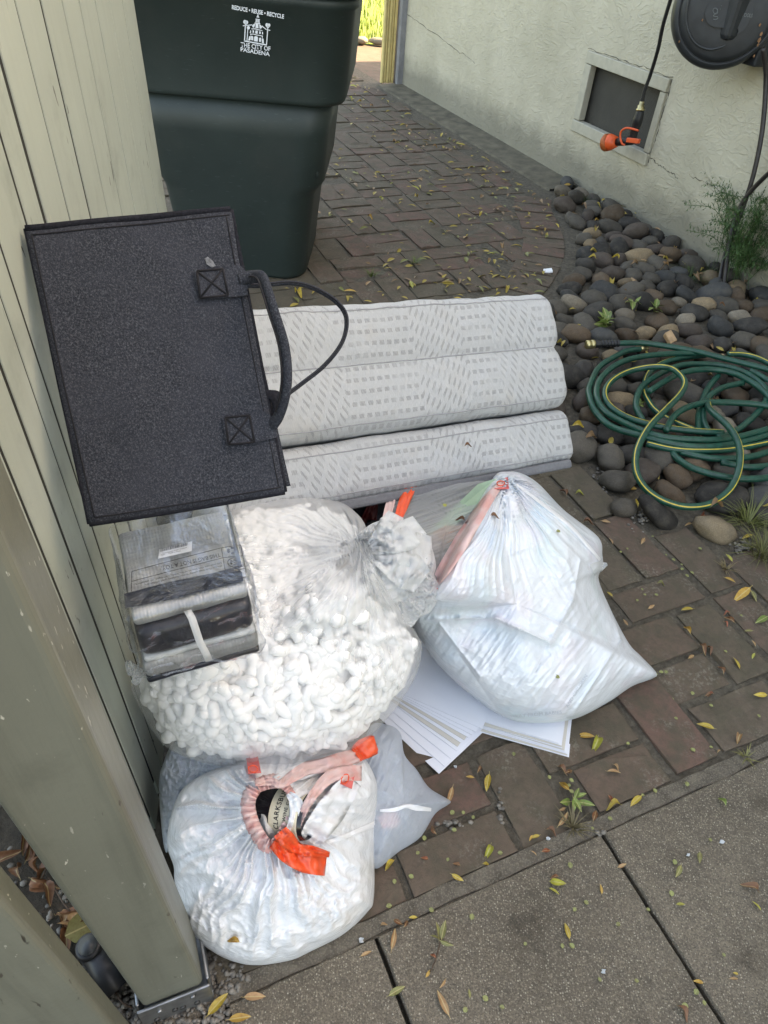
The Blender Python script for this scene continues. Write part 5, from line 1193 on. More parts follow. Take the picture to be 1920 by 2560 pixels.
# -------- dark bag in the shadow under the mattress, carrying the pile
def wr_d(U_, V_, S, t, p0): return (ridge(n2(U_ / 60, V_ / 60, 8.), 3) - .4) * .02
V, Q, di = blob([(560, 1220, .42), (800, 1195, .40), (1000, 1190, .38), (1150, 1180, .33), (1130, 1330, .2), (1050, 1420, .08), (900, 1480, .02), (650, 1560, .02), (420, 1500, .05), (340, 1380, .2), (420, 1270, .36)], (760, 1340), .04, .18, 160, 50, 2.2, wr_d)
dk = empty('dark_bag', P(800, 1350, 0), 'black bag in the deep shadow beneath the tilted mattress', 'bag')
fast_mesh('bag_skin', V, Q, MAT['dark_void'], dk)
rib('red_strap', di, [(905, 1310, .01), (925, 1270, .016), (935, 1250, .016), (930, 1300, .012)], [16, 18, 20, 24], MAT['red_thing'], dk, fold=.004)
# -------- folded tarpaulin in its clear wrapper
kp = lambda x, y: (280 + x / 3.95, 1260 + y / 3.95)
pk = [PD(*kp(70, 262), 1.03), PD(*kp(1135, 28), 1.033), PD(*kp(1335, 835), .918), PD(*kp(112, 1150), .916)]
pc0 = sum(pk) / 4; KX = unit(pk[1] - pk[0] + pk[2] - pk[3]); KY = pk[3] - pk[0] + pk[2] - pk[1]; KY -= KX * (KY @ KX); KY = unit(KY); KN = np.cross(KX, KY); KN = KN if KN[2] > 0 else -KN
def kt(x, y, lift=0.0): return onplane(*kp(x, y), pc0, KN) + KN * lift
pack = empty('wrapped_package', pc0 - KN * .1, 'folded silver and black sheet in a clear printed wrapper on the pile by the fence', 'package')
lw_, ld_ = np.linalg.norm(pk[1] - pk[0] + pk[2] - pk[3]) / 2, np.linalg.norm(pk[3] - pk[0] + pk[2] - pk[1]) / 2
def ksoft(name, c, hx, hy, hz, bev, mat, seed=0.0, par=None):
    bm = bmesh.new(); box_bm(bm, (0, 0, 0), (1, 0, 0), (0, 1, 0), (0, 0, 1), hx, hy, hz, bev, 3)
    bmesh.ops.subdivide_edges(bm, edges=[e for e in bm.edges if e.calc_length() > .03], cuts=7, use_grid_fill=True)
    uvl = bm.loops.layers.uv.new('UVMap')
    for f in bm.faces:
        for l in f.loops: l[uvl].uv = (l.vert.co.x, l.vert.co.y + l.vert.co.z)
    for v in bm.verts:
        q = c + KX * v.co.x + KY * v.co.y + KN * v.co.z; d_ = .0028 * fbm(q * 26 + seed, 2); v.co = Vector(q + unit(q - c) * d_)
    return link(bpy.data.objects.new(name, bm_mesh(name, bm, mat, True)), par or pack)
tz = .0125
lay = [(.011, -.004, -.003, .006, 'silver'), (.026, -.001, .003, .012, 'black_fold'), (.0055, -.002, .001, .005, 'light_fold'), (.014, .001, .004, .009, 'silver'), (.006, .001, .002, .005, 'black_fold')]
zz_ = 0.0
for i, (h_, dx_, dy_, bv_, m_n) in enumerate(lay):
    ksoft('folded_sheet', pc0 - KN * (zz_ + h_) + KY * (.004 if i else 0), lw_ / 2 + dx_, ld_ / 2 + dy_, h_, bv_, MAT[m_n], 1.0 + i); zz_ += 2 * h_ + .0004
def kpatch(name, poly, lift, mat, par=None, th=0):
    V = [kt(x, y, lift) for x, y in poly]; o = mobj(name, V, [tuple(range(len(V)))], mat, par or pack, smooth=False); return o
kpatch('black_band', [(125, 905), (560, 790), (1000, 700), (1225, 640), (1285, 690), (1300, 780), (900, 880), (500, 980), (135, 1050)], .0035, MAT['black_fold'])
kpatch('black_band', [(1128, 30), (1150, 28), (1215, 330), (1290, 640), (1250, 650), (1180, 330)], .0035, MAT['black_fold'])
lbp = kpatch('shipping_label', [(478, 490), (800, 408), (796, 506), (465, 582)], .0078, MAT['white_card'])
rb_ = random.Random(4); x = 0.0
while x < 1:
    w1 = rb_.choice([.012, .02, .03]); a, b = x, min(1, x + w1); x += w1 + rb_.choice([.012, .02])
    f = lambda t, s: (490 + 268 * t + s * -4, 488 - 64 * t + s * 30)
    kpatch('barcode_bar', [f(a, 0), f(b, 0), f(b, 1), f(a, 1)], .0084, MAT['black_ink'], lbp)
def kline(x0, y0, x1, y1, wd=7, par=None):
    dx, dy = x1 - x0, y1 - y0; L = math.hypot(dx, dy); nx, ny = -dy / L * wd / 2, dx / L * wd / 2
    kpatch('printed_rule', [(x0 + nx, y0 + ny), (x1 + nx, y1 + ny), (x1 - nx, y1 - ny), (x0 - nx, y0 - ny)], .0066, MAT['black_ink'], par)
for a in ((205, 702, 500, 620), (500, 620, 1085, 468), (1085, 468, 1275, 438), (205, 702, 203, 1030), (205, 800, 560, 705), (560, 705, 1105, 565), (203, 1030, 720, 895), (720, 895, 1330, 755), (205, 940, 700, 820), (700, 820, 1325, 668), (1085, 468, 1125, 700), (1275, 438, 1330, 715), (1105, 565, 1300, 545)): kline(*a)
ktu = lambda x0, y0, x1, y1: (kt(x0, y0), kt(x1, y1))
def ktext(body, x0, y0, x1, y1, hpx, bold=0.0, par=None, lift=.0068):
    p0, p1 = kt(x0, y0, lift), kt(x1, y1, lift); h = np.linalg.norm(kt(x0, y0) - kt(x0, y0 + hpx)); return put_text(body, p0, p1, KY, MAT['black_ink'], par or pack, 'printed_text', h=h, bold=bold)
ktext('THIS BAG IS NOT A TOY.', 1068, 520, 492, 655, 40, .015)
ktext('WARNING', 965, 785, 605, 868, 40, .03)
ktext('Do not use this bag in cribs, beds, carriages, or playpens.', 1085, 610, 235, 825, 17, .01)
ktext('Keep this bag away from babies and children.', 1085, 640, 330, 830, 17, .01)
for n_, (body, a) in enumerate((('Translucent sheet, 6 pieces', (510, 540, 750, 478)), ('New      Made in China', (495, 556, 690, 512)))):
    p0, p1 = kt(a[0], a[1], .0086), kt(a[2], a[3], .0086); put_text(body, p0, p1, -KY, MAT['black_ink'], lbp, 'printed_text', h=.0022)
def kring(cx, cy, r0, r1, a0, a1, n=14):
    A = [(cx + r0 * math.cos(a), cy + r0 * .72 * math.sin(a)) for a in np.linspace(a0, a1, n)]; B = [(cx + r1 * math.cos(a), cy + r1 * .72 * math.sin(a)) for a in np.linspace(a0, a1, n)]
    V = [kt(x, y, .0066) for x, y in A + B]; mobj('recycling_mark', V, [(i, i + 1, n + i + 1, n + i) for i in range(n - 1)], MAT['black_ink'], pack, smooth=False)
for k in range(3): kring(1190, 495, 24, 50, k * 2.094 + .25, k * 2.094 + 1.75)
kring(1212, 612, 58, 68, 0, 6.283, 30); kline(1170, 585, 1255, 640, 7)
for k in range(3): kring(1212, 612, 20, 42, k * 2.094 + .25, k * 2.094 + 1.75)
# the clear wrapper, crumpled at its corners
hz = tz * 4.7; wc = pc0 - KN * (hz - .006)
nx_, ny_, nz_ = 40, 40, 14
bm = bmesh.new(); box_bm(bm, (0, 0, 0), (1, 0, 0), (0, 1, 0), (0, 0, 1), lw_ / 2 + .006, ld_ / 2 + .010, hz + .004, .010, 3)
bmesh.ops.subdivide_edges(bm, edges=[e for e in bm.edges if e.calc_length() > .03], cuts=26, use_grid_fill=True)
for v in bm.verts:
    q = wc + KX * v.co.x + KY * v.co.y + KN * v.co.z; top = max(0, v.co.z / hz)
    fr_ = max(0, v.co.y / (ld_ / 2)) ** 2; rt_ = max(0, v.co.x / (lw_ / 2)) ** 2
    d_ = (ridge(q * 16 + 3, 3) - .5) * (.004 + .012 * (1 - top) * max(fr_, rt_)) + .004 * abs(fbm(q * 9, 2))
    v.co = Vector(q + unit(q - wc) * max(d_, -.002))
wrap = link(bpy.data.objects.new('clear_wrapper', bm_mesh('clear_wrapper', bm, MAT['wrap_film'], True)), pack)
co_out = [(*kp(130, 1570), .60), (*kp(180, 1540), .605), (*kp(260, 1600), .60), (*kp(330, 1640), .60), (*kp(310, 1700), .59), (*kp(250, 1790), .58), (*kp(190, 1760), .58), (*kp(205, 1710), .585), (*kp(150, 1680), .59)]
V, Q, _ = blob(co_out, kp(220, 1660), .012, .02, 90, 26, 1.8, lambda U_, V_, S, t, p0: (ridge(n2(U_ / 16, V_ / 16, 1.), 3) - .4) * .010)
fast_mesh('wrapper_corner', V, Q, MAT['mouth_film'], pack)
tp_ = [kt(760, 1040, .004), kt(800, 1140, .004), kt(850, 1230, .002)]
tpx = [PD(*kp(a, b), c) for a, b, c in ((745, 1050, .908), (790, 1130, .905), (830, 1250, .912), (870, 1370, .922), (930, 1480, .935), (960, 1550, .945))]
V, F = strip_geo([p - KX * .0045 for p in tpx], [p + KX * .0045 for p in tpx]); solid(mobj('sealing_tape', V, F, MAT['neck_film'], pack), .0006)

# ================================================================== RIVER STONES
def stone_mesh(i):
    r = np.random.default_rng(200 + i); bm = bmesh.new(); bmesh.ops.create_icosphere(bm, subdivisions=3, radius=1.0)
    co_ = np.array([v.co[:] for v in bm.verts]); sx = r.uniform(-.14, .14)
    rr = 1 + .30 * fbm(co_ * .8 + i * 7.7, 2) + .06 * fbm(co_ * 2.4 + i, 2)
    for v, c, q in zip(bm.verts, co_, rr): v.co = Vector((c[0] * q * (1 + sx * c[1]), c[1] * q, c[2] * q))
    return bm_mesh('stone_shape', bm, MAT['stone'], True)
ST = [stone_mesh(i) for i in range(9)]
BED = [(1.425, 1.20), (1.575, 1.06), (1.585, .98), (2.6, .86), (3.0, .9), (2.99, 3.86), (2.86, 3.66), (2.72, 3.46), (2.60, 3.12), (2.40, 2.78), (2.06, 2.45), (1.66, 2.20), (1.45, 1.93), (1.42, 1.5)]
rk = np.random.default_rng(21); stones = []
big = [((1790, 1318), .072, .052, .036, .1, 'tan')]
tones = {'tan': (.185, .135, .083), 'brown': (.090, .062, .041), 'pale': (.17, .142, .108), 'grey': (.066, .058, .048), 'dark': (.034, .031, .028), 'blue': (.046, .046, .045), 'plum': (.066, .051, .042)}
known = [((1545, 1205), .058, .042, .034, 0, 'grey'), ((1560, 1265), .050, .036, .030, .6, 'grey'), ((1692, 1195), .046, .036, .030, -.7, 'brown'), ((1672, 1232), .052, .034, .028, -.6, 'brown'), ((1790, 1222), .05, .036, .03, 0, 'grey'), ((1470, 875), .05, .04, .032, 0, 'plum'),
         ((1475, 1045), .045, .042, .034, .5, 'brown'), ((1522, 1088), .056, .042, .034, -.2, 'dark'), ((1575, 1135), .058, .04, .036, 0, 'dark'), ((1650, 1150), .066, .058, .042, 0, 'grey'), ((1610, 830), .048, .034, .03, 0, 'tan'), ((1560, 795), .046, .036, .032, .5, 'pale'), ((1755, 765), .05, .044, .036, 0, 'tan'),
         ((1850, 792), .056, .038, .034, 0, 'pale'), ((1700, 752), .04, .028, .024, 0, 'pale'), ((1570, 705), .055, .028, .026, .2, 'tan'), ((1712, 805), .045, .034, .03, .3, 'pale'), ((1565, 838), .05, .04, .03, 0, 'brown'), ((1650, 1285), .085, .05, .03, -.1, 'dark'), ((1480, 580), .05, .034, .03, 0, 'tan'), ((1535, 590), .05, .036, .03, .2, 'plum'),
         ((1800, 818), .062, .052, .04, 0, 'blue'), ((1875, 820), .075, .045, .036, -.2, 'dark'), ((1805, 1250), .085, .06, .035, .1, 'dark'), ((1905, 870), .06, .06, .04, 0, 'brown'), ((1860, 855), .06, .045, .035, 0, 'grey')]
for (px_, py_), a, b, c, rz, tn in big + known:
    q = P(px_, py_, .018); stones.append((q @ E, q @ W, a, b, c, rz, tn))
tries = 0
while tries < 26000 and len(stones) < 560:
    tries += 1; e, w = rk.uniform(1.4, 3.02), rk.uniform(.86, 3.9)
    if not inside((e, w), BED): continue
    a = rk.uniform(.052, .076) * (1.25 if rk.random() < .14 else 1); b = a * rk.uniform(.66, .9)
    if any((e - s[0]) ** 2 + (w - s[1]) ** 2 < (.60 * (a + s[2]) + .35 * (b + s[3]) * .0 + .18 * (b + s[3])) ** 2 for s in stones): continue
    r1 = rk.random(); tn = 'dark' if r1 < .22 else 'grey' if r1 < .50 else 'blue' if r1 < .60 else 'plum' if r1 < .76 else 'brown' if r1 < .90 else 'pale' if r1 < .955 else 'tan'
    stones.append((e, w, a, b, a * rk.uniform(.5, .66), rk.uniform(0, 3.14), tn))
words = {'tan': 'tan', 'brown': 'brown', 'pale': 'pale speckled', 'grey': 'mid grey', 'dark': 'charcoal', 'blue': 'bluish grey', 'plum': 'purplish grey'}
cnt = 0; SV, SF = [], []
sp_ = proj(np.array([EW(s[0], s[1], .03) for s in stones]))
for i, (e, w, a, b, c, rz, tn) in enumerate(stones):
    seen = -60 < sp_[i][0] < 2260 and -60 < sp_[i][1] < 2600
    if not seen: continue
    o = bpy.data.objects.new('river_stone', ST[i % 9]); link(o); tl_ = rk.normal(0, .22, 2)
    o.matrix_world = Matrix.Translation(Vector(EW(e, w, c * .45 + rk.uniform(-.006, .010)))) @ Matrix.Rotation(rz, 4, 'Z') @ Matrix.Rotation(tl_[0], 4, 'X') @ Matrix.Rotation(tl_[1], 4, 'Y') @ Matrix.Diagonal((a, b, c, 1))
    k = np.array(tones[tn]) * rk.uniform(.95, 1.7); o.color = (*k, 1)
    if i == 0: o.color = (.25, .195, .13, 1); tag(o, 'large speckled tan cobble at the corner of the brick path beside grass', 'stone', 'river stones beside the wall')
    else:
        where = 'close to the stucco wall' if e > 2.7 else 'along the curved brick edge' if e < path_limit(w) + .16 else 'under and around the coiled green hose' if w < 2.0 else 'in the middle of the stone bed'
        tag(o, f'{words[tn]} rounded river stone lying {where}', 'stone', 'river stones beside the wall')
# ================================================================== GREEN GARDEN HOSE
hs = lambda pts: pxl(pts, 1440, 800, 3.402)
hose = empty('garden_hose', P(1700, 1000, .07), 'coiled green garden hose with a yellow stripe lying on the river stones', 'hose')
def hose_run(pts, z=.085, ang=None, stripe=True, dz=None, cap=True):
    q = hs(pts); zz = [z] * len(q) if dz is None else dz
    path = catmull([P(u, v, h) for (u, v), h in zip([a[:2] for a in q], zz)], 10)
    ns = 20; V, F, s = tube_geo(path, .0108, ns, cap=cap)
    mi = [1 if (stripe and k == ang) else 0 for k in s]
    mobj('hose_run', V, F, [MAT['hose_green'], MAT['hose_stripe']], hose, midx=mi); return path
runs = [
 (dict(pts=[(355, 198), (560, 196), (800, 228), (1000, 262), (1200, 312), (1400, 362), (1640, 425), (1900, 520)], z=.098, stripe=False)),
 (dict(pts=[(545, 248), (460, 258), (380, 286), (200, 400), (118, 560), (112, 640), (160, 770), (300, 905), (560, 985), (800, 1050), (1100, 1080), (1400, 1040), (1640, 975), (1900, 880)], z=.078, stripe=False)),
 (dict(pts=[(1100, 285), (900, 283), (600, 305), (380, 362), (225, 480), (172, 620), (235, 765), (420, 880), (700, 985), (1000, 1018), (1300, 1008), (1640, 925), (1900, 830)], z=.088, stripe=False)),
 (dict(pts=[(1250, 958), (1000, 945), (700, 905), (440, 830), (285, 728), (245, 620), (300, 520), (440, 440), (640, 398), (800, 410), (890, 470), (925, 545), (880, 640), (750, 775), (630, 900), (545, 1040), (505, 1180), (525, 1330), (620, 1460), (780, 1552), (960, 1590), (1150, 1560), (1300, 1452), (1378, 1300), (1395, 1130), (1358, 1000), (1280, 890), (1190, 810), (1130, 750), (1120, 690)], ang=0,
       dz=[.09] * 6 + [.095, .10, .115, .125, .13, .13, .13, .13, .13, .12, .105, .085, .07, .06, .055, .06, .075, .095, .12, .13, .13, .125, .11, .09])),
 (dict(pts=[(1100, 300), (960, 312), (800, 345), (680, 402), (605, 480), (582, 600), (625, 705), (700, 790), (850, 872), (1085, 962), (1250, 990)], z=.070, ang=1)),
 (dict(pts=[(570, 862), (512, 740), (530, 620), (600, 530), (760, 435), (900, 385), (1050, 375), (1250, 390), (1450, 455), (1590, 560), (1625, 640), (1590, 730), (1480, 850), (1340, 955), (1200, 1000)], z=.082, stripe=False)),
 (dict(pts=[(620, 610), (760, 520), (900, 450), (1100, 420), (1300, 442), (1450, 505), (1570, 585), (1680, 700)], z=.094, stripe=False)),
 (dict(pts=[(765, 940), (830, 822), (950, 742), (1100, 706), (1300, 702), (1530, 717), (1700, 750), (1900, 820)], z=.098, stripe=False)),
 (dict(pts=[(1210, 470), (1120, 585), (1072, 700), (1042, 820), (1045, 960)], z=.072, stripe=False)),
 (dict(pts=[(1420, 535), (1250, 575), (1135, 650), (1085, 760), (1092, 880), (1140, 970)], z=.080, stripe=False)),
 (dict(pts=[(790, 1090), (870, 1185), (1000, 1262), (1200, 1322), (1400, 1350), (1640, 1340), (1900, 1280)], z=.060, stripe=False)),
 (dict(pts=[(600, 1050), (800, 1095), (1000, 1112), (1300, 1102), (1640, 1040), (1900, 960)], z=.070, ang=1)),
 (dict(pts=[(880, 1120), (1100, 1170), (1300, 1180), (1500, 1160), (1640, 1120), (1900, 1050)], z=.064, stripe=False)),
 (dict(pts=[(1230, 1210), (1450, 1250), (1640, 1240), (1900, 1200)], z=.060, stripe=False)),
 (dict(pts=[(1290, 290), (1430, 295), (1560, 330), (1700, 400)], z=.085, ang=1)),
 (dict(pts=[(1480, 430), (1560, 470), (1640, 520), (1800, 620)], z=.085, stripe=False)),
]
for r_ in runs: hose_run(**r_)
p0 = P(*hs([(355, 198)])[0][:2], .098); p1 = P(*hs([(160, 205)])[0][:2], .094); p2 = P(*hs([(85, 210)])[0][:2], .092)
nr_ = 40; pa = np.array([p0 + (p1 - p0) * t for t in np.linspace(-.05, 1, nr_)]); rr_ = np.where(np.arange(nr_) % 5 < 3, .0142, .0118); rr_[-10:] = .0150
V, F, _ = tube_geo(pa, rr_, 16); mobj('strain_relief', V, F, MAT['black_rubber'], hose)
pa = np.array([p1 + (p2 - p1) * t for t in (0, .05, .06, .4, .42, .48, .5, .95, 1.0)]); V, F, _ = tube_geo(pa, np.array([.012, .015, .0168, .0168, .0155, .0155, .0170, .0170, .015]), 18); mobj('brass_coupling', V, F, MAT['brass'], hose)
pa = np.array([P(*hs([(q, 243)])[0][:2], .078) for q in (545, 575, 576, 600, 612)]); V, F, _ = tube_geo(pa, np.array([.0115, .0115, .009, .009, .0075]), 14); mobj('male_fitting', V, F, MAT['brass'], hose)

# ================================================================== HOSE REEL ON THE WALL
RC = onplane(1822, 22, EW(2.80, 0, 0), E)           # centre of the front face
RN = unit(np.array([-.22, -.955, .12])); RX = unit(np.cross(RN, UP)); RX = RX if RX[0] > 0 else -RX; RU = np.cross(RN, RX); RU = RU if RU[2] > 0 else -RU
Rr = np.linalg.norm(onplane(1681, 40, RC, RN) - RC)
reel = empty('hose_reel', RC, 'round black retractable hose reel mounted on the cream stucco wall', 'hose reel')
def disc_loft(name, prof, mat, n=72, par=None, c=RC, ax=None):
    V, F = [], []; ax = RN if ax is None else ax
    for r, h in prof:
        for k in range(n): a = 6.2832 * k / n; V.append(c + (RX * math.cos(a) + RU * math.sin(a)) * r + ax * h)
    m = len(prof)
    for i in range(m - 1):
        for k in range(n): F.append((i * n + k, i * n + (k + 1) % n, (i + 1) * n + (k + 1) % n, (i + 1) * n + k))
    if prof[0][0] > 1e-6: F.append(tuple(range(n)))
    F.append(tuple((m - 1) * n + k for k in range(n)))
    return mobj(name, V, F, mat, par or reel)
k_ = Rr
disc_loft('housing', [(k_ * .9, -.19), (k_ * .99, -.17), (k_, -.06), (k_ * .995, -.03), (k_ * .96, -.008), (k_ * .90, .0), (k_ * .885, .0), (k_ * .875, -.006), (k_ * .86, -.006), (k_ * .85, .004), (k_ * .77, .012), (k_ * .5, .018), (k_ * .01, .020)], MAT['reel_plastic'])
def rpt(u, v, h=.02): return onplane(u, v, RC + RN * h, RN)
kr = lambda x, y: (1540 + x / 4.366, y / 4.366)
arc = catmull([rpt(*kr(x, y), .016) for x, y in ((800, -40), (775, 100), (765, 220), (790, 340), (840, 440), (920, 510), (1030, 540), (1150, 515), (1200, 490))], 8)
V, F, _ = tube_geo(arc, .0042, 8); mobj('raised_ring', V, F, MAT['reel_raised'], reel)
pl2 = [kr(*q) for q in ((1120, -40), (1060, 0), (1000, 60), (968, 150), (985, 230), (1030, 280), (1090, 298), (1200, 305), (1335, 320), (1335, 350), (1310, 380), (1400, 330), (1450, 250), (1490, 150), (1520, 0), (1520, -60), (1300, -60))]
V = [rpt(*q, .019) for q in pl2] + [rpt(*q, .028) for q in pl2]; n = len(pl2)
mobj('crank_cover', V, [tuple(range(n, 2 * n))] + [(i, (i + 1) % n, n + (i + 1) % n, n + i) for i in range(n)], MAT['reel_plastic'], reel, smooth=False)
def kr3(x, y, h=.0295): return rpt(*kr(x, y), h)
gpath = [kr3(1082 + 24 * math.cos(a), 118 + 30 * math.sin(a)) for a in np.linspace(0, 6.2832, 18)]
V, F, _ = tube_geo(gpath, .0016, 6); mobj('maker_mark', V, F, MAT['reel_print'], reel)
gp = [kr3(*q) for q in ((1108, 95), (1108, 145), (1080, 158), (1062, 170), (1075, 180), (1105, 182), (1110, 200), (1090, 212), (1062, 210))]
V, F, _ = tube_geo(catmull(gp, 5), .0016, 6); mobj('maker_mark', V, F, MAT['reel_print'], reel)
for q in ((1138, 100), (1150, 62)): 
    V, F, _ = tube_geo([kr3(*q), kr3(*q, .031)], .0018, 8); mobj('maker_mark', V, F, MAT['reel_print'], reel)
put_text('GIRAFFE TOOLS', kr3(1228, 168), kr3(1485, 190), RU, MAT['reel_print'], reel, 'maker_name', h=np.linalg.norm(kr3(1300, 178) - kr3(1300, 140)), bold=.01)
V, F, _ = tube_geo([RC - RN * .19 + RX * .02, RC - RN * .10 + E * .24], .07, 14); 
bk_ = onplane(1900, 60, EW(2.94, 0, 0), E)
box('wall_bracket', EW(2.975, bk_ @ W, 1.06), E, W, UP, .045, .06, .20, MAT['reel_plastic'], reel, .01, 2)
box('swivel_arm', (RC - RN * .1 + EW(2.95, bk_ @ W, RC[2])) / 2, unit(np.array([E[0], E[1], 0])), W, UP, .13, .07, .10, MAT['reel_plastic'], reel, .02, 2)
# cobweb litter on the reel
lit = [(1900, 62, .004), (1903, 85, .005), (1898, 100, .006), (1895, 112, .004), (1885, 140, .0035), (1756, 50, .003), (1698, 104, .003)]
LIT_REEL = lit; m_plain('dry_scrap', (.26, .13, .06), .8, .3, 60)
# hose hanging from the reel, with its spray nozzle resting on the vent
spray = empty('spray_nozzle', onplane(1580, 300, EW(2.93, 0, 0), E), 'black and orange spray nozzle hanging on its hose in front of the vent', 'spray nozzle')
pn = EW(2.94, 0, 0)
sp = lambda x, y, e_=2.94: onplane(1340 + x / 3.95, 60 + y / 3.95, EW(e_, 0, 0), E)
hpth = catmull([onplane(1700, -90, EW(2.85, 0, 0), E), onplane(1682, -20, EW(2.88, 0, 0), E), sp(1255, 10, 2.90), sp(1205, 250, 2.92), sp(1130, 500), sp(1075, 650), sp(1045, 770)], 10)
tube('hose', hpth, .0092, MAT['black_rubber'], spray, 12)
V, F, _ = tube_geo(np.array([sp(1048, 765), sp(1040, 800), sp(1038, 802), sp(1034, 835), sp(1032, 838), sp(1030, 858)]), np.array([.012, .012, .0175, .0175, .023, .022]), 18); mobj('brass_coupling', V, F, MAT['brass'], spray)
V, F, _ = tube_geo(catmull([sp(1030, 855), sp(1012, 930), sp(985, 1010), sp(962, 1090), sp(950, 1150)], 6), np.interp(np.linspace(0, 1, 25), [0, .3, .6, 1], [.020, .026, .023, .019]), 16); mobj('grip', V, F, MAT['black_rubber'], spray)
V, F, _ = tube_geo(np.array([sp(960, 1150, 2.93), sp(880, 1160, 2.915), sp(800, 1165, 2.90)]), np.array([.022, .021, .020]), 16); mobj('neck', V, F, MAT['black_rubber'], spray)
V, F, _ = tube_geo(np.array([sp(805, 1165, 2.90), sp(800, 1165, 2.90), sp(735, 1168, 2.885), sp(728, 1168, 2.885)]), np.array([.018, .026, .042, .042]), 22); mobj('spray_head', V, F, MAT['orange_plastic'], spray)
V, F, _ = tube_geo(np.array([sp(728, 1168, 2.885), sp(715, 1169, 2.882)]), .036, 22); mobj('seal_ring', V, F, MAT['black_rubber'], spray)
m_plain('rusty_orange', (.42, .10, .025), .5, .2, 60)
V, F, _ = tube_geo(np.array([sp(716, 1169, 2.882), sp(685, 1172, 2.875), sp(678, 1172, 2.874)]), np.array([.043, .044, .040]), 22); mobj('spray_face', V, F, MAT['rusty_orange'], spray)
tube('trigger_loop', catmull([sp(1010, 1052, 2.91), sp(950, 1035, 2.90), sp(890, 1028, 2.89), sp(845, 1055, 2.885), sp(832, 1110, 2.885), sp(850, 1180, 2.89), sp(878, 1195, 2.90)], 8), .0052, MAT['orange_plastic'], spray, 8)
box('lever', sp(960, 1152, 2.905), unit(sp(1020, 1165, 2.905) - sp(900, 1150, 2.905)), E, UP, np.linalg.norm(sp(1020, 1165) - sp(900, 1150)) / 2, .008, .0115, MAT['orange_plastic'], spray, .003, 1)
# black supply hose dropping from the reel to the planting
m_plain('worn_hose', (.020, .016, .016), .4, .5, 50)
sup = empty('supply_hose', P(1795, 715, 0), 'black supply hoses dropping from the reel into the fern', 'hose')
wp_ = lambda u, v, e_: onplane(u, v, EW(e_, 0, 0), E)
tube('hose_strand', catmull([wp_(1908, 120, 2.90), wp_(1915, 200, 2.96), wp_(1905, 330, 2.97), wp_(1880, 450, 2.96), wp_(1842, 560, 2.94), wp_(1812, 640, 2.90), P(1796, 720, .02)], 10), .0105, MAT['worn_hose'], sup, 10)
tube('hose_strand', catmull([wp_(1990, 380, 2.92), wp_(1920, 435, 2.94), wp_(1868, 490, 2.94), wp_(1838, 545, 2.92), wp_(1822, 620, 2.88), P(1808, 725, .02)], 10), .0105, MAT['worn_hose'], sup, 10)

# ================================================================== PLANTS, LITTER, SMALL THINGS
def blade_tuft(name, base, n, h, spread, col, label, cat, seed, wd=.0022, curl=.5):
    r = np.random.default_rng(seed); V, F = [], []
    for i in range(n):
        a = r.uniform(0, 6.283); d = np.array([math.cos(a), math.sin(a), 0]); sd2 = np.array([-d[1], d[0], 0]) * wd * r.uniform(.6, 1.2); hh = h * r.uniform(.45, 1.1); b = base + d * r.uniform(0, spread * .3) + UP * .002; out = r.uniform(.25, 1.0) * spread
        for t in (0, .4, .75, 1):
            p = b + d * out * t ** 1.4 + UP * hh * (t - curl * t * t * r.uniform(.7, 1.1)); k = 1 - t * .95; V += [p - sd2 * k, p + sd2 * k]
        j = len(V) - 8; F += [(j, j + 1, j + 3, j + 2), (j + 2, j + 3, j + 5, j + 4), (j + 4, j + 5, j + 7, j + 6)]
    o = mobj(name, V, F, MAT['foliage'], None, smooth=False); o.color = (*col, 1); return tag(o, label, cat)
tufts = [(P(1870, 1310, 0), 90, .11, .12, (.17, .19, .06), 'dry green grass tuft growing behind the large tan cobble'), (P(1905, 1385, 0), 90, .10, .12, (.15, .15, .05), 'yellowing grass tuft at the right edge of the brick path'), (P(1525, 500, 0), 60, .12, .08, (.08, .13, .03), 'small grass tuft at the foot of the wall above the stones'),
         (P(1470, 515, 0), 45, .10, .07, (.07, .10, .03), 'low grass sprouting where the path meets the wall'), (P(1720, 700, 0), 90, .10, .14, (.075, .12, .03), 'limp grass growing between stones left of the fern'), (P(1770, 690, 0), 80, .10, .13, (.07, .11, .03), 'limp grass at the foot of the black supply hoses'),
         (P(1465, 450, 0), 14, .16, .03, (.09, .15, .04), 'single thin upright weed against the stucco wall'), (P(1430, 2070, 0), 34, .04, .05, (.16, .13, .07), 'dry weed with pale roots in the joint before the slabs'), (P(1865, 1895, 0), 16, .03, .035, (.20, .19, .07), 'tiny dry weed in the mortar strip at the right'), (P(1815, 1425, 0), 26, .035, .04, (.22, .17, .09), 'dry weed in a brick joint right of the white bag'), (P(930, 690, 0), 30, .05, .06, (.10, .14, .03), 'small weed in the far brick joints behind the mattress'), (P(1035, 660, 0), 30, .05, .06, (.11, .15, .03), 'small yellow green weed on the path behind the mattress')]
for i, (b, n, h, sp2, c, lb_) in enumerate(tufts): blade_tuft('grass_tuft', b, n, h, sp2, c, lb_, 'weed' if 'weed' in lb_ else 'grass', 60 + i)
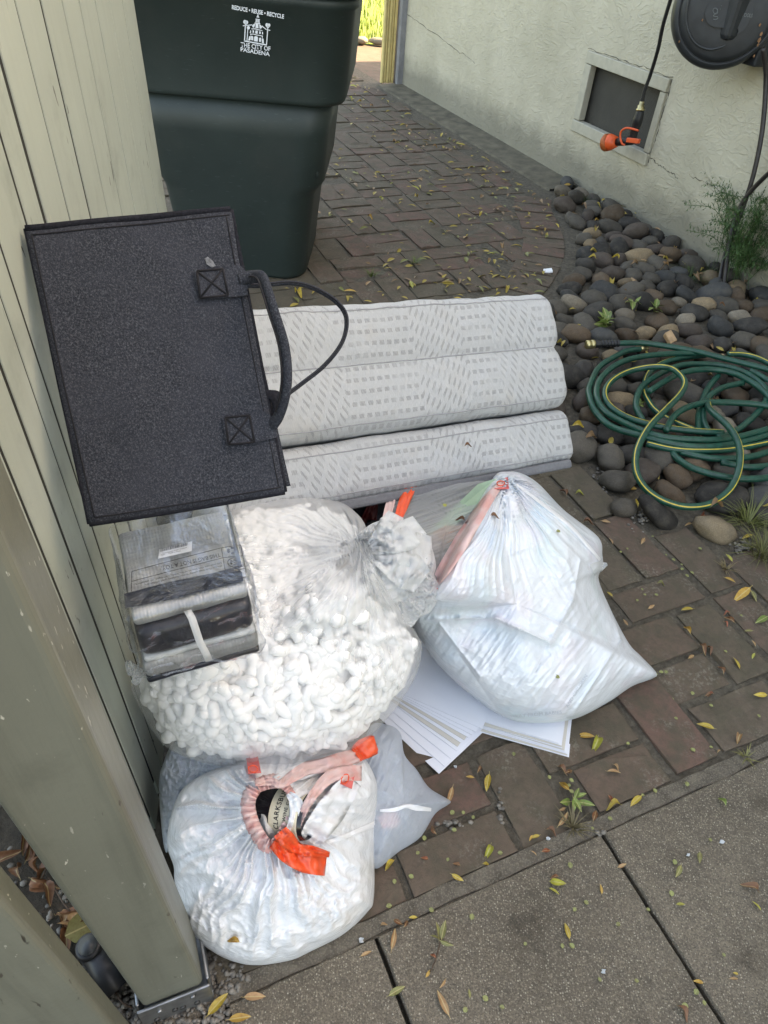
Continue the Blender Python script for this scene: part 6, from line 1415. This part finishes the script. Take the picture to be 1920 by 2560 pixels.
def leaf_shape(kind):
    n = 7; V, F = [], []
    for i in range(n):
        t = i / (n - 1); w_ = {0: .17, 1: .20, 2: .40, 3: .13}[kind] * math.sin(math.pi * t ** (.8 if kind != 2 else 1)) ** (.85 if kind != 2 else .55) + .004; x = t - .5
        cz_ = {0: .05, 1: .22, 2: .02, 3: .10}[kind] * (math.sin(math.pi * t) if kind != 1 else math.sin(5 * t)) 
        for s in (-1, -.5, 0, .5, 1): V.append((x, s * w_, cz_ + (abs(s) ** 1.5) * w_ * ({0: .35, 1: 1.3, 2: .2, 3: .6}[kind])))
    for i in range(n - 1):
        for k in range(4): j = i * 5 + k; F.append((j, j + 1, j + 6, j + 5))
    m = n - 1; k0 = len(V)
    if kind != 2:
        V += [(-.5, -.012, .0), (-.5, .012, .0), (-.64, .006, .03), (-.64, -.006, .03)]; F.append((k0, k0 + 1, k0 + 2, k0 + 3))
    return mesh_data('leaf_shape', V, F, MAT['leaf'])
LEAF = [leaf_shape(i) for i in range(4)]
LC = {'Y': (.43, .315, .045), 'G': (.15, .22, .05), 'T': (.34, .20, .095), 'B': (.19, .09, .045), 'O': (.20, .20, .07), 'X': (.42, .25, .045), 'S': (.22, .245, .085), 'R': (.26, .08, .04), 'L': (.36, .36, .06)}
LW = {'Y': 'yellow', 'G': 'green', 'T': 'tan dried', 'B': 'brown curled', 'O': 'olive', 'X': 'ochre', 'S': 'small green', 'R': 'reddish', 'L': 'yellow green'}
def leaf(pos, yaw, L, col, kind, label, group, tilt=(0, 0), r=random):
    o = bpy.data.objects.new('fallen_leaf', LEAF[kind]); link(o)
    o.matrix_world = Matrix.Translation(Vector(pos)) @ Matrix.Rotation(yaw, 4, 'Z') @ Matrix.Rotation(tilt[0], 4, 'X') @ Matrix.Rotation(tilt[1], 4, 'Y') @ Matrix.Scale(L, 4)
    k = np.array(LC[col]) * random.uniform(.8, 1.15); o.color = (*k, 1); return tag(o, label, 'leaf', group)
o8 = lambda x, y: (900 + x / 1.6265, 1800 + y / 1.6265)
o6 = lambda x, y: (900 + x / 1.6265, 1150 + y / 1.6265)
L8 = '520,255,92,80,Y 520,538,78,70,L 120,590,62,42,Y 397,640,72,-30,Y 215,803,48,5,Y 135,890,112,80,T 365,310,95,75,T 300,445,52,-60,B 830,268,66,-40,X 822,362,44,20,T 825,402,76,62,T 955,388,62,75,B 780,458,72,-22,B 1030,352,78,8,Y 1122,330,76,42,Y 1033,212,66,-5,T 1042,192,46,-40,T 850,210,44,20,B 825,205,60,-42,B 920,65,92,-10,X 958,100,82,72,L 1405,25,98,-15,Y 1540,75,48,72,T 1460,128,32,60,T 1472,330,68,-52,G 1295,615,74,65,O 1382,560,62,88,O 1585,680,104,-22,B 1612,755,72,-45,L 1305,750,44,0,L 1527,1030,36,-12,Y 1520,1052,42,0,T 1375,1065,54,-5,X 1066,592,48,22,T 980,687,48,-70,X 842,857,80,-75,Y 805,660,74,-8,L 790,640,40,10,B 790,697,62,-28,L 338,1150,150,-65,T 335,1072,52,52,T 150,1102,94,30,O 445,1112,54,-85,O 1315,1195,104,-55,B 297,960,38,-40,R 277,1030,44,60,X 707,542,38,-40,T 757,532,44,10,R 512,585,34,0,Y 262,562,40,-10,R 392,587,38,-20,B 155,822,54,-28,B 187,828,44,60,B 447,232,44,-5,X 484,200,38,70,B 712,475,44,20,Y 695,480,30,60,X 1020,320,44,-55,R 98,833,40,10,T 25,950,60,25,T'
S8 = '855,590 873,770 1425,487 1280,577 1267,705 1172,770 1050,830 823,918 862,918 920,742 975,1055 1125,1060 1367,1105 1400,1150 1322,1162 1480,955 455,800 672,910 510,1132 578,1167 428,1178 208,636 140,656 118,756 290,772 235,540 357,567 570,540 625,138 770,232 375,376 420,376 460,395 383,447 262,480 945,440 1017,400 1200,287 1330,260 1580,125 1350,120 1428,110 860,245 850,265 1150,305 1090,95 860,290'
L6 = '1330,608,64,10,Y 1225,505,48,-8,O 1015,545,42,-45,Y 1530,825,72,-62,Y 1600,797,28,60,L 1628,955,64,0,Y 1632,650,62,28,G 1580,695,46,0,O 1505,488,58,-20,X 1552,548,92,35,X 1600,552,66,-58,O 1575,312,52,15,Y 1500,397,56,-50,L 1502,648,58,-32,B 1488,668,32,-45,R 1468,852,48,-58,B 1347,800,36,30,T 1185,597,32,30,T 1425,955,36,15,R 930,255,58,-10,B 826,130,52,-40,B 895,138,46,-5,L 710,45,62,-20,Y 1080,660,38,-50,T 1335,263,42,20,T 1390,235,40,40,R 1105,115,60,0,X 1140,178,40,60,Y 1620,108,48,10,X 1415,955,30,10,B 1208,60,42,-60,Y 1600,745,44,-60,T 1490,625,28,10,R 1150,330,30,60,T 1085,205,46,-40,B 1020,330,40,-55,T 1000,250,50,-15,T 1420,775,44,-58,B 1395,770,60,-60,B 1330,690,52,-52,X'
S6 = '1158,547 1205,548 1128,570 1147,525 1060,373 1310,443 1330,470 1308,425 1275,405 1350,458 1383,360 1190,310 1487,778 1550,632 1075,930 1205,870 1225,862 1245,862 1270,972 1285,1050 1428,998 1352,948 1355,1178 1622,1040 1245,385 1087,360'
seat_z = .006
def local_scale(u, v): return np.linalg.norm(P(u + 1, v) - P(u, v))
def place_leaf(u, v, L, deg, c, on=None):
    p = P(u, v, seat_z); q = P(u + math.cos(math.radians(deg)) * L / 2, v - math.sin(math.radians(deg)) * L / 2, seat_z); d = q - p
    ln = 2 * np.linalg.norm(d); yaw = math.atan2(d[1], d[0]) + (math.pi if random.random() < .5 else 0)
    w = p @ W; e = p @ E
    where = ('speckled concrete slab' if w < .366 else 'mortar strip before the slabs' if w < .41 else 'bricks in front of the white bags' if e < 1.1 else 'bricks right of the large white bag') if on is None else on
    side = ('near the slab joint' if abs(e - .735) < .07 or abs(e - .243) < .06 else 'far right' if e > .95 else 'mid right' if e > .7 else 'middle' if e > .45 else 'towards the bottom bag') if w < .366 else None
    lab = f'{LW[c]} fallen leaf on the {where}' + (f', {side}' if side else '')
    leaf(p, yaw, ln * random.uniform(.74, .9), c, 1 if c in 'BR' or random.random() < .22 else 3 if c in 'TG' and random.random() < .5 else 0, lab, 'fallen leaves on the slabs and near bricks', (random.gauss(0, .28), random.gauss(0, .14)))
for src, fn in ((L8, o8), (L6, o6)):
    for it in src.split():
        x, y, L, dg, c = it.split(','); u, v = fn(float(x), float(y)); place_leaf(u, v, float(L) / 1.6265, float(dg), c)
for src, fn in ((S8, o8), (S6, o6)):
    for it in src.split():
        u, v = fn(*map(float, it.split(','))); p = P(u, v, .006); w = p @ W
        leaf(p, random.uniform(0, 6.28), random.uniform(.007, .0115), 'S', 2, 'small oval green leaflet on the ' + ('speckled concrete slab' if w < .37 else 'bricks beside the white bags'), 'tiny green leaflets')
# drift of little yellow leaves on the far path and among the stones
rl = np.random.default_rng(77); far = []
while len(far) < 600:
    e, w = rl.uniform(-.3, 2.75), 2.1 + 5.0 * rl.uniform(0, 1) ** 1.25
    if e > path_limit(w) - .02: continue
    if fbm(np.array([e * 1.7, w * 1.4, 3.3]), 2) < rl.uniform(-.5, .35): continue
    q = proj(EW(e, w, 0)[None])[0]
    if not (700 < q[0] < 1900 and 0 < q[1] < 770): continue
    far.append((e, w, q))
for k in range(240):
    pass
far.sort(key=lambda t: -t[2][1]); LV, LF, LI = [], [], []
fm = [bpy.data.materials.new(n) for n in ('leaf_yellow', 'leaf_olive', 'leaf_tan')]
for m, c in zip(fm, ((.33, .245, .05), (.17, .17, .055), (.22, .135, .07))):
    m.use_nodes = True; m.node_tree.nodes['Principled BSDF'].inputs['Base Color'].default_value = (*c, 1); m.node_tree.nodes['Principled BSDF'].inputs['Roughness'].default_value = .55
for k, (e, w, q) in enumerate(far):
    L = rl.uniform(.016, .05) if rl.random() < .8 else rl.uniform(.05, .065); c = rl.choice(list('YYYLOXTT'))
    if k % 6 == 0 and k < 600:
        leaf(EW(e, w, .006), rl.uniform(0, 6.28), max(L, .038), c, int(rl.choice([0, 0, 3, 1])), f'{LW[c]} leaf scattered on the brick path behind the mattress', 'leaves scattered on the far brick path', (rl.normal(0, .2), rl.normal(0, .2)))
    else:
        M = Matrix.Translation(Vector(EW(e, w, .007))) @ Matrix.Rotation(rl.uniform(0, 6.28), 4, 'Z') @ Matrix.Rotation(rl.normal(0, .3), 4, 'X') @ Matrix.Scale(L, 4); j = len(LV); me = LEAF[int(rl.choice([0, 3]))]
        LV += [M @ v.co for v in me.vertices]; nf = [tuple(a + j for a in p.vertices) for p in me.polygons]; LF += nf; LI += [0 if c in 'YX' else 1 if c in 'LO' else 2] * len(nf)
for k in range(170):                                     # litter between the stones
    for _ in range(50):
        e, w = rl.uniform(1.45, 3.0), rl.uniform(.95, 3.85)
        if inside((e, w), BED): break
    L = rl.uniform(.025, .055); c = rl.choice(list('YTBXYT'))
    M = Matrix.Translation(Vector(EW(e, w, rl.uniform(.02, .06)))) @ Matrix.Rotation(rl.uniform(0, 6.28), 4, 'Z') @ Matrix.Rotation(rl.normal(0, .5), 4, 'X') @ Matrix.Scale(L, 4)
    if k < 60:
        o = leaf((0, 0, 0), 0, 1, c, int(rl.choice([0, 1])), f'{LW[c]} leaf caught between the river stones', 'leaves among the river stones'); o.matrix_world = M
    else:
        j = len(LV); me = LEAF[int(rl.choice([0, 1]))]; LV += [M @ v.co for v in me.vertices]; nf = [tuple(a + j for a in p.vertices) for p in me.polygons]; LF += nf; LI += [0 if c in 'YX' else 2] * len(nf)
tag(mobj('leaf_litter', LV, LF, fm, None, smooth=True, midx=LI), 'litter of small yellow leaves over path and stones', 'leaf litter', kind='stuff')
# small leaflets lying on the bags
for u, v, inf, c in ((1395, 1328, ri, 'S'), (1393, 1692, ri, 'S'), (1237, 1293, ri, 'B'), (982, 2353 - 0, None, 'X'), (583, 2353, wi, 'X'), (1112, 1263, mi, 'L'), (1150, 1300, mi, 'B')):
    if inf is None: continue
    leaf(surf_at(inf, u, v, .003), random.uniform(0, 6.28), .011 if c in 'SL' else .022, c, 2 if c in 'SL' else 1, {'S': ('tiny green leaflet, lower one,' if v > 1500 else 'tiny green leaflet, upper one,'), 'B': 'brown curled leaf', 'X': 'ochre leaf scrap', 'L': 'bright green leaflet'}[c] + (' lying on the largest white bag' if inf is ri else ' at the front of the bottle bag' if inf is wi else ' in the slack mouth of the large bag'), 'litter on the bags')
leaf(mp[0] * 0 + onplane(1171, 1115, MTR + MN * .012, MN), .4, .02, 'B', 1, 'brown leaf scrap stuck on the lowest mattress fold', 'litter on the bags')
for i, (u, v, r_) in enumerate(LIT_REEL):
    q = onplane(u, v, RC + RN * .024, RN); c_ = mobj('leaf_scrap', [q + RX * a_ * r_ + RU * b_ * r_ * 1.7 + RN * h_ for a_, b_, h_ in ((-1, -.6, 0), (.5, -1, .002), (1, .3, .004), (.2, 1, .001), (-.8, .5, .003))], [(0, 1, 2, 3, 4)], MAT['dry_scrap'], None, smooth=False)
    solid(c_, .001); tag(c_, ['uppermost dry orange scrap at the right rim of the hose reel', 'second dry orange scrap down the right rim of the hose reel', 'third dry orange scrap down the right rim of the hose reel', 'fourth dry orange scrap down the right rim of the hose reel', 'lowest orange scrap at the right rim of the hose reel', 'tiny orange scrap beside the raised cover of the hose reel', 'tiny orange scrap at the lower left rim of the hose reel'][i], 'scrap', 'dry scraps stuck on the hose reel')
for i, (x, y) in enumerate(((388, 190), (765, 482), (1472, 495), (1335, 548), (990, 1022), (5, 895))):
    q = P(*o8(x, y), .004); r_ = .0042 + .001 * (i % 3); c_ = mobj('white_chip', [q + np.array([math.cos(a_) * r_ * (.7 + .3 * math.sin(5 * a_ + i)), math.sin(a_) * r_ * .7, .002 * math.sin(3 * a_)]) for a_ in np.linspace(0, 5.6, 9)], [tuple(range(9))], MAT['light_fold'], None, smooth=False)
    solid(c_, .002); tag(c_, 'small white chip lying ' + ['on the brick below the paper fan', 'by the dry weed at the mortar strip', 'on the right hand slab, upper chip', 'on the right hand slab, lower chip', 'in the middle of the centre slab', 'on the mortar below the bottle bag'][i], 'chip', 'white chips on the paving')
# green leafy sprigs
def sprig(u, v, dirs, col, L, label, lift=.012):
    base = P(u, v, lift); root = empty('leafy_sprig', base, label, 'sprig')
    for dg, ln in dirs:
        q = P(u + math.cos(math.radians(dg)) * ln, v - math.sin(math.radians(dg)) * ln, lift + .006); d = q - base; l_ = np.linalg.norm(d)
        o = bpy.data.objects.new('leaflet', LEAF[0]); link(o, root); yaw = math.atan2(d[1], d[0])
        o.matrix_world = Matrix.Translation(Vector(base + d * .5)) @ Matrix.Rotation(yaw + random.gauss(0, .25), 4, 'Z') @ Matrix.Rotation(random.uniform(-.7, .2), 4, 'Y') @ Matrix.Rotation(random.gauss(0, .5), 4, 'X') @ Matrix.Scale(l_ * random.uniform(.7, 1.15), 4); k = np.array(LC[col]) * random.uniform(.75, 1.15); o.color = (*k, 1)
    return root
sprig(*o8(870, 320), [(-22, 66), (25, 40), (200, 48), (-60, 34), (-95, 34), (60, 30)], 'G', .05, 'green leafy weed with lance shaped leaves at the slab edge')
sp_b = sprig(*o8(330, 890), [(115, 44), (75, 46), (165, 34), (-35, 34)], 'O', .05, 'broken olive twig with four leaves lying on the slab')
tube('stalk', catmull([P(*o8(*q), .008) for q in ((330, 880), (320, 930), (305, 980), (285, 1025))], 5), .0013, MAT['twig'], sp_b, 6)
for i, (x, y) in enumerate(((215, 1100), (250, 1060), (275, 1090))): pass
st8 = lambda x, y: (1440 + x / 3.456, 480 + y / 3.456)
sprig(*st8(255, 1110), [(a, 26) for a in (10, 50, 90, 130, 170, 220, 260, 300, 340)] + [(a, 15) for a in (30, 110, 190, 280)], 'G', .05, 'bushy little green weed growing between the stones', .055)
sprig(*st8(690, 1000), [(a, 22) for a in (20, 80, 140, 200, 260, 320)], 'G', .05, 'dark weed among the stones above the hose', .05)
sprig(*st8(500, 945), [(a, 22) for a in (-20, 20, 160, 200, 250)], 'G', .05, 'spread weed with narrow leaves among the stones', .055)
sprig(1600, 1010, [(a, 16) for a in (30, 100, 170, 240, 310)], 'G', .05, 'weed growing inside the green hose coil', .05)
# feathery fern by the wall
fern = empty('fern_plant', P(1850, 640, 0), 'feathery green fern like plant growing against the wall by the hoses', 'plant')
rf_ = np.random.default_rng(8); SVf, SFf = [], []
for s in range(84):
    b = P(1850 + rf_.normal(0, 26), 690 + rf_.normal(0, 16), 0.01); a = rf_.uniform(0, 6.283); d = np.array([math.cos(a), math.sin(a), 0]) * rf_.uniform(.08, .30); d -= E * max(0, d @ E) * 1.3; h = rf_.uniform(.14, .42)
    pth = catmull([b, b + d * .25 + UP * h * .5, b + d * .65 + UP * h * .9, b + d * 1.1 + UP * h * .92], 6); V, F, _ = tube_geo(pth, .0013, 4); k = len(SVf)
    SVf += V; SFf += [tuple(q + k for q in f) for f in F]
    for i in range(4, len(pth)):
        for sgn in (-1, 1):
            tdir = unit(pth[i] - pth[i - 1]); sd3 = unit(np.cross(tdir, UP) * sgn + tdir * .5 + UP * rf_.normal(.1, .25)); ln = .075 * (1 - .55 * i / len(pth)) * rf_.uniform(.7, 1.3)
            for jj in range(5):
                c = pth[i] + sd3 * ln * (jj + 1) / 5; for_d = unit(sd3 + np.array(rf_.normal(0, .7, 3))) * .018; w3 = unit(np.cross(for_d, UP + .1)) * .0025; k = len(SVf)
                SVf += [c - w3, c + w3, c + for_d]; SFf.append((k, k + 1, k + 2))
            k = len(SVf); w3 = unit(np.cross(sd3, UP + .05)) * .0007; SVf += [pth[i] - w3, pth[i] + w3, pth[i] + sd3 * ln]; SFf.append((k, k + 1, k + 2))
fo = mobj('fronds', SVf, SFf, MAT['foliage'], fern, smooth=False); fo.color = (.055, .125, .035, 1)
# little things on the ground
ck = box('wood_scrap', P(1675, 845, .075), unit(np.array([.5, .3, .2])), unit(np.array([-.3, .5, .3])), unit(np.cross([.5, .3, .2], [-.3, .5, .3])), .016, .026, .012, MAT['cut_wood'], None, .002, 1); tag(ck, 'small pale chip of cut wood standing among the stones', 'wood chip')
tg_ = box('paper_tag', P(1370, 677, .010), unit(np.array([.9, .1, .15])), unit(np.array([-.1, .9, .1])), UP, .020, .016, .004, MAT['white_card'], None, .001, 1); tag(tg_, 'little white scrap lying on the path edge beside the stones', 'scrap')
# pale gravel by the post
rg = np.random.default_rng(31); GV, GF = [], []
bm = bmesh.new(); bmesh.ops.create_icosphere(bm, subdivisions=1, radius=1.0); gm = bm_mesh('pebble', bm, MAT['pea_gravel'], True)
gvv = np.array([v.co[:] for v in gm.vertices]); gff = [tuple(p.vertices) for p in gm.polygons]
cnt = 0
GPOLY = [(-60, 2640), (-60, 1900), (300, 2250), (520, 2330), (640, 2420), (600, 2480), (560, 2640)]
while cnt < 2600:
    u, v = rg.uniform(-60, 660), rg.uniform(1900, 2640)
    if not inside((u, v), GPOLY): continue
    p = P(u, v, 0); e, w = p @ E, p @ W
    if v < 2425 and u < 330 and rg.random() < .93: continue
    if e > -.02 and w < .372: continue
    if e > .02: continue
    r_ = rg.uniform(.0035, .0075); q = gvv * np.array([r_, r_ * rg.uniform(.6, .9), r_ * .6]); a = rg.uniform(0, 6.28); R_ = np.array([[math.cos(a), -math.sin(a), 0], [math.sin(a), math.cos(a), 0], [0, 0, 1]])
    k = len(GV); GV += list(q @ R_.T + p + UP * rg.uniform(-.008, .004)); GF += [tuple(b + k for b in f) for f in gff]; cnt += 1
for u0, v0, n_, sx_, sy_ in ((1860, 1366, 60, 26, 16), (1510, 1200, 70, 30, 26), (1600, 1300, 50, 30, 20), (1250, 2040, 16, 6, 40), (1130, 2060, 16, 40, 8), (1500, 2085, 6, 8, 6)):
    for _ in range(n_):
        p = P(rg.normal(u0, sx_ * .6), rg.normal(v0, sy_ * .6), 0); r_ = rg.uniform(.003, .007); q = gvv * np.array([r_, r_ * .8, r_ * .7]); k = len(GV); GV += list(q + p + UP * rg.uniform(-.003, .004)); GF += [tuple(b + k for b in f) for f in gff]
tag(mobj('fine_gravel', GV, GF, MAT['pea_gravel'], None), 'loose fine gravel round the fence post and between bricks', 'gravel', kind='stuff')
# black fitting and litter in the gap behind the post
gd = empty('garden_fitting', P(235, 2385, 0), 'black plastic pipe fitting with a round cap in the gap between the posts', 'pipe fitting')
g0, g1 = P(222, 2368, .055), P(292, 2470, .03)
V, F, _ = tube_geo(np.array([g0 - UP * .03, g0 + UP * .004, g0 + UP * .007]), np.array([.021, .021, .018]), 20); mobj('cap_body', V, F, MAT['black_rubber'], gd)
V, F, _ = tube_geo(np.array([g0 + UP * .007, g0 + UP * .0095]), .0155, 20); mobj('round_cap', V, F, MAT['reel_raised'], gd)
V, F, _ = tube_geo(np.array([g0 - UP * .012, (g0 + g1) / 2 - UP * .01, g1 - UP * .01]), np.array([.017, .022, .023]), 18); mobj('elbow', V, F, MAT['black_rubber'], gd)
for i, (a, b, c) in enumerate((((90, 2230), (115, 2170), (130, 2120)), ((120, 2190), (160, 2260), (200, 2300)), ((270, 2440), (300, 2500), (330, 2520)))):
    tag(tube('dry_twig', catmull([P(*a, .01), P(*b, .03), P(*c, .015)], 5), .0016, MAT['twig'], None, 6), ['dry twig standing in the dark gap by the post', 'long thin twig across the dark gap by the post', 'short twig by the gravel at the foot of the post'][i], 'twig')
yl = leaf(P(205, 2320, .02), .6, .06, 'O', 2, 'broad olive leaf in the dark gap between post and stile', 'fallen leaves by the post', (.3, .5))
leaf(P(545, 2510, .008), .9, .042, 'Y', 0, 'yellow leaf lying against the steel post shoe', 'fallen leaves by the post'); leaf(P(600, 2545, .008), .2, .036, 'X', 0, 'yellow leaf on the slab edge by the post shoe', 'fallen leaves by the post'); leaf(P(637, 2492, .008), .1, .036, 'T', 0, 'ochre leaf on the slab below the bottle bag', 'fallen leaves by the post')
rz_ = np.random.default_rng(91)
for k in range(26):
    t_ = rz_.uniform(0, 1); u, v = 20 + 290 * t_ + rz_.normal(0, 30), 2060 + 400 * t_ + rz_.normal(0, 20)
    leaf(P(u, v, rz_.uniform(.0, .02)), rz_.uniform(0, 6.28), rz_.uniform(.03, .06), 'B' if k % 4 else 'T', 1, 'dead brown leaf in the dark gap between post and gate stile', 'dead leaves in the gap by the post', (rz_.normal(0, .5), rz_.normal(0, .5)))
# ================================================================== BEYOND THE PATH
jb = P(984, 208, 0); je = jb @ E; jw = jb @ W
jamb = empty('gate_jamb', jb, 'yellow fluted gate jamb beside the far corner of the house', 'gate jamb')
for k in range(5):
    o_ = box('fluted_board', jb + W * (.02 + .008 * (k % 2)) - E * (.012 + .024 * k) + UP * 1.2, E, W, UP, .0095, .02, 1.2, MAT['bounce_lit_yellow'], jamb, .006, 2)
box('jamb_edge', jb + W * .03 + E * .024 + UP * 1.2, E, W, UP, .023, .02, 1.2, MAT['trim_grey'], jamb, .003, 1)
ct = box('corner_trim', EW(WALL_E - .02, WALL_END - .005, 1.6), E, W, UP, .030, .024, 1.6, MAT['trim_grey'], house, .004, 1)
re_ = np.random.default_rng(12)
for i in range(13):
    p = EW(2.75 + i * .2 + re_.normal(0, .03), 8.2 + re_.normal(0, .05), .03); o = bpy.data.objects.new('edging_stone', ST[i % 9]); link(o)
    o.matrix_world = Matrix.Translation(Vector(p)) @ Matrix.Rotation(re_.uniform(0, 3), 4, 'Z') @ Matrix.Diagonal((re_.uniform(.05, .11), re_.uniform(.05, .08), .035, 1)); o.color = (.26, .23, .18, 1)
    tag(o, 'pale rounded stone edging the sunlit lawn', 'stone', 'stones edging the lawn')
LM_ST = [('brass hose coupling', (1468, 862)), ('chip of cut wood', (1675, 845)), ('large tan cobble', (1790, 1318)), ('fern by the wall', (1840, 640)), ('end of the mattress', (1420, 1000)), ('bushy little weed', (1512, 800)), ('white scrap', (1370, 677)), ('end of the concrete footing', (1400, 470)), ('bottom of the big hose loop', (1720, 1262)), ('middle of the hose coil', (1750, 1000)), ('weed left of the fern', (1640, 770)), ('black hoses', (1800, 720))]
LM_LF = [('pointed tip of the largest white bag', (1640, 1683)), ('corner of the paper stack', (1423, 1895)), ('leafy weed at the slab edge', (1435, 1997)), ('large tan cobble', (1790, 1318)), ('slab corner under the leafy weed', (1512, 2080)), ('olive twig on the slab', (1103, 2347)), ('steel post shoe', (520, 2490)), ('pointed corner of the greyish bag', (1120, 2003)), ('lower end of the right slab joint', (1780, 2540)), ('dry weed in the brick joint', (1815, 1425)), ('wide open brick gap', (1765, 1640)), ('front of the bottle bag', (800, 2390)), ('right edge of the picture', (1915, 2200)), ('left slab joint', (985, 2480))]
LM_FAR = [('white scrap', (1370, 677)), ('foot of the cart', (755, 690)), ('top right corner of the mattress', (1380, 730)), ('end of the concrete footing', (1400, 470)), ('gate jamb', (985, 205)), ('middle of the far path', (1050, 450)), ('weed behind the mattress', (930, 690)), ('start of the footing', (1010, 240))]
ORD = ['nearest', 'second', 'third', 'fourth', 'fifth', 'sixth', 'seventh', 'eighth', 'ninth', 'tenth', 'eleventh', 'twelfth', 'thirteenth', 'fourteenth', 'fifteenth', 'sixteenth', 'seventeenth', 'eighteenth', 'nineteenth', 'twentieth']
def single_out(objs, noun, marks):
    buckets = {}
    for o in objs:
        q = proj(np.array(o.matrix_world.translation)[None])[0]; dd = [(q[0] - m[1][0]) ** 2 + (q[1] - m[1][1]) ** 2 for m in marks]; k = int(np.argmin(dd)); dx, dy = q[0] - marks[k][1][0], q[1] - marks[k][1][1]
        where = ('right of' if dx > 0 else 'left of') if abs(dx) > abs(dy) else ('below' if dy > 0 else 'above')
        words_ = o['label'].split(noun.split()[0])[0].strip(); tone = o['label'].split(' rounded')[0] if noun in ('river stone', 'edging stone') else o['label'].split(' leaf')[0].split(' fallen')[0].split(' oval')[0]
        buckets.setdefault((tone, where, marks[k][0]), []).append((dd[k], o))
    for (tone, where, mk), lst in buckets.items():
        lst.sort(key=lambda t: t[0])
        for i, (_, o) in enumerate(lst):
            o['label'] = (ORD[i] + ' ' if len(lst) > 1 and i < len(ORD) else '') + f'{tone} {noun} {where} the {mk}'
allo = list(COL.objects)
single_out([o for o in allo if o.get('group') == 'river stones beside the wall' and 'cobble' not in o['label']], 'river stone', LM_ST)
single_out([o for o in allo if o.get('group') == 'fallen leaves on the slabs and near bricks'], 'fallen leaf', LM_LF)
single_out([o for o in allo if o.get('group') == 'tiny green leaflets'], 'oval leaflet', LM_LF)
single_out([o for o in allo if o.get('group') == 'leaves scattered on the far brick path'], 'leaf', LM_FAR)
single_out([o for o in allo if o.get('group') == 'leaves among the river stones'], 'leaf', LM_ST)
single_out([o for o in allo if o.get('group') == 'dead leaves in the gap by the post'], 'leaf', [('pipe fitting in the gap by the post', (235, 2385)), ('top of the gap beside the post', (30, 2080)), ('middle of the gap beside the post', (120, 2230))])
single_out([o for o in allo if o.get('group') == 'stones edging the lawn'], 'edging stone', [('gate jamb', (985, 205)), ('cart', (900, 110))])
SC.update_tag(); bpy.context.view_layer.update()
